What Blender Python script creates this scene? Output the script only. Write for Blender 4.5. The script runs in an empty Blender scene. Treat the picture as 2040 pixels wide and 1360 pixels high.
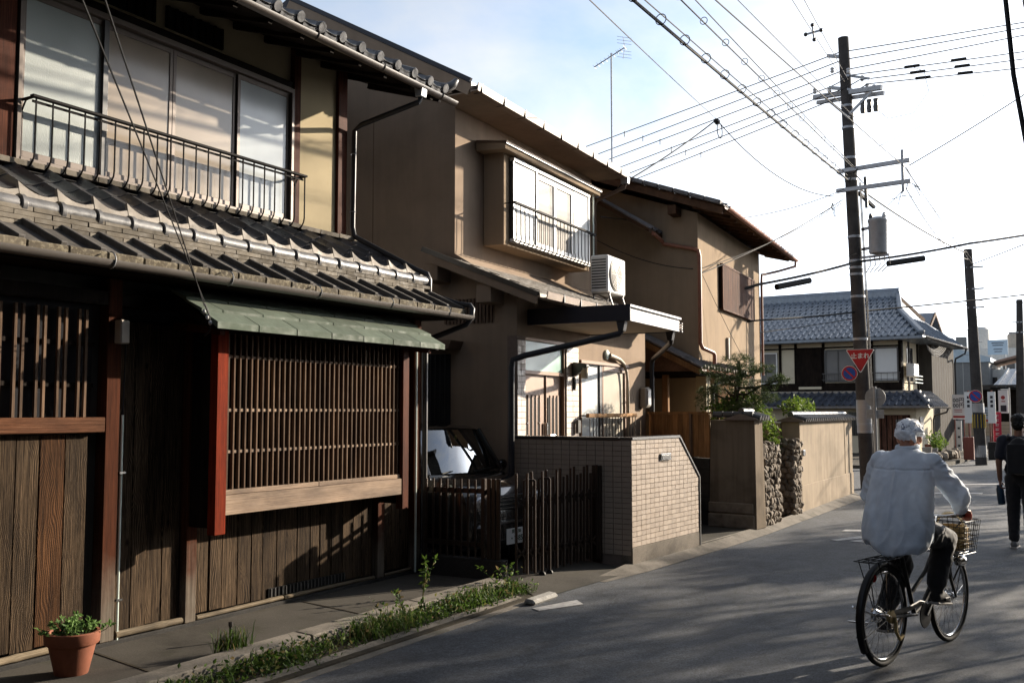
import bpy, bmesh, math, random
from mathutils import Vector, Matrix
R = math.radians
random.seed(7)
S = bpy.context.scene
COL = S.collection

# ------------------------------------------------------------------ camera
cam_d = bpy.data.cameras.new('camera')
cam_d.sensor_width = 36.0
cam_d.lens = 35.0
cam_d.clip_end = 2000.0
cam = bpy.data.objects.new('camera', cam_d)
COL.objects.link(cam)
cam.location = (0, 0, 1.65)
cam.rotation_euler = (R(90 + 3.981), 0, R(30.223))
S.camera = cam

# ------------------------------------------------------------------ sky
SUN_AZ, SUN_EL = 27.8, 17.3          # degrees from +Y towards +X, and above the horizon
W = bpy.data.worlds.new('World')
S.world = W
W.use_nodes = True
nt = W.node_tree
nt.nodes.clear()
def wn(t, **k):
    n = nt.nodes.new(t)
    for a, b in k.items(): setattr(n, a, b)
    return n
sky = wn('ShaderNodeTexSky', sky_type='NISHITA', sun_disc=False)
sky.sun_elevation = R(SUN_EL)
sky.sun_rotation = R(SUN_AZ)
sky.air_density = 1.0
sky.dust_density = 1.3
sky.ozone_density = 2.5
geo = wn('ShaderNodeTexCoord')
mp = wn('ShaderNodeMapping')
mp.inputs['Scale'].default_value = (1.0, 1.0, 2.6)
noi = wn('ShaderNodeTexNoise')
noi.inputs['Scale'].default_value = 2.1
noi.inputs['Detail'].default_value = 7
noi.inputs['Roughness'].default_value = 0.55
noi.inputs['Distortion'].default_value = 0.4
rmp = wn('ShaderNodeValToRGB')
rmp.color_ramp.elements[0].position = 0.24
rmp.color_ramp.elements[1].position = 0.56
bw = wn('ShaderNodeRGBToBW')
white = wn('ShaderNodeMix', data_type='RGBA', blend_type='MULTIPLY')
white.inputs[0].default_value = 1.0
white.inputs[7].default_value = (1.36, 1.46, 1.62, 1)
mixc = wn('ShaderNodeMix', data_type='RGBA')
bg = wn('ShaderNodeBackground')
bg.inputs['Strength'].default_value = 0.096
out = wn('ShaderNodeOutputWorld')
L_ = nt.links.new
L_(geo.outputs['Generated'], mp.inputs['Vector'])
L_(mp.outputs[0], noi.inputs['Vector'])
L_(noi.outputs['Fac'], rmp.inputs['Fac'])
L_(sky.outputs[0], bw.inputs[0])
L_(bw.outputs[0], white.inputs[6])
L_(rmp.outputs[0], mixc.inputs[0])
L_(sky.outputs[0], mixc.inputs[6])
L_(white.outputs[2], mixc.inputs[7])
L_(mixc.outputs[2], bg.inputs['Color'])
L_(bg.outputs[0], out.inputs[0])

# ------------------------------------------------------------------ sun
sd = bpy.data.lights.new('sun', 'SUN')
sd.energy = 5.0
sd.angle = R(0.6)
sd.color = (1.0, 0.87, 0.70)
sun = bpy.data.objects.new('sun', sd)
COL.objects.link(sun)
ea, ee = R(SUN_AZ), R(SUN_EL)
SUNV = Vector((math.sin(ea) * math.cos(ee), math.cos(ea) * math.cos(ee), math.sin(ee)))
sun.rotation_euler = SUNV.to_track_quat('Z', 'Y').to_euler()
sun.location = (20, 40, 30)
S.view_settings.view_transform = 'Standard'
S.view_settings.look = 'None'
S.view_settings.gamma = 1.0
S.view_settings.exposure = 1.45
S.cycles.use_denoising = True
S.cycles.max_bounces = 6
S.cycles.transparent_max_bounces = 12

# ------------------------------------------------------------------ materials
TONE = 0.8                                   # base colours lowered to deepen the shade while exposure lifts the lit parts
def kc(c): return tuple(x * TONE for x in c)
MATS = {}
def nodes_of(name):
    m = bpy.data.materials.new(name)
    m.use_nodes = True
    t = m.node_tree
    b = t.nodes['Principled BSDF']
    MATS[name] = m
    return m, t, b
def N(t, typ, **k):
    n = t.nodes.new(typ)
    for a, b in k.items(): setattr(n, a, b)
    return n
def ramp(t, cols, pos=None):
    r = N(t, 'ShaderNodeValToRGB')
    e = r.color_ramp.elements
    while len(e) < len(cols): e.new(0.5)
    for i, c in enumerate(cols):
        e[i].color = (*c, 1)
        e[i].position = pos[i] if pos else i / (len(cols) - 1)
    return r
def coords(t, scale=(1, 1, 1), rand=True, world=False):
    """object coordinates, shifted at random for each object so that copies differ"""
    tc = N(t, 'ShaderNodeTexCoord')
    m = N(t, 'ShaderNodeMapping')
    m.inputs['Scale'].default_value = scale
    if world:
        g = N(t, 'ShaderNodeNewGeometry')
        t.links.new(g.outputs['Position'], m.inputs['Vector'])
    else:
        t.links.new(tc.outputs['Object'], m.inputs['Vector'])
    if rand and not world:
        oi = N(t, 'ShaderNodeObjectInfo')
        mu = N(t, 'ShaderNodeMath', operation='MULTIPLY')
        mu.inputs[1].default_value = 37.0
        t.links.new(oi.outputs['Random'], mu.inputs[0])
        cb = N(t, 'ShaderNodeCombineXYZ')
        for i in range(3): t.links.new(mu.outputs[0], cb.inputs[i])
        t.links.new(cb.outputs[0], m.inputs['Location'])
    return m
def noise(t, vec, scale, detail=5, rough=0.6, dist=0.0):
    n = N(t, 'ShaderNodeTexNoise')
    n.inputs['Scale'].default_value = scale
    n.inputs['Detail'].default_value = detail
    n.inputs['Roughness'].default_value = rough
    n.inputs['Distortion'].default_value = dist
    t.links.new(vec.outputs[0], n.inputs['Vector'])
    return n
def bump(t, b, src, strength=0.3, dist=0.01):
    bp = N(t, 'ShaderNodeBump')
    bp.inputs['Strength'].default_value = strength
    bp.inputs['Distance'].default_value = dist
    t.links.new(src, bp.inputs['Height'])
    t.links.new(bp.outputs[0], b.inputs['Normal'])
    return bp
def mulc(t, a, bcol):
    m = N(t, 'ShaderNodeMix', data_type='RGBA', blend_type='MULTIPLY')
    m.inputs[0].default_value = 1
    t.links.new(a, m.inputs[6]); t.links.new(bcol, m.inputs[7])
    return m.outputs[2]
def rnd_gain(t, lo, hi):
    oi = N(t, 'ShaderNodeObjectInfo')
    mr = N(t, 'ShaderNodeMapRange')
    mr.inputs[3].default_value = lo; mr.inputs[4].default_value = hi
    t.links.new(oi.outputs['Random'], mr.inputs[0])
    return mr.outputs[0]

def m_plain(name, col, rough=0.6, metal=0.0, var=0.12, scale=6.0, bmp=0.0, spec=0.25, gain=None, coat=0.0, world=False):
    """a base colour with uneven tone, optional fine relief"""
    col = kc(col)
    m, t, b = nodes_of(name)
    v = coords(t, world=world)
    n = noise(t, v, scale, 6, 0.65)
    lo = [c * (1 - var) for c in col]; hi = [min(1, c * (1 + var)) for c in col]
    r = ramp(t, [lo, hi], [0.3, 0.7])
    t.links.new(n.outputs['Fac'], r.inputs[0])
    o = r.outputs[0]
    if gain: o = mulc(t, o, rnd_gain(t, *gain))
    t.links.new(o, b.inputs['Base Color'])
    b.inputs['Roughness'].default_value = rough
    b.inputs['Metallic'].default_value = metal
    b.inputs['Specular IOR Level'].default_value = spec
    b.inputs['Coat Weight'].default_value = coat
    if bmp:
        n2 = noise(t, v, scale * 14, 4, 0.6)
        bump(t, b, n2.outputs['Fac'], bmp, 0.006)
    return m

def m_wood(name, dark, mid, lite, along=2, rough=0.75, fine=60.0, gain=(0.8, 1.2), bmp=0.5, knots=True):
    """sawn board: fine lines along one local axis, growth-ring arches that wander, and a few knots"""
    dark, mid, lite = kc(dark), kc(mid), kc(lite)
    m, t, b = nodes_of(name)
    sc = [1.0, 1.0, 1.0]; sc[along] = 0.02
    v = coords(t, tuple(sc))
    n1 = noise(t, v, fine * 2.2, 5, 0.75, 0.0)
    # ring lines: position across the board, pushed about by a slow noise along it
    v2 = coords(t, tuple(0.9 if i == along else 2.0 for i in range(3)))
    n2 = noise(t, v2, 1.6, 2, 0.5, 0.0)
    sx = N(t, 'ShaderNodeSeparateXYZ'); tc = N(t, 'ShaderNodeTexCoord')
    t.links.new(tc.outputs['Object'], sx.inputs[0])
    acr = sx.outputs[1 if along == 2 else 2]
    f = N(t, 'ShaderNodeMath', operation='MULTIPLY_ADD'); f.inputs[1].default_value = 0.22 if knots else 0.06
    t.links.new(n2.outputs['Fac'], f.inputs[0]); t.links.new(acr, f.inputs[2])
    mul = N(t, 'ShaderNodeMath', operation='MULTIPLY'); mul.inputs[1].default_value = 520.0 if knots else 420.0
    t.links.new(f.outputs[0], mul.inputs[0])
    sn = N(t, 'ShaderNodeMath', operation='SINE')
    t.links.new(mul.outputs[0], sn.inputs[0])
    ad = N(t, 'ShaderNodeMath', operation='MULTIPLY_ADD')
    ad.inputs[1].default_value = 0.10 if knots else 0.03
    t.links.new(sn.outputs[0], ad.inputs[0]); t.links.new(n1.outputs['Fac'], ad.inputs[2])
    r = ramp(t, [dark, mid, lite], [0.32, 0.5, 0.7])
    t.links.new(ad.outputs[0], r.inputs[0])
    o = mulc(t, r.outputs[0], rnd_gain(t, *gain))
    v3 = coords(t, tuple(0.5 if i == along else 1.6 for i in range(3)))
    n3 = noise(t, v3, 2.6, 5, 0.65)
    r3 = ramp(t, [(0.5, 0.5, 0.52), (1.12, 1.08, 1.02)], [0.34, 0.64])
    t.links.new(n3.outputs['Fac'], r3.inputs[0])
    o = mulc(t, o, r3.outputs[0])
    if knots:
        vk = coords(t, tuple(0.55 if i == along else 1.0 for i in range(3)))
        vo = N(t, 'ShaderNodeTexVoronoi'); vo.inputs['Scale'].default_value = 5.5
        t.links.new(vk.outputs[0], vo.inputs['Vector'])
        rk = ramp(t, [(0.25, 0.2, 0.17), (1, 1, 1)], [0.05, 0.11])
        t.links.new(vo.outputs['Distance'], rk.inputs[0])
        o = mulc(t, o, rk.outputs[0])
    t.links.new(o, b.inputs['Base Color'])
    b.inputs['Roughness'].default_value = rough
    b.inputs['Specular IOR Level'].default_value = 0.05
    bump(t, b, ad.outputs[0], bmp, 0.004)
    return m

def m_plaster(name, col, stain=0.25, rough=0.9, grain=0.35, streak=1.0):
    """trowelled earth or sprayed mortar wall, with vertical weather streaks"""
    col = kc(col)
    m, t, b = nodes_of(name)
    v = coords(t, world=True)
    n = noise(t, v, 1.3, 6, 0.6)
    r = ramp(t, [[c * (1 - stain) for c in col], col, [min(1, c * 1.1) for c in col]], [0.3, 0.52, 0.75])
    t.links.new(n.outputs['Fac'], r.inputs[0])
    o = r.outputs[0]
    if streak:
        v2 = coords(t, (3.5, 3.5, 0.22), world=True)
        n2 = noise(t, v2, 2.2, 5, 0.65)
        r2 = ramp(t, [(1 - streak * .2, 1 - streak * .21, 1 - streak * .22), (1.02, 1.02, 1.01)], [0.36, 0.6])
        t.links.new(n2.outputs['Fac'], r2.inputs[0])
        o = mulc(t, o, r2.outputs[0])
    t.links.new(o, b.inputs['Base Color'])
    b.inputs['Roughness'].default_value = rough
    b.inputs['Specular IOR Level'].default_value = 0.05
    n3 = noise(t, v, 120.0, 3, 0.7)
    bump(t, b, n3.outputs['Fac'], grain, 0.004)
    return m

def m_tile(name, col, rough=0.38, gain=(0.7, 1.25), lichen=None, blotch=0.35):
    col = kc(col)
    m, t, b = nodes_of(name)
    v = coords(t)
    n = noise(t, v, 7.0, 5, 0.65)
    r = ramp(t, [[c * (1 - blotch) for c in col], [c * (1 + blotch) for c in col]], [0.3, 0.7])
    t.links.new(n.outputs['Fac'], r.inputs[0])
    o = mulc(t, r.outputs[0], rnd_gain(t, *gain))
    if lichen:
        n2 = noise(t, v, 28.0, 6, 0.75)
        mx = N(t, 'ShaderNodeMix', data_type='RGBA')
        r2 = ramp(t, [(0, 0, 0), (1, 1, 1)], [0.5, 0.62])
        t.links.new(n2.outputs['Fac'], r2.inputs[0])
        t.links.new(r2.outputs[0], mx.inputs[0])
        t.links.new(o, mx.inputs[6]); mx.inputs[7].default_value = (*lichen, 1)
        o = mx.outputs[2]
    t.links.new(o, b.inputs['Base Color'])
    n4 = noise(t, v, 11.0, 3)
    rr = ramp(t, [(rough * .75,) * 3, (min(1, rough * 1.5),) * 3], [0.35, 0.65])
    b.inputs['Specular IOR Level'].default_value = .5 if rough < .5 else .12
    t.links.new(n4.outputs['Fac'], rr.inputs[0]); t.links.new(rr.outputs[0], b.inputs['Roughness'])
    n3 = noise(t, v, 60.0, 4, 0.6)
    bump(t, b, n3.outputs['Fac'], 0.25, 0.003)
    return m

def m_asphalt(name, base=0.055):
    m, t, b = nodes_of(name)
    v = coords(t, world=True)
    n = noise(t, v, 0.55, 6, 0.6)
    r = ramp(t, [(base * .66, base * .74, base * .92), (base * 1.12, base * 1.25, base * 1.5)], [0.36, 0.64])
    t.links.new(n.outputs['Fac'], r.inputs[0])
    vo = N(t, 'ShaderNodeTexVoronoi'); vo.inputs['Scale'].default_value = 95
    t.links.new(v.outputs[0], vo.inputs['Vector'])
    r2 = ramp(t, [(0.3, 0.3, 0.3), (1.8, 1.78, 1.74)], [0.05, 0.9])
    t.links.new(vo.outputs['Color'], r2.inputs[0])
    o = mulc(t, r.outputs[0], r2.outputs[0])
    # long patched bands and hairline cracks
    vc = coords(t, (0.9, 0.25, 1), world=True)
    n5 = noise(t, vc, 1.1, 8, 0.7, 1.0)
    cr = ramp(t, [(1, 1, 1), (0.45, 0.45, 0.45), (1, 1, 1)], [0.486, 0.5, 0.514])
    t.links.new(n5.outputs['Fac'], cr.inputs[0])
    o = mulc(t, o, cr.outputs[0])
    n8 = noise(t, v, 6.0, 6, 0.75)
    r8 = ramp(t, [(0.72, 0.72, 0.72), (1.22, 1.22, 1.22)], [0.38, 0.62])
    t.links.new(n8.outputs['Fac'], r8.inputs[0])
    o = mulc(t, o, r8.outputs[0])
    t.links.new(o, b.inputs['Base Color'])
    b.inputs['Roughness'].default_value = 0.78
    b.inputs['Specular IOR Level'].default_value = 0.45
    n3 = noise(t, v, 170.0, 3, 0.7)
    bump(t, b, n3.outputs['Fac'], 0.7, 0.006)
    return m

def m_concrete(name, col, moss=0.0, scale=1.6, bmp=0.4):
    col = kc(col)
    m, t, b = nodes_of(name)
    v = coords(t, world=True)
    n = noise(t, v, scale, 8, 0.68, 0.3)
    r = ramp(t, [[c * .55 for c in col], col, [min(1, c * 1.3) for c in col]], [0.3, 0.5, 0.74])
    t.links.new(n.outputs['Fac'], r.inputs[0])
    n1 = noise(t, v, 70, 4, 0.7)
    r1 = ramp(t, [(0.72, 0.72, 0.72), (1.2, 1.2, 1.2)], [0.3, 0.7])
    t.links.new(n1.outputs['Fac'], r1.inputs[0])
    o = mulc(t, r.outputs[0], r1.outputs[0])
    if moss:
        n2 = noise(t, v, 2.4, 7, 0.7)
        r2 = ramp(t, [(0, 0, 0), (moss,) * 3], [0.55, 0.68])
        t.links.new(n2.outputs['Fac'], r2.inputs[0])
        mx = N(t, 'ShaderNodeMix', data_type='RGBA')
        t.links.new(r2.outputs[0], mx.inputs[0]); t.links.new(o, mx.inputs[6])
        mx.inputs[7].default_value = (0.035, 0.035, 0.02, 1)
        o = mx.outputs[2]
    t.links.new(o, b.inputs['Base Color'])
    b.inputs['Roughness'].default_value = 0.88
    b.inputs['Specular IOR Level'].default_value = 0.1
    bump(t, b, n1.outputs['Fac'], bmp, 0.006)
    return m

def m_frost(name, col, rough=0.3, bmp=0.35, spec=0.5):
    """figured or frosted pane with something pale behind it"""
    col = kc(col)
    m, t, b = nodes_of(name)
    v = coords(t)
    n = noise(t, v, 1.2, 3)
    r = ramp(t, [[c * .82 for c in col], col], [0.35, 0.65])
    t.links.new(n.outputs['Fac'], r.inputs[0])
    t.links.new(r.outputs[0], b.inputs['Base Color'])
    b.inputs['Roughness'].default_value = rough
    b.inputs['IOR'].default_value = 1.5
    b.inputs['Specular IOR Level'].default_value = spec
    n3 = noise(t, v, 85.0, 2, 0.5)
    bump(t, b, n3.outputs['Fac'], bmp, 0.004)
    return m

def m_leaf(name, a, c, rough=0.5, trans=0.35):
    m, t, b = nodes_of(name)
    g = N(t, 'ShaderNodeNewGeometry')
    r = ramp(t, [a, [(x + y) / 2 for x, y in zip(a, c)], c], [0, 0.55, 1])
    t.links.new(g.outputs['Random Per Island'], r.inputs[0])
    t.links.new(r.outputs[0], b.inputs['Base Color'])
    b.inputs['Roughness'].default_value = rough + .2
    b.inputs['Specular IOR Level'].default_value = 0.25
    tr = N(t, 'ShaderNodeBsdfTranslucent')
    t.links.new(r.outputs[0], tr.inputs['Color'])
    mx = N(t, 'ShaderNodeMixShader'); mx.inputs[0].default_value = trans
    o = t.nodes['Material Output']
    t.links.new(b.outputs[0], mx.inputs[1]); t.links.new(tr.outputs[0], mx.inputs[2])
    t.links.new(mx.outputs[0], o.inputs['Surface'])
    return m

def m_glass(name, tint=(0.75, 0.8, 0.82), refl=0.25):
    m, t, b = nodes_of(name)
    t.nodes.remove(b)
    tr = N(t, 'ShaderNodeBsdfTransparent'); tr.inputs['Color'].default_value = (*tint, 1)
    gl = N(t, 'ShaderNodeBsdfGlossy'); gl.inputs['Roughness'].default_value = 0.015
    lw = N(t, 'ShaderNodeFresnel'); lw.inputs['IOR'].default_value = 1.0 + refl * 2.6
    mx = N(t, 'ShaderNodeMixShader')
    t.links.new(lw.outputs[0], mx.inputs[0])
    t.links.new(tr.outputs[0], mx.inputs[1]); t.links.new(gl.outputs[0], mx.inputs[2])
    t.links.new(mx.outputs[0], t.nodes['Material Output'].inputs['Surface'])
    return m

m_asphalt('asphalt', 0.041)
m_concrete('pavement', (0.075, 0.068, 0.058), moss=0.5, scale=1.1)
m_concrete('kerb_concrete', (0.19, 0.17, 0.145), moss=0.6, scale=3.0)
m_concrete('block_concrete', (0.04, 0.038, 0.036), scale=2.2)
m_concrete('footing', (0.15, 0.13, 0.108), scale=2.5)
m_concrete('soil', (0.05, 0.042, 0.03), scale=6)
m_concrete('earth', (0.09, 0.085, 0.07), scale=0.4)
m_concrete('pole_concrete', (0.068, 0.063, 0.061), scale=2.0, bmp=0.15)
m_plain('road_paint', (0.42, 0.41, 0.4), 0.7, var=0.4, scale=14, world=True)
m_plaster('ochre_plaster', (0.40, 0.335, 0.22), stain=0.12, streak=False, grain=0.15)
m_plaster('brown_mortar', (0.32, 0.245, 0.185), stain=0.16, streak=.3, grain=.6)
m_plaster('tan_mortar', (0.31, 0.235, 0.165), stain=0.18, streak=.35, grain=.6)
m_plaster('garden_plaster', (0.33, 0.27, 0.205), stain=0.3, streak=.8)
m_plaster('stained_shaded_plaster', (0.2, 0.16, 0.12), stain=0.5, streak=1.3)  # stained plaster, darkened all over to stand for shade on the pier's side
m_plaster('grey_plaster', (0.075, 0.07, 0.065), stain=0.25)
m_plaster('cream_plaster', (0.62, 0.55, 0.42), stain=0.1, streak=False)
m_wood('weathered_plank', (0.006, 0.004, 0.0027), (0.042, 0.028, 0.0175), (0.16, 0.112, 0.071), gain=(0.72, 1.2), bmp=0.8)
m_wood('orange_plank', (0.010, 0.005, 0.003), (0.055, 0.026, 0.012), (0.14, 0.068, 0.031), gain=(0.9, 1.1), bmp=0.8)
m_wood('red_wood', (0.06, 0.006, 0.0015), (0.17, 0.02, 0.005), (0.26, 0.038, 0.01), gain=(0.9, 1.1), rough=0.75, knots=False, bmp=0.25)
m_wood('brown_post', (0.03, 0.008, 0.004), (0.085, 0.024, 0.011), (0.14, 0.045, 0.022), gain=(0.85, 1.15), rough=0.6, knots=False, bmp=0.3)
m_wood('dark_wood', (0.006, 0.004, 0.003), (0.014, 0.01, 0.008), (0.026, 0.019, 0.015), rough=0.7, knots=False)
m_wood('lattice_wood', (0.06, 0.037, 0.025), (0.135, 0.09, 0.063), (0.21, 0.15, 0.11), gain=(0.75, 1.2), knots=False, bmp=0.2)
m_wood('pale_sill', (0.21, 0.15, 0.11), (0.31, 0.235, 0.18), (0.4, 0.31, 0.24), along=1, gain=(0.95, 1.05), knots=False, bmp=0.25)
m_wood('sill_wood', (0.06, 0.025, 0.013), (0.125, 0.056, 0.03), (0.18, 0.09, 0.052), along=1, gain=(0.95, 1.05), knots=False)
m_wood('fence_wood', (0.16, 0.08, 0.035), (0.27, 0.15, 0.07), (0.36, 0.21, 0.11), gain=(0.8, 1.2), knots=False, bmp=0.3)
m_wood('eave_wood', (0.05, 0.028, 0.018), (0.105, 0.06, 0.038), (0.16, 0.095, 0.06), along=1, knots=False)
m_wood('handrail_wood', (0.42, 0.22, 0.1), (0.55, 0.33, 0.17), (0.65, 0.42, 0.25), along=1, knots=False)
m_wood('bamboo', (0.1, 0.082, 0.055), (0.19, 0.155, 0.11), (0.28, 0.235, 0.175), along=1, knots=False, bmp=0.2)
m_wood('shutter_wood', (0.04, 0.018, 0.012), (0.115, 0.055, 0.038), (0.2, 0.11, 0.075), knots=False)
m_tile('smoked_tile', (0.07, 0.07, 0.075), rough=0.33)
m_tile('cap_tile', (0.12, 0.118, 0.12), rough=0.36, gain=(0.85, 1.15))
m_tile('scallop_tile', (0.3, 0.27, 0.235), rough=0.6, gain=(0.8, 1.2))
m_tile('noshi_tile', (0.155, 0.136, 0.11), rough=0.75, gain=(0.65, 1.2))
m_tile('slab_stone', (0.095, 0.088, 0.082), rough=0.62, gain=(0.8, 1.2))
m_tile('slab_edge', (0.105, 0.088, 0.064), rough=0.9, lichen=(0.2, 0.175, 0.125), gain=(0.8, 1.2))
m_tile('blue_tile', (0.165, 0.195, 0.24), rough=0.3, gain=(0.8, 1.25), blotch=0.2)
m_tile('dull_tile', (0.11, 0.1, 0.1), rough=0.45)
m_tile('grey_slate', (0.14, 0.125, 0.11), rough=0.8, gain=(0.75, 1.2))
m_tile('green_shingle', (0.1, 0.122, 0.096), rough=0.7, gain=(0.82, 1.15), blotch=0.15)
m_tile('wall_tile', (0.37, 0.305, 0.25), rough=0.5, gain=(0.86, 1.1), blotch=0.06)
m_tile('pilaster_tile', (0.56, 0.47, 0.41), rough=0.45, gain=(0.9, 1.08), blotch=0.05)
m_tile('rubble_stone', (0.19, 0.155, 0.12), rough=0.9, gain=(0.6, 1.35))
m_plain('mortar_joint', (0.2, 0.155, 0.13), 0.95, scale=20)
m_plain('dark_metal', (0.02, 0.018, 0.017), 0.4, metal=0.0, spec=0.6)
m_plain('gate_metal', (0.062, 0.045, 0.036), 0.33, metal=0.6, spec=0.6, scale=10)
m_plain('rail_metal', (0.010, 0.009, 0.009), 0.7, spec=0.08)
m_plain('bronze_gutter', (0.075, 0.058, 0.048), 0.42, spec=0.5, scale=9)
m_plain('grey_gutter', (0.105, 0.092, 0.082), 0.38, spec=0.5, scale=9)
m_plain('tan_gutter', (0.25, 0.185, 0.14), 0.45, scale=9)
m_plain('copper_gutter', (0.27, 0.115, 0.075), 0.45, scale=9)
m_plain('black_pipe', (0.03, 0.03, 0.034), 0.4, scale=9)
m_plain('white_pipe', (0.6, 0.69, 0.64), 0.45, scale=8)
m_plain('white_paint', (0.78, 0.77, 0.75), 0.4, var=0.04)
m_plain('blind_white', (0.7, 0.7, 0.69), 0.5, var=0.02)
m_plain('navy_steel', (0.016, 0.018, 0.03), 0.35, var=0.1)
m_plain('silver_steel', (0.33, 0.325, 0.325), 0.4, metal=0.3, var=0.06)
m_plain('soffit_board', (0.42, 0.34, 0.25), 0.8, var=0.08)
m_plain('brown_alu', (0.20, 0.125, 0.085), 0.42, metal=0.3, var=0.06)
m_plain('door_panel', (0.26, 0.175, 0.13), 0.45, metal=0.2, var=0.06)
m_plain('alu', (0.14, 0.115, 0.1), 0.42, metal=0.3, var=0.05)
m_plain('steel', (0.48, 0.48, 0.48), 0.25, metal=1.0, var=0.08)
m_plain('galvanised', (0.36, 0.37, 0.39), 0.5, metal=0.5, var=0.12)
m_plain('black_void', (0.006, 0.006, 0.006), 0.9)
m_plain('black_rubber', (0.016, 0.016, 0.017), 0.6)
m_plain('cable_black', (0.012, 0.012, 0.013), 0.7)
m_plain('cable_grey', (0.05, 0.05, 0.055), 0.7)
m_plain('meter_grey', (0.4, 0.36, 0.31), 0.5)
m_plain('verge_board', (0.13, 0.085, 0.06), 0.7)
m_plain('insulator', (0.6, 0.6, 0.6), 0.3)
m_plain('terracotta', (0.22, 0.075, 0.04), 0.75, var=0.16, scale=9, bmp=0.2)
m_frost('pane_green', (0.30, 0.335, 0.325))
m_frost('pane_beige', (0.33, 0.275, 0.215), rough=0.18, bmp=0.05)
m_frost('pane_blue', (0.46, 0.495, 0.51), rough=0.12, bmp=0.12)
m_frost('pane_dark', (0.03, 0.03, 0.033), rough=0.08, bmp=0.02)
m_frost('pane_mint', (0.42, 0.60, 0.55), rough=0.2, bmp=0.1)
m_frost('pane_cream', (0.46, 0.41, 0.33), rough=0.5, bmp=0.1, spec=.12)
m_frost('pane_white', (0.72, 0.74, 0.72), rough=0.45, bmp=0.05, spec=.15)
m_frost('curtain_grey', (0.22, 0.215, 0.21), rough=0.6, bmp=0.05, spec=.12)
m_leaf('weed_leaf', (0.012, 0.03, 0.005), (0.09, 0.15, 0.026))
_e = MATS['weed_leaf'].node_tree.nodes['Color Ramp'].color_ramp.elements
_e[2].position = 0.8
_s = _e.new(0.95); _s.color = (0.17, 0.13, 0.06, 1)
m_leaf('pot_leaf', (0.05, 0.1, 0.025), (0.17, 0.28, 0.08))
m_leaf('pine_leaf', (0.02, 0.036, 0.014), (0.085, 0.115, 0.04), trans=0.2)
m_leaf('shrub_leaf', (0.04, 0.08, 0.012), (0.17, 0.24, 0.04))
m_leaf('tree_leaf', (0.03, 0.06, 0.015), (0.09, 0.14, 0.035))
m_plain('bark', (0.07, 0.05, 0.036), 0.9, var=0.35, scale=16, bmp=0.6)

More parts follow.
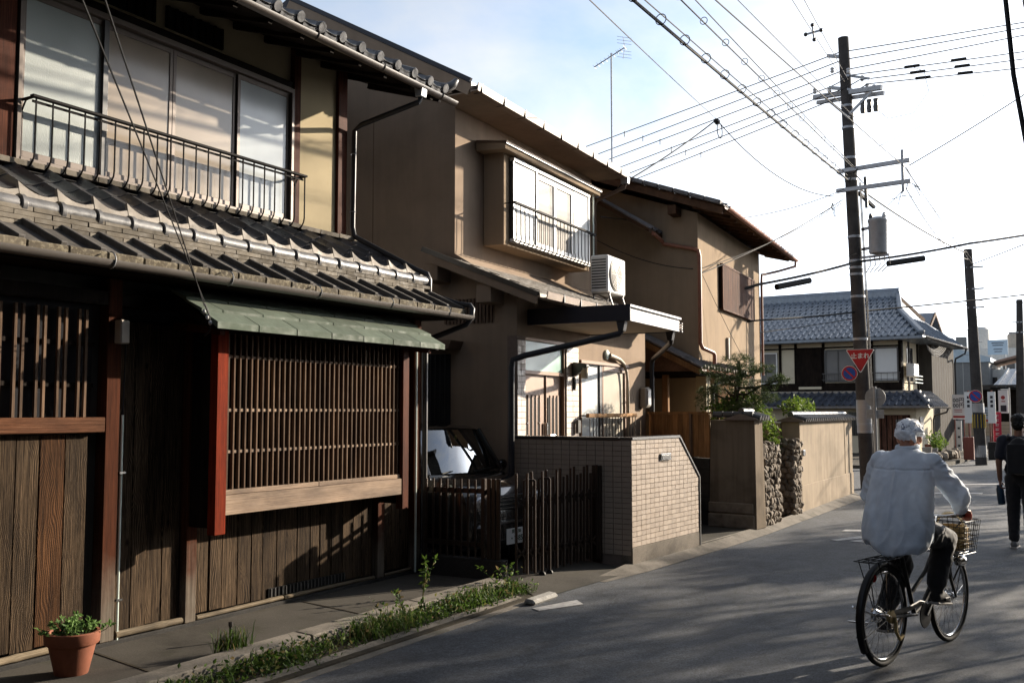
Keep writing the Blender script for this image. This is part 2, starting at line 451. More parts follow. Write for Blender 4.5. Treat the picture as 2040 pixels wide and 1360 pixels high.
# ------------------------------------------------------------------ mesh helpers
class MB:
    def __init__(s): s.v = []; s.f = []
    def add(s, vs, fs):
        o = len(s.v)
        s.v += [tuple(v) for v in vs]; s.f += [tuple(i + o for i in f) for f in fs]
        return s
    def box(s, x0, x1, y0, y1, z0, z1):
        return s.add([(x, y, z) for x in (x0, x1) for y in (y0, y1) for z in (z0, z1)],
                     [(0, 1, 3, 2), (4, 6, 7, 5), (0, 4, 5, 1), (2, 3, 7, 6), (0, 2, 6, 4), (1, 5, 7, 3)])
    def cb(s, c, d): return s.box(c[0] - d[0] / 2, c[0] + d[0] / 2, c[1] - d[1] / 2, c[1] + d[1] / 2, c[2] - d[2] / 2, c[2] + d[2] / 2)
    def beam(s, p, q, w, h, up=(0, 0, 1)):
        """box of section w x h from p to q"""
        p, q = Vector(p), Vector(q); d = (q - p).normalized()
        u = Vector(up); a = d.cross(u)
        if a.length < 1e-4: a = d.cross(Vector((1, 0, 0)))
        a.normalize(); b = a.cross(d)
        vs = [c + a * (w / 2 * i) + b * (h / 2 * j) for c in (p, q) for i, j in ((-1, -1), (1, -1), (1, 1), (-1, 1))]
        return s.add(vs, [(3, 2, 1, 0), (4, 5, 6, 7), (0, 1, 5, 4), (1, 2, 6, 5), (2, 3, 7, 6), (3, 0, 4, 7)])
    def tube(s, pts, r, n=8, caps=True):
        pts = [Vector(p) for p in pts]
        rs = r if isinstance(r, (list, tuple)) else [r] * len(pts)
        o = len(s.v); prev = None
        for i, p in enumerate(pts):
            d = (pts[min(i + 1, len(pts) - 1)] - pts[max(i - 1, 0)]).normalized()
            if prev is None:
                a = d.cross(Vector((0, 0, 1)))
                if a.length < 1e-3: a = d.cross(Vector((1, 0, 0)))
            else:
                a = prev - d * prev.dot(d)
                if a.length < 1e-5: a = d.cross(Vector((0.3, 1, 0.2)))
            a.normalize(); b = d.cross(a); prev = a
            for k in range(n):
                t = 2 * math.pi * k / n
                s.v.append(tuple(p + (a * math.cos(t) + b * math.sin(t)) * rs[i]))
        for i in range(len(pts) - 1):
            for k in range(n):
                k2 = (k + 1) % n
                s.f.append((o + i * n + k, o + i * n + k2, o + (i + 1) * n + k2, o + (i + 1) * n + k))
        if caps:
            s.f.append(tuple(o + k for k in reversed(range(n))))
            e = o + (len(pts) - 1) * n
            s.f.append(tuple(e + k for k in range(n)))
        return s
    def lathe(s, prof, c=(0, 0, 0), n=20, axis=2):
        o = len(s.v)
        for r, h in prof:
            for k in range(n):
                t = 2 * math.pi * k / n
                q = (r * math.cos(t), r * math.sin(t), h)
                if axis == 0: q = (q[2], q[0], q[1])
                if axis == 1: q = (q[1], q[2], q[0])
                s.v.append((c[0] + q[0], c[1] + q[1], c[2] + q[2]))
        for i in range(len(prof) - 1):
            for k in range(n):
                k2 = (k + 1) % n
                s.f.append((o + i * n + k, o + i * n + k2, o + (i + 1) * n + k2, o + (i + 1) * n + k))
        if prof[0][0] > 1e-6: s.f.append(tuple(o + k for k in reversed(range(n))))
        e = o + (len(prof) - 1) * n
        if prof[-1][0] > 1e-6: s.f.append(tuple(e + k for k in range(n)))
        return s
    def prism(s, poly, axis, a, b):
        """extrude a 2-D outline along an axis: axis 0 -> (y,z), 1 -> (x,z), 2 -> (x,y)"""
        def P(p, t):
            return {0: (t, p[0], p[1]), 1: (p[0], t, p[1]), 2: (p[0], p[1], t)}[axis]
        n = len(poly)
        vs = [P(p, a) for p in poly] + [P(p, b) for p in poly]
        fs = [tuple(range(n))[::-1], tuple(range(n, 2 * n))] + [(i, (i + 1) % n, n + (i + 1) % n, n + i) for i in range(n)]
        return s.add(vs, fs)
    def ell(s, c, r, n=14, m=9):
        o = len(s.v)
        for i in range(m + 1):
            ph = math.pi * i / m
            for k in range(n):
                t = 2 * math.pi * k / n
                s.v.append((c[0] + r[0] * math.sin(ph) * math.cos(t), c[1] + r[1] * math.sin(ph) * math.sin(t), c[2] + r[2] * math.cos(ph)))
        for i in range(m):
            for k in range(n):
                k2 = (k + 1) % n
                s.f.append((o + i * n + k, o + (i + 1) * n + k, o + (i + 1) * n + k2, o + i * n + k2))
        return s
    def torus(s, c, Rr, r, axis=0, n=36, m=8, a0=0, a1=2 * math.pi):
        o = len(s.v); full = abs(a1 - a0 - 2 * math.pi) < 1e-6
        nn = n if full else n + 1
        for i in range(nn):
            t = a0 + (a1 - a0) * i / n
            for k in range(m):
                p = 2 * math.pi * k / m
                q = ((Rr + r * math.cos(p)) * math.cos(t), (Rr + r * math.cos(p)) * math.sin(t), r * math.sin(p))
                q = {0: (q[2], q[0], q[1]), 1: (q[1], q[2], q[0]), 2: q}[axis]
                s.v.append((c[0] + q[0], c[1] + q[1], c[2] + q[2]))
        for i in range(n):
            i2 = (i + 1) % nn
            for k in range(m):
                k2 = (k + 1) % m
                s.f.append((o + i * m + k, o + i2 * m + k, o + i2 * m + k2, o + i * m + k2))
        return s
    def mesh(s, name, mat, smooth=False, bevel=0.0, merge=False):
        me = bpy.data.meshes.new(name)
        me.from_pydata(s.v, [], s.f)
        bm = bmesh.new(); bm.from_mesh(me)
        if merge: bmesh.ops.remove_doubles(bm, verts=bm.verts, dist=1e-5)
        bmesh.ops.recalc_face_normals(bm, faces=bm.faces)
        if bevel: bmesh.ops.bevel(bm, geom=bm.edges[:], offset=bevel, segments=1, affect='EDGES', clamp_overlap=True)
        bm.to_mesh(me); bm.free()
        me.materials.append(MATS[mat])
        if smooth:
            me.polygons.foreach_set('use_smooth', [True] * len(me.polygons))
            if smooth != 'all':
                try: me.set_sharp_from_angle(angle=R(38))
                except Exception: pass
        return me
    def build(s, name, mat, parent=None, smooth=False, bevel=0.0, loc=None, rot=None, merge=False):
        return link(name, s.mesh(name, mat, smooth, bevel, merge), parent, loc, rot)

def link(name, me, parent=None, loc=None, rot=None):
    o = bpy.data.objects.new(name, me)
    COL.objects.link(o)
    o.parent = parent
    if loc is not None: o.location = loc
    if rot is not None: o.rotation_euler = rot
    return o
def tag(o, label, cat, group=None):
    o['label'] = label; o['category'] = cat
    if group: o['group'] = group
    return o
def thing(name, label, cat, loc=(0, 0, 0), rz=0.0, group=None):
    o = bpy.data.objects.new(name, None)
    o.empty_display_size = 0.2
    COL.objects.link(o)
    o.location = loc; o.rotation_euler = (0, 0, R(rz))
    return tag(o, label, cat, group)
def struct(o):
    o['kind'] = 'structure'
    return o
def stuff(o):
    o['kind'] = 'stuff'
    return o
def box(name, mat, parent, x0, x1, y0, y1, z0, z1, bevel=0.0):
    """a box with its origin at its own centre"""
    c = ((x0 + x1) / 2, (y0 + y1) / 2, (z0 + z1) / 2)
    return MB().cb((0, 0, 0), (abs(x1 - x0), abs(y1 - y0), abs(z1 - z0))).build(name, mat, parent, bevel=bevel, loc=c)
def text_mesh(body, size, mat, depth=0.002, bold=0.0, align='CENTER'):
    cu = bpy.data.curves.new('lettering', 'FONT')
    cu.body = body; cu.size = size; cu.align_x = align; cu.align_y = 'CENTER'
    cu.extrude = depth; cu.offset = bold
    cu.resolution_u = 3
    o = bpy.data.objects.new('lettering', cu)
    COL.objects.link(o)
    dg = bpy.context.evaluated_depsgraph_get()
    me = bpy.data.meshes.new_from_object(o.evaluated_get(dg))
    bpy.data.objects.remove(o); bpy.data.curves.remove(cu)
    me.materials.clear(); me.materials.append(MATS[mat])
    return me
def remeshed(parts, name, mat, parent, voxel=0.012, smooth=6, wrinkle=None, loc=None, rot=None):
    """one continuous skin over overlapping rounded volumes"""
    me = parts.mesh(name, mat)
    o = bpy.data.objects.new(name, me); COL.objects.link(o)
    r = o.modifiers.new('r', 'REMESH'); r.mode = 'VOXEL'; r.voxel_size = voxel; r.adaptivity = 0
    sm = o.modifiers.new('s', 'SMOOTH'); sm.factor = 0.5; sm.iterations = smooth
    if wrinkle:
        tx = bpy.data.textures.new('fold', 'CLOUDS'); tx.noise_scale = wrinkle[1]; tx.noise_depth = 2
        d = o.modifiers.new('d', 'DISPLACE'); d.texture = tx; d.strength = wrinkle[0]; d.mid_level = 0.5
        d.texture_coords = 'LOCAL'
        s2 = o.modifiers.new('s2', 'SMOOTH'); s2.factor = 0.5; s2.iterations = 1
    dg = bpy.context.evaluated_depsgraph_get()
    m2 = bpy.data.meshes.new_from_object(o.evaluated_get(dg))
    bpy.data.objects.remove(o)
    m2.materials.clear(); m2.materials.append(MATS[mat])
    m2.polygons.foreach_set('use_smooth', [True] * len(m2.polygons))
    return link(name, m2, parent, loc, rot)
def caps(mb, pts, rs, flat=None):
    """a string of tapered capsules through pts, as closed volumes that overlap"""
    for i in range(len(pts) - 1):
        p, q = Vector(pts[i]), Vector(pts[i + 1])
        mb.tube([p, p.lerp(q, .5), q], [rs[i], (rs[i] + rs[i + 1]) / 2, rs[i + 1]], 12)
    for p, r in zip(pts, rs): mb.ell(p, (r, r, r), 12, 8)
    return mb
def leaves(mb, pts, size, rnd, aspect=1.9, flat=0.0):
    """leaf-sized folded diamonds at the given points"""
    for p in pts:
        d = Vector((rnd.gauss(0, 1), rnd.gauss(0, 1), rnd.gauss(0, 1) * (1 - flat))).normalized()
        u = Vector((rnd.gauss(0, 1), rnd.gauss(0, 1), rnd.gauss(0, 1)))
        a = d.cross(u).normalized()
        l = size * rnd.uniform(.7, 1.3); w = l / aspect / 2
        p = Vector(p); nrm = a.cross(d)
        mb.add([p, p + d * l * .45 + a * w + nrm * w * .4, p + d * l, p + d * l * .45 - a * w + nrm * w * .4], [(0, 1, 2, 3)])
    return mb
def catenary(p, q, sag, n=14):
    p, q = Vector(p), Vector(q)
    return [p.lerp(q, i / n) - Vector((0, 0, sag * 4 * (i / n) * (1 - i / n))) for i in range(n + 1)]

def pantile(wd, ln, amp=0.035, th=0.016, n=10):
    """an S-profile roof tile: width along y, length down the slope along +x, a real thickness and a lipped front"""
    mb = MB()
    def prof(u):                      # u in 0..1 across
        return amp * (0.5 - 0.5 * math.cos(2 * math.pi * min(1, max(0, (u - 0.62) / 0.38)))) * 1.15 - amp * 0.42 * math.sin(math.pi * min(1, u / 0.62))
    top, bot = [], []
    vs = []
    for x in (-0.04, ln):
        for i in range(n + 1):
            u = i / n
            vs.append((x, u * wd, prof(u) + (0.0 if x < 0 else 0.008)))
    for x in (-0.04, ln):
        for i in range(n + 1):
            u = i / n
            vs.append((x, u * wd, prof(u) - th))
    k = n + 1; fs = []
    for i in range(n):
        fs.append((i, i + 1, k + i + 1, k + i))
        fs.append((2 * k + i, 3 * k + i, 3 * k + i + 1, 2 * k + i + 1))
        fs.append((k + i, k + i + 1, 3 * k + i + 1, 3 * k + i))
    fs.append((0, k, 3 * k, 2 * k)); fs.append((n, 2 * k + n, 3 * k + n, k + n))
    return mb.add(vs, fs)
def halfpipe(p, q, r, n=10):
    """an open gutter: a half tube with a wall thickness, hollow upwards"""
    p, q = Vector(p), Vector(q); d = (q - p).normalized()
    a = d.cross(Vector((0, 0, 1))).normalized(); b = Vector((0, 0, 1))
    mb = MB(); o = []
    for c in (p, q):
        for rr in (r, r * .86):
            for i in range(n + 1):
                t = math.pi + math.pi * i / n
                o.append(c + a * (math.cos(t) * rr) + b * (math.sin(t) * rr))
    k = n + 1; fs = []
    for i in range(n):
        fs += [(i, i + 1, 2 * k + i + 1, 2 * k + i), (k + i, 3 * k + i, 3 * k + i + 1, k + i + 1),
               (i, k + i, k + i + 1, i + 1), (2 * k + i, 2 * k + i + 1, 3 * k + i + 1, 3 * k + i)]
    fs += [(0, 2 * k, 3 * k, k), (n, k + n, 3 * k + n, 2 * k + n)]
    return mb.add(o, fs)

# ================================================================== GROUND
ZR = -0.06                                   # road surface; the pavement by the houses is z = 0
g = MB().add([(-300, -200, -0.16), (300, -200, -0.16), (300, 600, -0.16), (-300, 600, -0.16)], [(0, 1, 2, 3)]).build('ground', 'earth')
struct(g)
rd = MB()
pts = [(-4.52, -12), (-4.5, 7.4), (-4.33, 9.5), (-4.22, 12.0), (-4.05, 14.0), (-4.02, 20.7), (-5.2, 21.6), (-16, 23.2), (-16, 31.5),
       (-5.3, 30.9), (-4.0, 32.2), (-3.75, 37.0), (-3.4, 60), (-2.5, 120), (2.4, 120), (2.45, 60), (2.45, -12)]
rd.prism(pts, 2, -0.155, ZR)
road = struct(rd.build('road', 'asphalt'))
def marking(poly):
    MB().prism(poly, 2, ZR + 0.002, ZR + 0.007).build('road_marking', 'road_paint', road)
marking([(-3.0, 25.15), (-1.2, 26.2), (-1.2, 26.6), (-3.0, 25.5)])
marking([(-3.3, 22.05), (-2.05, 22.75), (-2.05, 23.1), (-3.3, 22.4)])
marking([(-3.6, 19.9), (-2.74, 20.2), (-2.74, 20.55), (-3.6, 20.25)])
marking([(-3.15, 14.7), (-2.0, 15.2), (-2.0, 15.45), (-3.15, 14.95)])
marking([(-3.08, 13.66), (-2.72, 14.5), (-2.3, 14.9), (-2.3, 14.62), (-2.66, 14.2), (-2.98, 13.6)])
marking([(-2.83, 13.66), (-2.62, 13.62), (-2.1, 14.3), (-2.5, 14.35)])
marking([(-4.26, 7.66), (-4.16, 7.6), (-3.96, 8.05), (-4.1, 8.2)])

pv = MB().prism([(-9, -6), (-5.12, -6), (-5.12, 8.42), (-9, 8.42)], 2, -0.155, 0.0)
pavement = struct(pv.build('pavement', 'pavement'))
# expansion joints of the pavement, raised weedy lips
for y in (4.45, 6.55):
    MB().beam((-6.0, y + .12, 0.0), (-5.13, y - .06, 0.0), 0.02, 0.008).build('joint', 'soil', pavement)
# kerb beam: cast lengths laid end to end
kb = thing('kerb', 'low cast concrete kerb between the pavement and the weeds', 'kerb', (-5.02, 4, 0))
ys = [-6, 1.2, 3.4, 5.6, 7.0, 8.36]
for a, b in zip(ys, ys[1:]):
    MB().prism([(-.10, -.155), (.11, -.155), (.085, .035), (-.085, .045)], 1, a - 4 + .006, b - 4 - .006).build('kerb_block', 'kerb_concrete', kb, bevel=0.008)
vg = MB().prism([(-4.92, -6), (-4.50, -6), (-4.48, 8.1), (-4.62, 8.5), (-4.92, 8.45)], 2, -0.155, -0.045)
struct(vg.build('verge', 'soil'))
gt = MB().prism([(-4.62, -.155), (-4.4, -.155), (-4.4, ZR + .004), (-4.5, ZR + .004), (-4.62, ZR + .03)], 1, -6, 8.0)
struct(gt.build('gutter', 'kerb_concrete'))
ap = MB().add([(-9.3, 8.5, .0), (-4.92, 8.5, .0), (-4.42, 8.05, ZR + .006), (-4.28, 10.05, ZR + .006), (-4.86, 10.0, 0.004), (-9.3, 10.3, 0.004)],
              [(0, 1, 4, 5), (1, 2, 3, 4)])
struct(ap.build('driveway', 'pavement'))
ap2 = MB().add([(-4.46, 9.2, -.0565), (-4.28, 9.2, -.0575), (-4.16, 10.0, ZR + .006), (-4.42, 10.0, .002)], [(0, 1, 2, 3)]).add([(-4.42, 10.0, .002), (-4.16, 10.0, ZR + .006), (-4.02, 12.2, ZR + .006), (-3.96, 13.8, ZR + .006), (-3.94, 20.6, ZR + .006), (-4.14, 20.6, .03), (-4.16, 13.8, .02), (-4.3, 12.0, .01)],
               [(0, 1, 2, 7), (7, 2, 3, 6), (6, 3, 4, 5)])
struct(ap2.build('channel', 'kerb_concrete'))
ap3 = MB().prism([(-6.3, 11.8), (-4.27, 11.8), (-4.1, 14.4), (-6.6, 15.2)], 2, -0.155, 0.006)
struct(ap3.build('alley', 'pavement'))
m_concrete('pale_kerb', (.32, .31, .29), scale=6)
ky = thing('kerb_ramp', 'white painted kerb ramp block at the driveway mouth', 'kerb', (-4.36, 8.0, ZR))
MB().prism([(-.06, 0), (.06, 0), (.05, .045), (-.05, .055)], 1, -.22, .24).build('kerb_block', 'pale_kerb', ky, bevel=0.018)
# far pavements
struct(MB().prism([(-16, 31.6), (-5.35, 31.0), (-4.1, 32.3), (-3.85, 37), (-3.5, 60), (-12, 60), (-16, 45)], 2, -0.155, 0.03).build('far_pavement', 'pavement'))
struct(MB().prism([(2.5, -12), (14, -12), (14, 120), (2.5, 120)], 2, -0.155, 0.03).build('opposite_pavement', 'pavement'))

# ================================================================== HOUSE A: old wooden town house, nearest
def m_post():
    """old timber post: bare pale wood near the ground, red-brown stain surviving above"""
    m, t, b = nodes_of('weathered_post')
    v = coords(t, (1, 1, 0.05))
    n = noise(t, v, 45, 5, 0.7)
    r1 = ramp(t, [(0.06, 0.05, 0.04), (0.15, 0.126, 0.1)], [0.3, 0.7])
    r2 = ramp(t, [(0.022, 0.007, 0.0035), (0.07, 0.022, 0.01)], [0.3, 0.7])
    t.links.new(n.outputs['Fac'], r1.inputs[0]); t.links.new(n.outputs['Fac'], r2.inputs[0])
    g = N(t, 'ShaderNodeNewGeometry'); sx = N(t, 'ShaderNodeSeparateXYZ')
    t.links.new(g.outputs['Position'], sx.inputs[0])
    v2 = coords(t); n2 = noise(t, v2, 4.0, 5, 0.6)
    ad = N(t, 'ShaderNodeMath', operation='MULTIPLY_ADD'); ad.inputs[1].default_value = 0.7
    t.links.new(n2.outputs['Fac'], ad.inputs[0]); t.links.new(sx.outputs[2], ad.inputs[2])
    mr = N(t, 'ShaderNodeMapRange'); mr.inputs[1].default_value = 0.5; mr.inputs[2].default_value = 0.95
    t.links.new(ad.outputs[0], mr.inputs[0])
    mx = N(t, 'ShaderNodeMix', data_type='RGBA')
    t.links.new(mr.outputs[0], mx.inputs[0]); t.links.new(r1.outputs[0], mx.inputs[6]); t.links.new(r2.outputs[0], mx.inputs[7])
    t.links.new(mx.outputs[2], b.inputs['Base Color'])
    b.inputs['Roughness'].default_value = 0.8
    b.inputs['Specular IOR Level'].default_value = 0.05
    bump(t, b, n.outputs['Fac'], 0.4, 0.004)
m_post()
m_plaster('bounce_plaster', (0.6, 0.6, 0.61), stain=.1)  # unseen gable coloured pale to bounce light onto the next house's side wall
rn = random.Random(3)
A = thing('wooden_house', 'old two-storey wooden house with plank walls, tiled pent roof and projecting lattice window', 'house', (-6.08, 0, 0))
Y0, Y1 = 1.6, 8.5
box('wall', 'grey_plaster', A, -4.2, -0.07, Y0, Y1 - .02, 0.0, 2.63)
box('footing', 'block_concrete', A, -0.07, 0.03, Y0, Y1, -0.1, 0.03, bevel=0.006)
for y, w in ((4.72, .12), (5.47, .11), (7.84, .11), (8.44, .12)):
    box('post', 'weathered_post', A, -0.07, 0.035, y - w / 2, y + w / 2, 0.03, 2.6, bevel=0.006)
def planks(y0, y1, z0, z1, wd, odd=()):
    n = max(1, round((y1 - y0) / wd)); y = y0; i = 0
    cuts = [y0 + (y1 - y0) * k / n + (rn.uniform(-.02, .02) if 0 < k < n else 0) for k in range(n + 1)]
    for a, b in zip(cuts, cuts[1:]):
        d = rn.uniform(-.004, .006)
        o = box('plank', 'orange_plank' if i in odd else 'weathered_plank', A, -0.045 + d, -0.018 + d, a + .003, b - .003, z0 + rn.uniform(-.006, .008), z1, bevel=0.003)
        o.rotation_euler = (0, rn.uniform(-.004, .004), 0)
        i += 1
planks(Y0, 4.56, 0.085, 1.49, 0.185, odd=(14, 6))
planks(4.79, 5.40, 0.075, 2.3, 0.15)
planks(5.54, 7.77, 0.07, 1.2, 0.145)
planks(7.91, 8.37, 0.07, 2.3, 0.15)
# split bamboo along the foot of the boards, each length with its nodes
def bamboo(y0, y1, z, r=0.022):
    mb = MB(); pts = []; rs = []
    n = int((y1 - y0) / .05) + 1
    for i in range(n + 1):
        y = y0 + (y1 - y0) * i / n
        node = abs((y * 2.6) % 1 - .5) < .07
        pts.append((0.012 + .004 * math.sin(y * 4), y, z + .004 * math.sin(y * 3))); rs.append(r * (1.16 if node else 1))
    mb.tube(pts, rs, 10).build('bamboo_rail', 'bamboo', A, smooth=True)
bamboo(Y0, 3.1, .058); bamboo(3.12, 4.5, .06, .024); bamboo(4.8, 5.4, .06, .025); bamboo(5.55, 6.5, .055, .018); bamboo(6.52, 7.76, .05, .018); bamboo(7.92, 8.36, .05, .016)
# low louvred vent under the lattice window
vt = box('vent', 'black_void', A, -0.02, 0.0, 6.35, 7.35, 0.075, 0.15)
for k in range(22):
    box('vent_slat', 'dark_metal', vt, 0.012, 0.018, -.48 + k * .0455, -.47 + k * .0455, -.036, .036)
# --- left window with wooden bars
box('window_sill', 'sill_wood', A, -0.05, 0.06, Y0, 4.64, 1.50, 1.605, bevel=0.005)
wl = box('window', 'pane_dark', A, -0.068, -0.055, Y0, 4.6, 1.6, 2.4)
for k in range(6):
    box('paper_strip', 'pane_cream', wl, 0.002, 0.008, .63 - k * .42 - .03, .63 - k * .42 + .02, -.38, .1 if k % 2 else .2)
y = 4.52
k = 0
while y > Y0:
    box('bar', 'lattice_wood', A, -0.03, -0.008, y - .011, y + .011, 1.605, 2.36, bevel=0.002)
    y -= .055 if k % 2 == 0 else .105; k += 1
for z in (1.83, 2.12): box('rail', 'dark_wood', A, -0.048, -0.032, Y0, 4.6, z - .015, z + .015)
box('lintel', 'dark_wood', A, -0.06, 0.03, Y0, Y1, 2.4, 2.5, bevel=0.004)
lp = box('porch_lamp', 'meter_grey', A, 0.035, 0.11, 4.71, 4.79, 2.13, 2.3, bevel=0.008)
MB().tube([(0.02, 4.815, 0.02), (0.02, 4.815, 1.62)], 0.009, 8).build('pipe', 'white_pipe', A, smooth=True)
MB().tube([(0.02, 4.815, 1.62), (0.03, 4.82, 2.1), (0.02, 4.79, 2.3)], 0.004, 6).build('cord', 'cable_black', A)
for z in (.3, 1.2): box('clip', 'steel', A, -.01, .04, 4.79, 4.84, z, z + .015)
# --- projecting lattice window
LW = box('lattice_window', 'black_void', A, -0.02, 0.10, 5.52, 7.75, 0.9, 2.42)
def lwp(name, mat, x0, x1, y0, y1, z0, z1, bevel=0.003):
    c = LW.location
    return box(name, mat, LW, x0 - c.x, x1 - c.x, y0 - c.y, y1 - c.y, z0 - c.z, z1 - c.z, bevel)
lwp('corner_post', 'red_wood', 0.265, 0.345, 5.405, 5.515, .715, 2.4)
lwp('corner_post', 'brown_post', 0.265, 0.345, 7.765, 7.86, .715, 2.4)
for k in range(2):
    lwp('side_board', 'dark_wood', .002 + k * .132, .131 + k * .132, 5.44, 5.465, .76, 2.4); lwp('side_board', 'dark_wood', .002 + k * .132, .131 + k * .132, 7.80, 7.825, .76, 2.4)
lwp('apron_board', 'pale_sill', 0.30, 0.338, 5.517, 7.762, .855, 1.005)
lwp('ledge', 'pale_sill', 0.23, 0.318, 5.517, 6.60, 1.007, 1.045)
lwp('ledge', 'pale_sill', 0.23, 0.318, 6.603, 7.762, 1.007, 1.045)
lwp('bottom_board', 'dark_wood', 0.0, 0.298, 5.517, 7.762, .88, .90)
lwp('top_beam', 'dark_wood', 0.10, 0.325, 5.517, 7.762, 2.25, 2.4)
for k in range(36):
    yb = 5.555 + k * (7.73 - 5.555) / 35
    lwp('bar', 'lattice_wood', 0.2785, 0.308, yb - .0085, yb + .0085, 1.046, 2.25, .0015)
for z in (2.07, 1.655, 1.335): lwp('rail', 'pale_sill', 0.280, 0.2985, 5.517, 7.762, z - .012, z + .012, .002)
for k in range(17):
    yb = 5.6 + k * .126
    lwp('inner_slat', 'dark_wood', 0.12, 0.14, yb - .03, yb + .03, .95, 2.3, 0)
for k, yb in enumerate((7.35, 7.44, 7.55, 7.64)): lwp('paper_strip', 'pane_cream', .145, .15, yb - .02, yb + .02, 1.95, 2.22, 0)
# green shingled hood over the lattice window
HD = MB().prism([(.10, 2.40), (.53, 2.245), (.53, 2.262), (.10, 2.53)], 1, 5.19, 8.09).build('window_hood', 'dark_wood', A)
p0, p1 = Vector((.59, 0, 2.285)), Vector((.09, 0, 2.56))
for c in range(3):
    a = p0.lerp(p1, c / 3); b = p0.lerp(p1, (c + 1.12) / 3 if c < 2 else 1)
    n = 7; off = (.5 if c == 1 else 0)
    ed = [5.16] + [5.16 + (k + off) * 2.96 / n for k in range(1 if not off else 0, n)] + [8.12]
    for ya, yb in zip(ed, ed[1:]):
        th = .036 if c == 0 else .012
        lift = .003 + .016 * (c > 0)
        vs = [(a.x, ya + .004, a.z - (th if c == 0 else 0)), (a.x, yb - .004, a.z - (th if c == 0 else 0)), (a.x, yb - .004, a.z + .012 + lift), (a.x, ya + .004, a.z + .012 + lift),
              (b.x, ya + .004, b.z - .01), (b.x, yb - .004, b.z - .01), (b.x, yb - .004, b.z + .010), (b.x, ya + .004, b.z + .010)]
        MB().add(vs, [(0, 1, 2, 3), (7, 6, 5, 4), (3, 2, 6, 7), (0, 4, 5, 1), (0, 3, 7, 4), (1, 5, 6, 2)]).build('shingle', 'green_shingle', HD, bevel=0.002)
for yy in (5.3, 7.98):
    MB().beam((.0, yy, 2.3), (.5, yy, 2.24), .05, .06).build('bracket', 'brown_post', HD)
# meter and boxes beside the lattice window
box('switch_box', 'pale_sill', A, 0.036, 0.14, 8.0, 8.13, 1.88, 1.97, bevel=.006)
box('meter_box', 'meter_grey', A, 0.036, 0.12, 8.02, 8.11, 1.75, 1.87, bevel=.006)
MB().tube([(.07, 8.36, .02), (.07, 8.36, 2.4)], .012, 8).build('pipe', 'white_pipe', A, smooth=True)
MB().tube([(.05, 8.545, .0), (.05, 8.545, 2.3)], .03, 10).build('downpipe', 'dark_metal', A, smooth=True)

# --- lower (pent) roof
PR = MB().prism([(.34, 2.60), (.36, 2.665), (-.08, 2.865), (-.08, 2.99), (-.16, 3.0), (-1.0, 3.42), (-1.0, 2.62)], 1, Y0, 8.70).build('pent_roof', 'dark_wood', A)
PT = 0.295
NC = int((8.78 - Y0) / PT)
ye = 8.78
sx0, sz0, sx1, sz1 = .375, 2.675, -.075, 2.885
slab = MB().add([(0, .0, 0), (0, PT - .004, 0), (0, PT - .004, .022), (0, .0, .022),
                 (sx1 - sx0, .0, sz1 - sz0), (sx1 - sx0, PT - .004, sz1 - sz0), (sx1 - sx0, PT - .004, sz1 - sz0 + .022), (sx1 - sx0, 0, sz1 - sz0 + .022)],
                [(0, 1, 2, 3), (7, 6, 5, 4), (3, 2, 6, 7), (0, 4, 5, 1), (0, 3, 7, 4), (1, 5, 6, 2)]).mesh('slab', 'slab_stone', bevel=.003)
edge = MB().prism([(.0, -.035), (.035, -.04), (.04, .035), (.0, .043)], 1, .003, PT - .004).mesh('slab_edge', 'slab_edge', bevel=.007)
batten = MB().beam((.012, 0, .04), (sx1 - sx0, 0, sz1 - sz0 + .04), .05, .05).mesh('batten', 'slab_stone', bevel=.006)
for k in range(NC):
    y = ye - (k + 1) * PT
    link('roof_slab', slab, PR, (sx0, y, sz0 + rn.uniform(-.002, .002)))
    link('slab_edge', edge, PR, (sx0, y, sz0 + rn.uniform(-.004, .004)), (0, rn.uniform(-.04, .04), rn.uniform(-.008, .008)))
    link('batten', batten, PR, (sx0 - .005, y + PT - .02, sz0 + .0))
nb = MB().cb((0, 0, 0), (.12, .28, .034)).mesh('noshi', 'noshi_tile', bevel=.003)
for L in range(4):
    y = ye - .14 - (.14 if L % 2 else 0)
    while y > Y0:
        link('ridge_brick', nb, PR, (-.085 - .007 * L + rn.uniform(-.003, .003), y, 2.893 + L * .0365), (0, rn.uniform(-.02, .02), rn.uniform(-.012, .012)))
        y -= .2835
cap = MB().tube([(0, 0, 0), (0, PT - .012, 0)], [.058, .056], 14).lathe([(.0, 0), (.058, 0), (.07, .008), (.07, .04), (.058, .05)], (0, 0, 0), 14, axis=1).mesh('cap', 'cap_tile', smooth=True)
scl = MB().prism([(.0, -.07)] + [(PT * .985, -.07)] + [(PT * .985 - i / 8 * PT * .985, .02 + .085 * ((i / 8 - .35) / .65) ** 2 if i > 2 else .021 + .02 * ((2 - i) / 2)) for i in range(9)], 0, -.014, .014).mesh('scallop', 'scallop_tile', bevel=.002)
for k in range(NC):
    y = ye - .04 - (k + 1) * PT
    link('ridge_cap', cap, PR, (-.10, y, 3.035), (R(rn.uniform(-1, 1)), 0, R(rn.uniform(-.8, .8))))
    link('eave_scallop', scl, PR, (-.175, y + .06, 3.112 + rn.uniform(-.004, .004)), (0, R(-14), 0))
MB().lathe([(0, 0), (.065, 0), (.075, .02), (.06, .05), (0, .055)], (-.10, ye - .045, 3.04), 14, axis=1).build('ridge_end', 'cap_tile', PR, smooth=True)
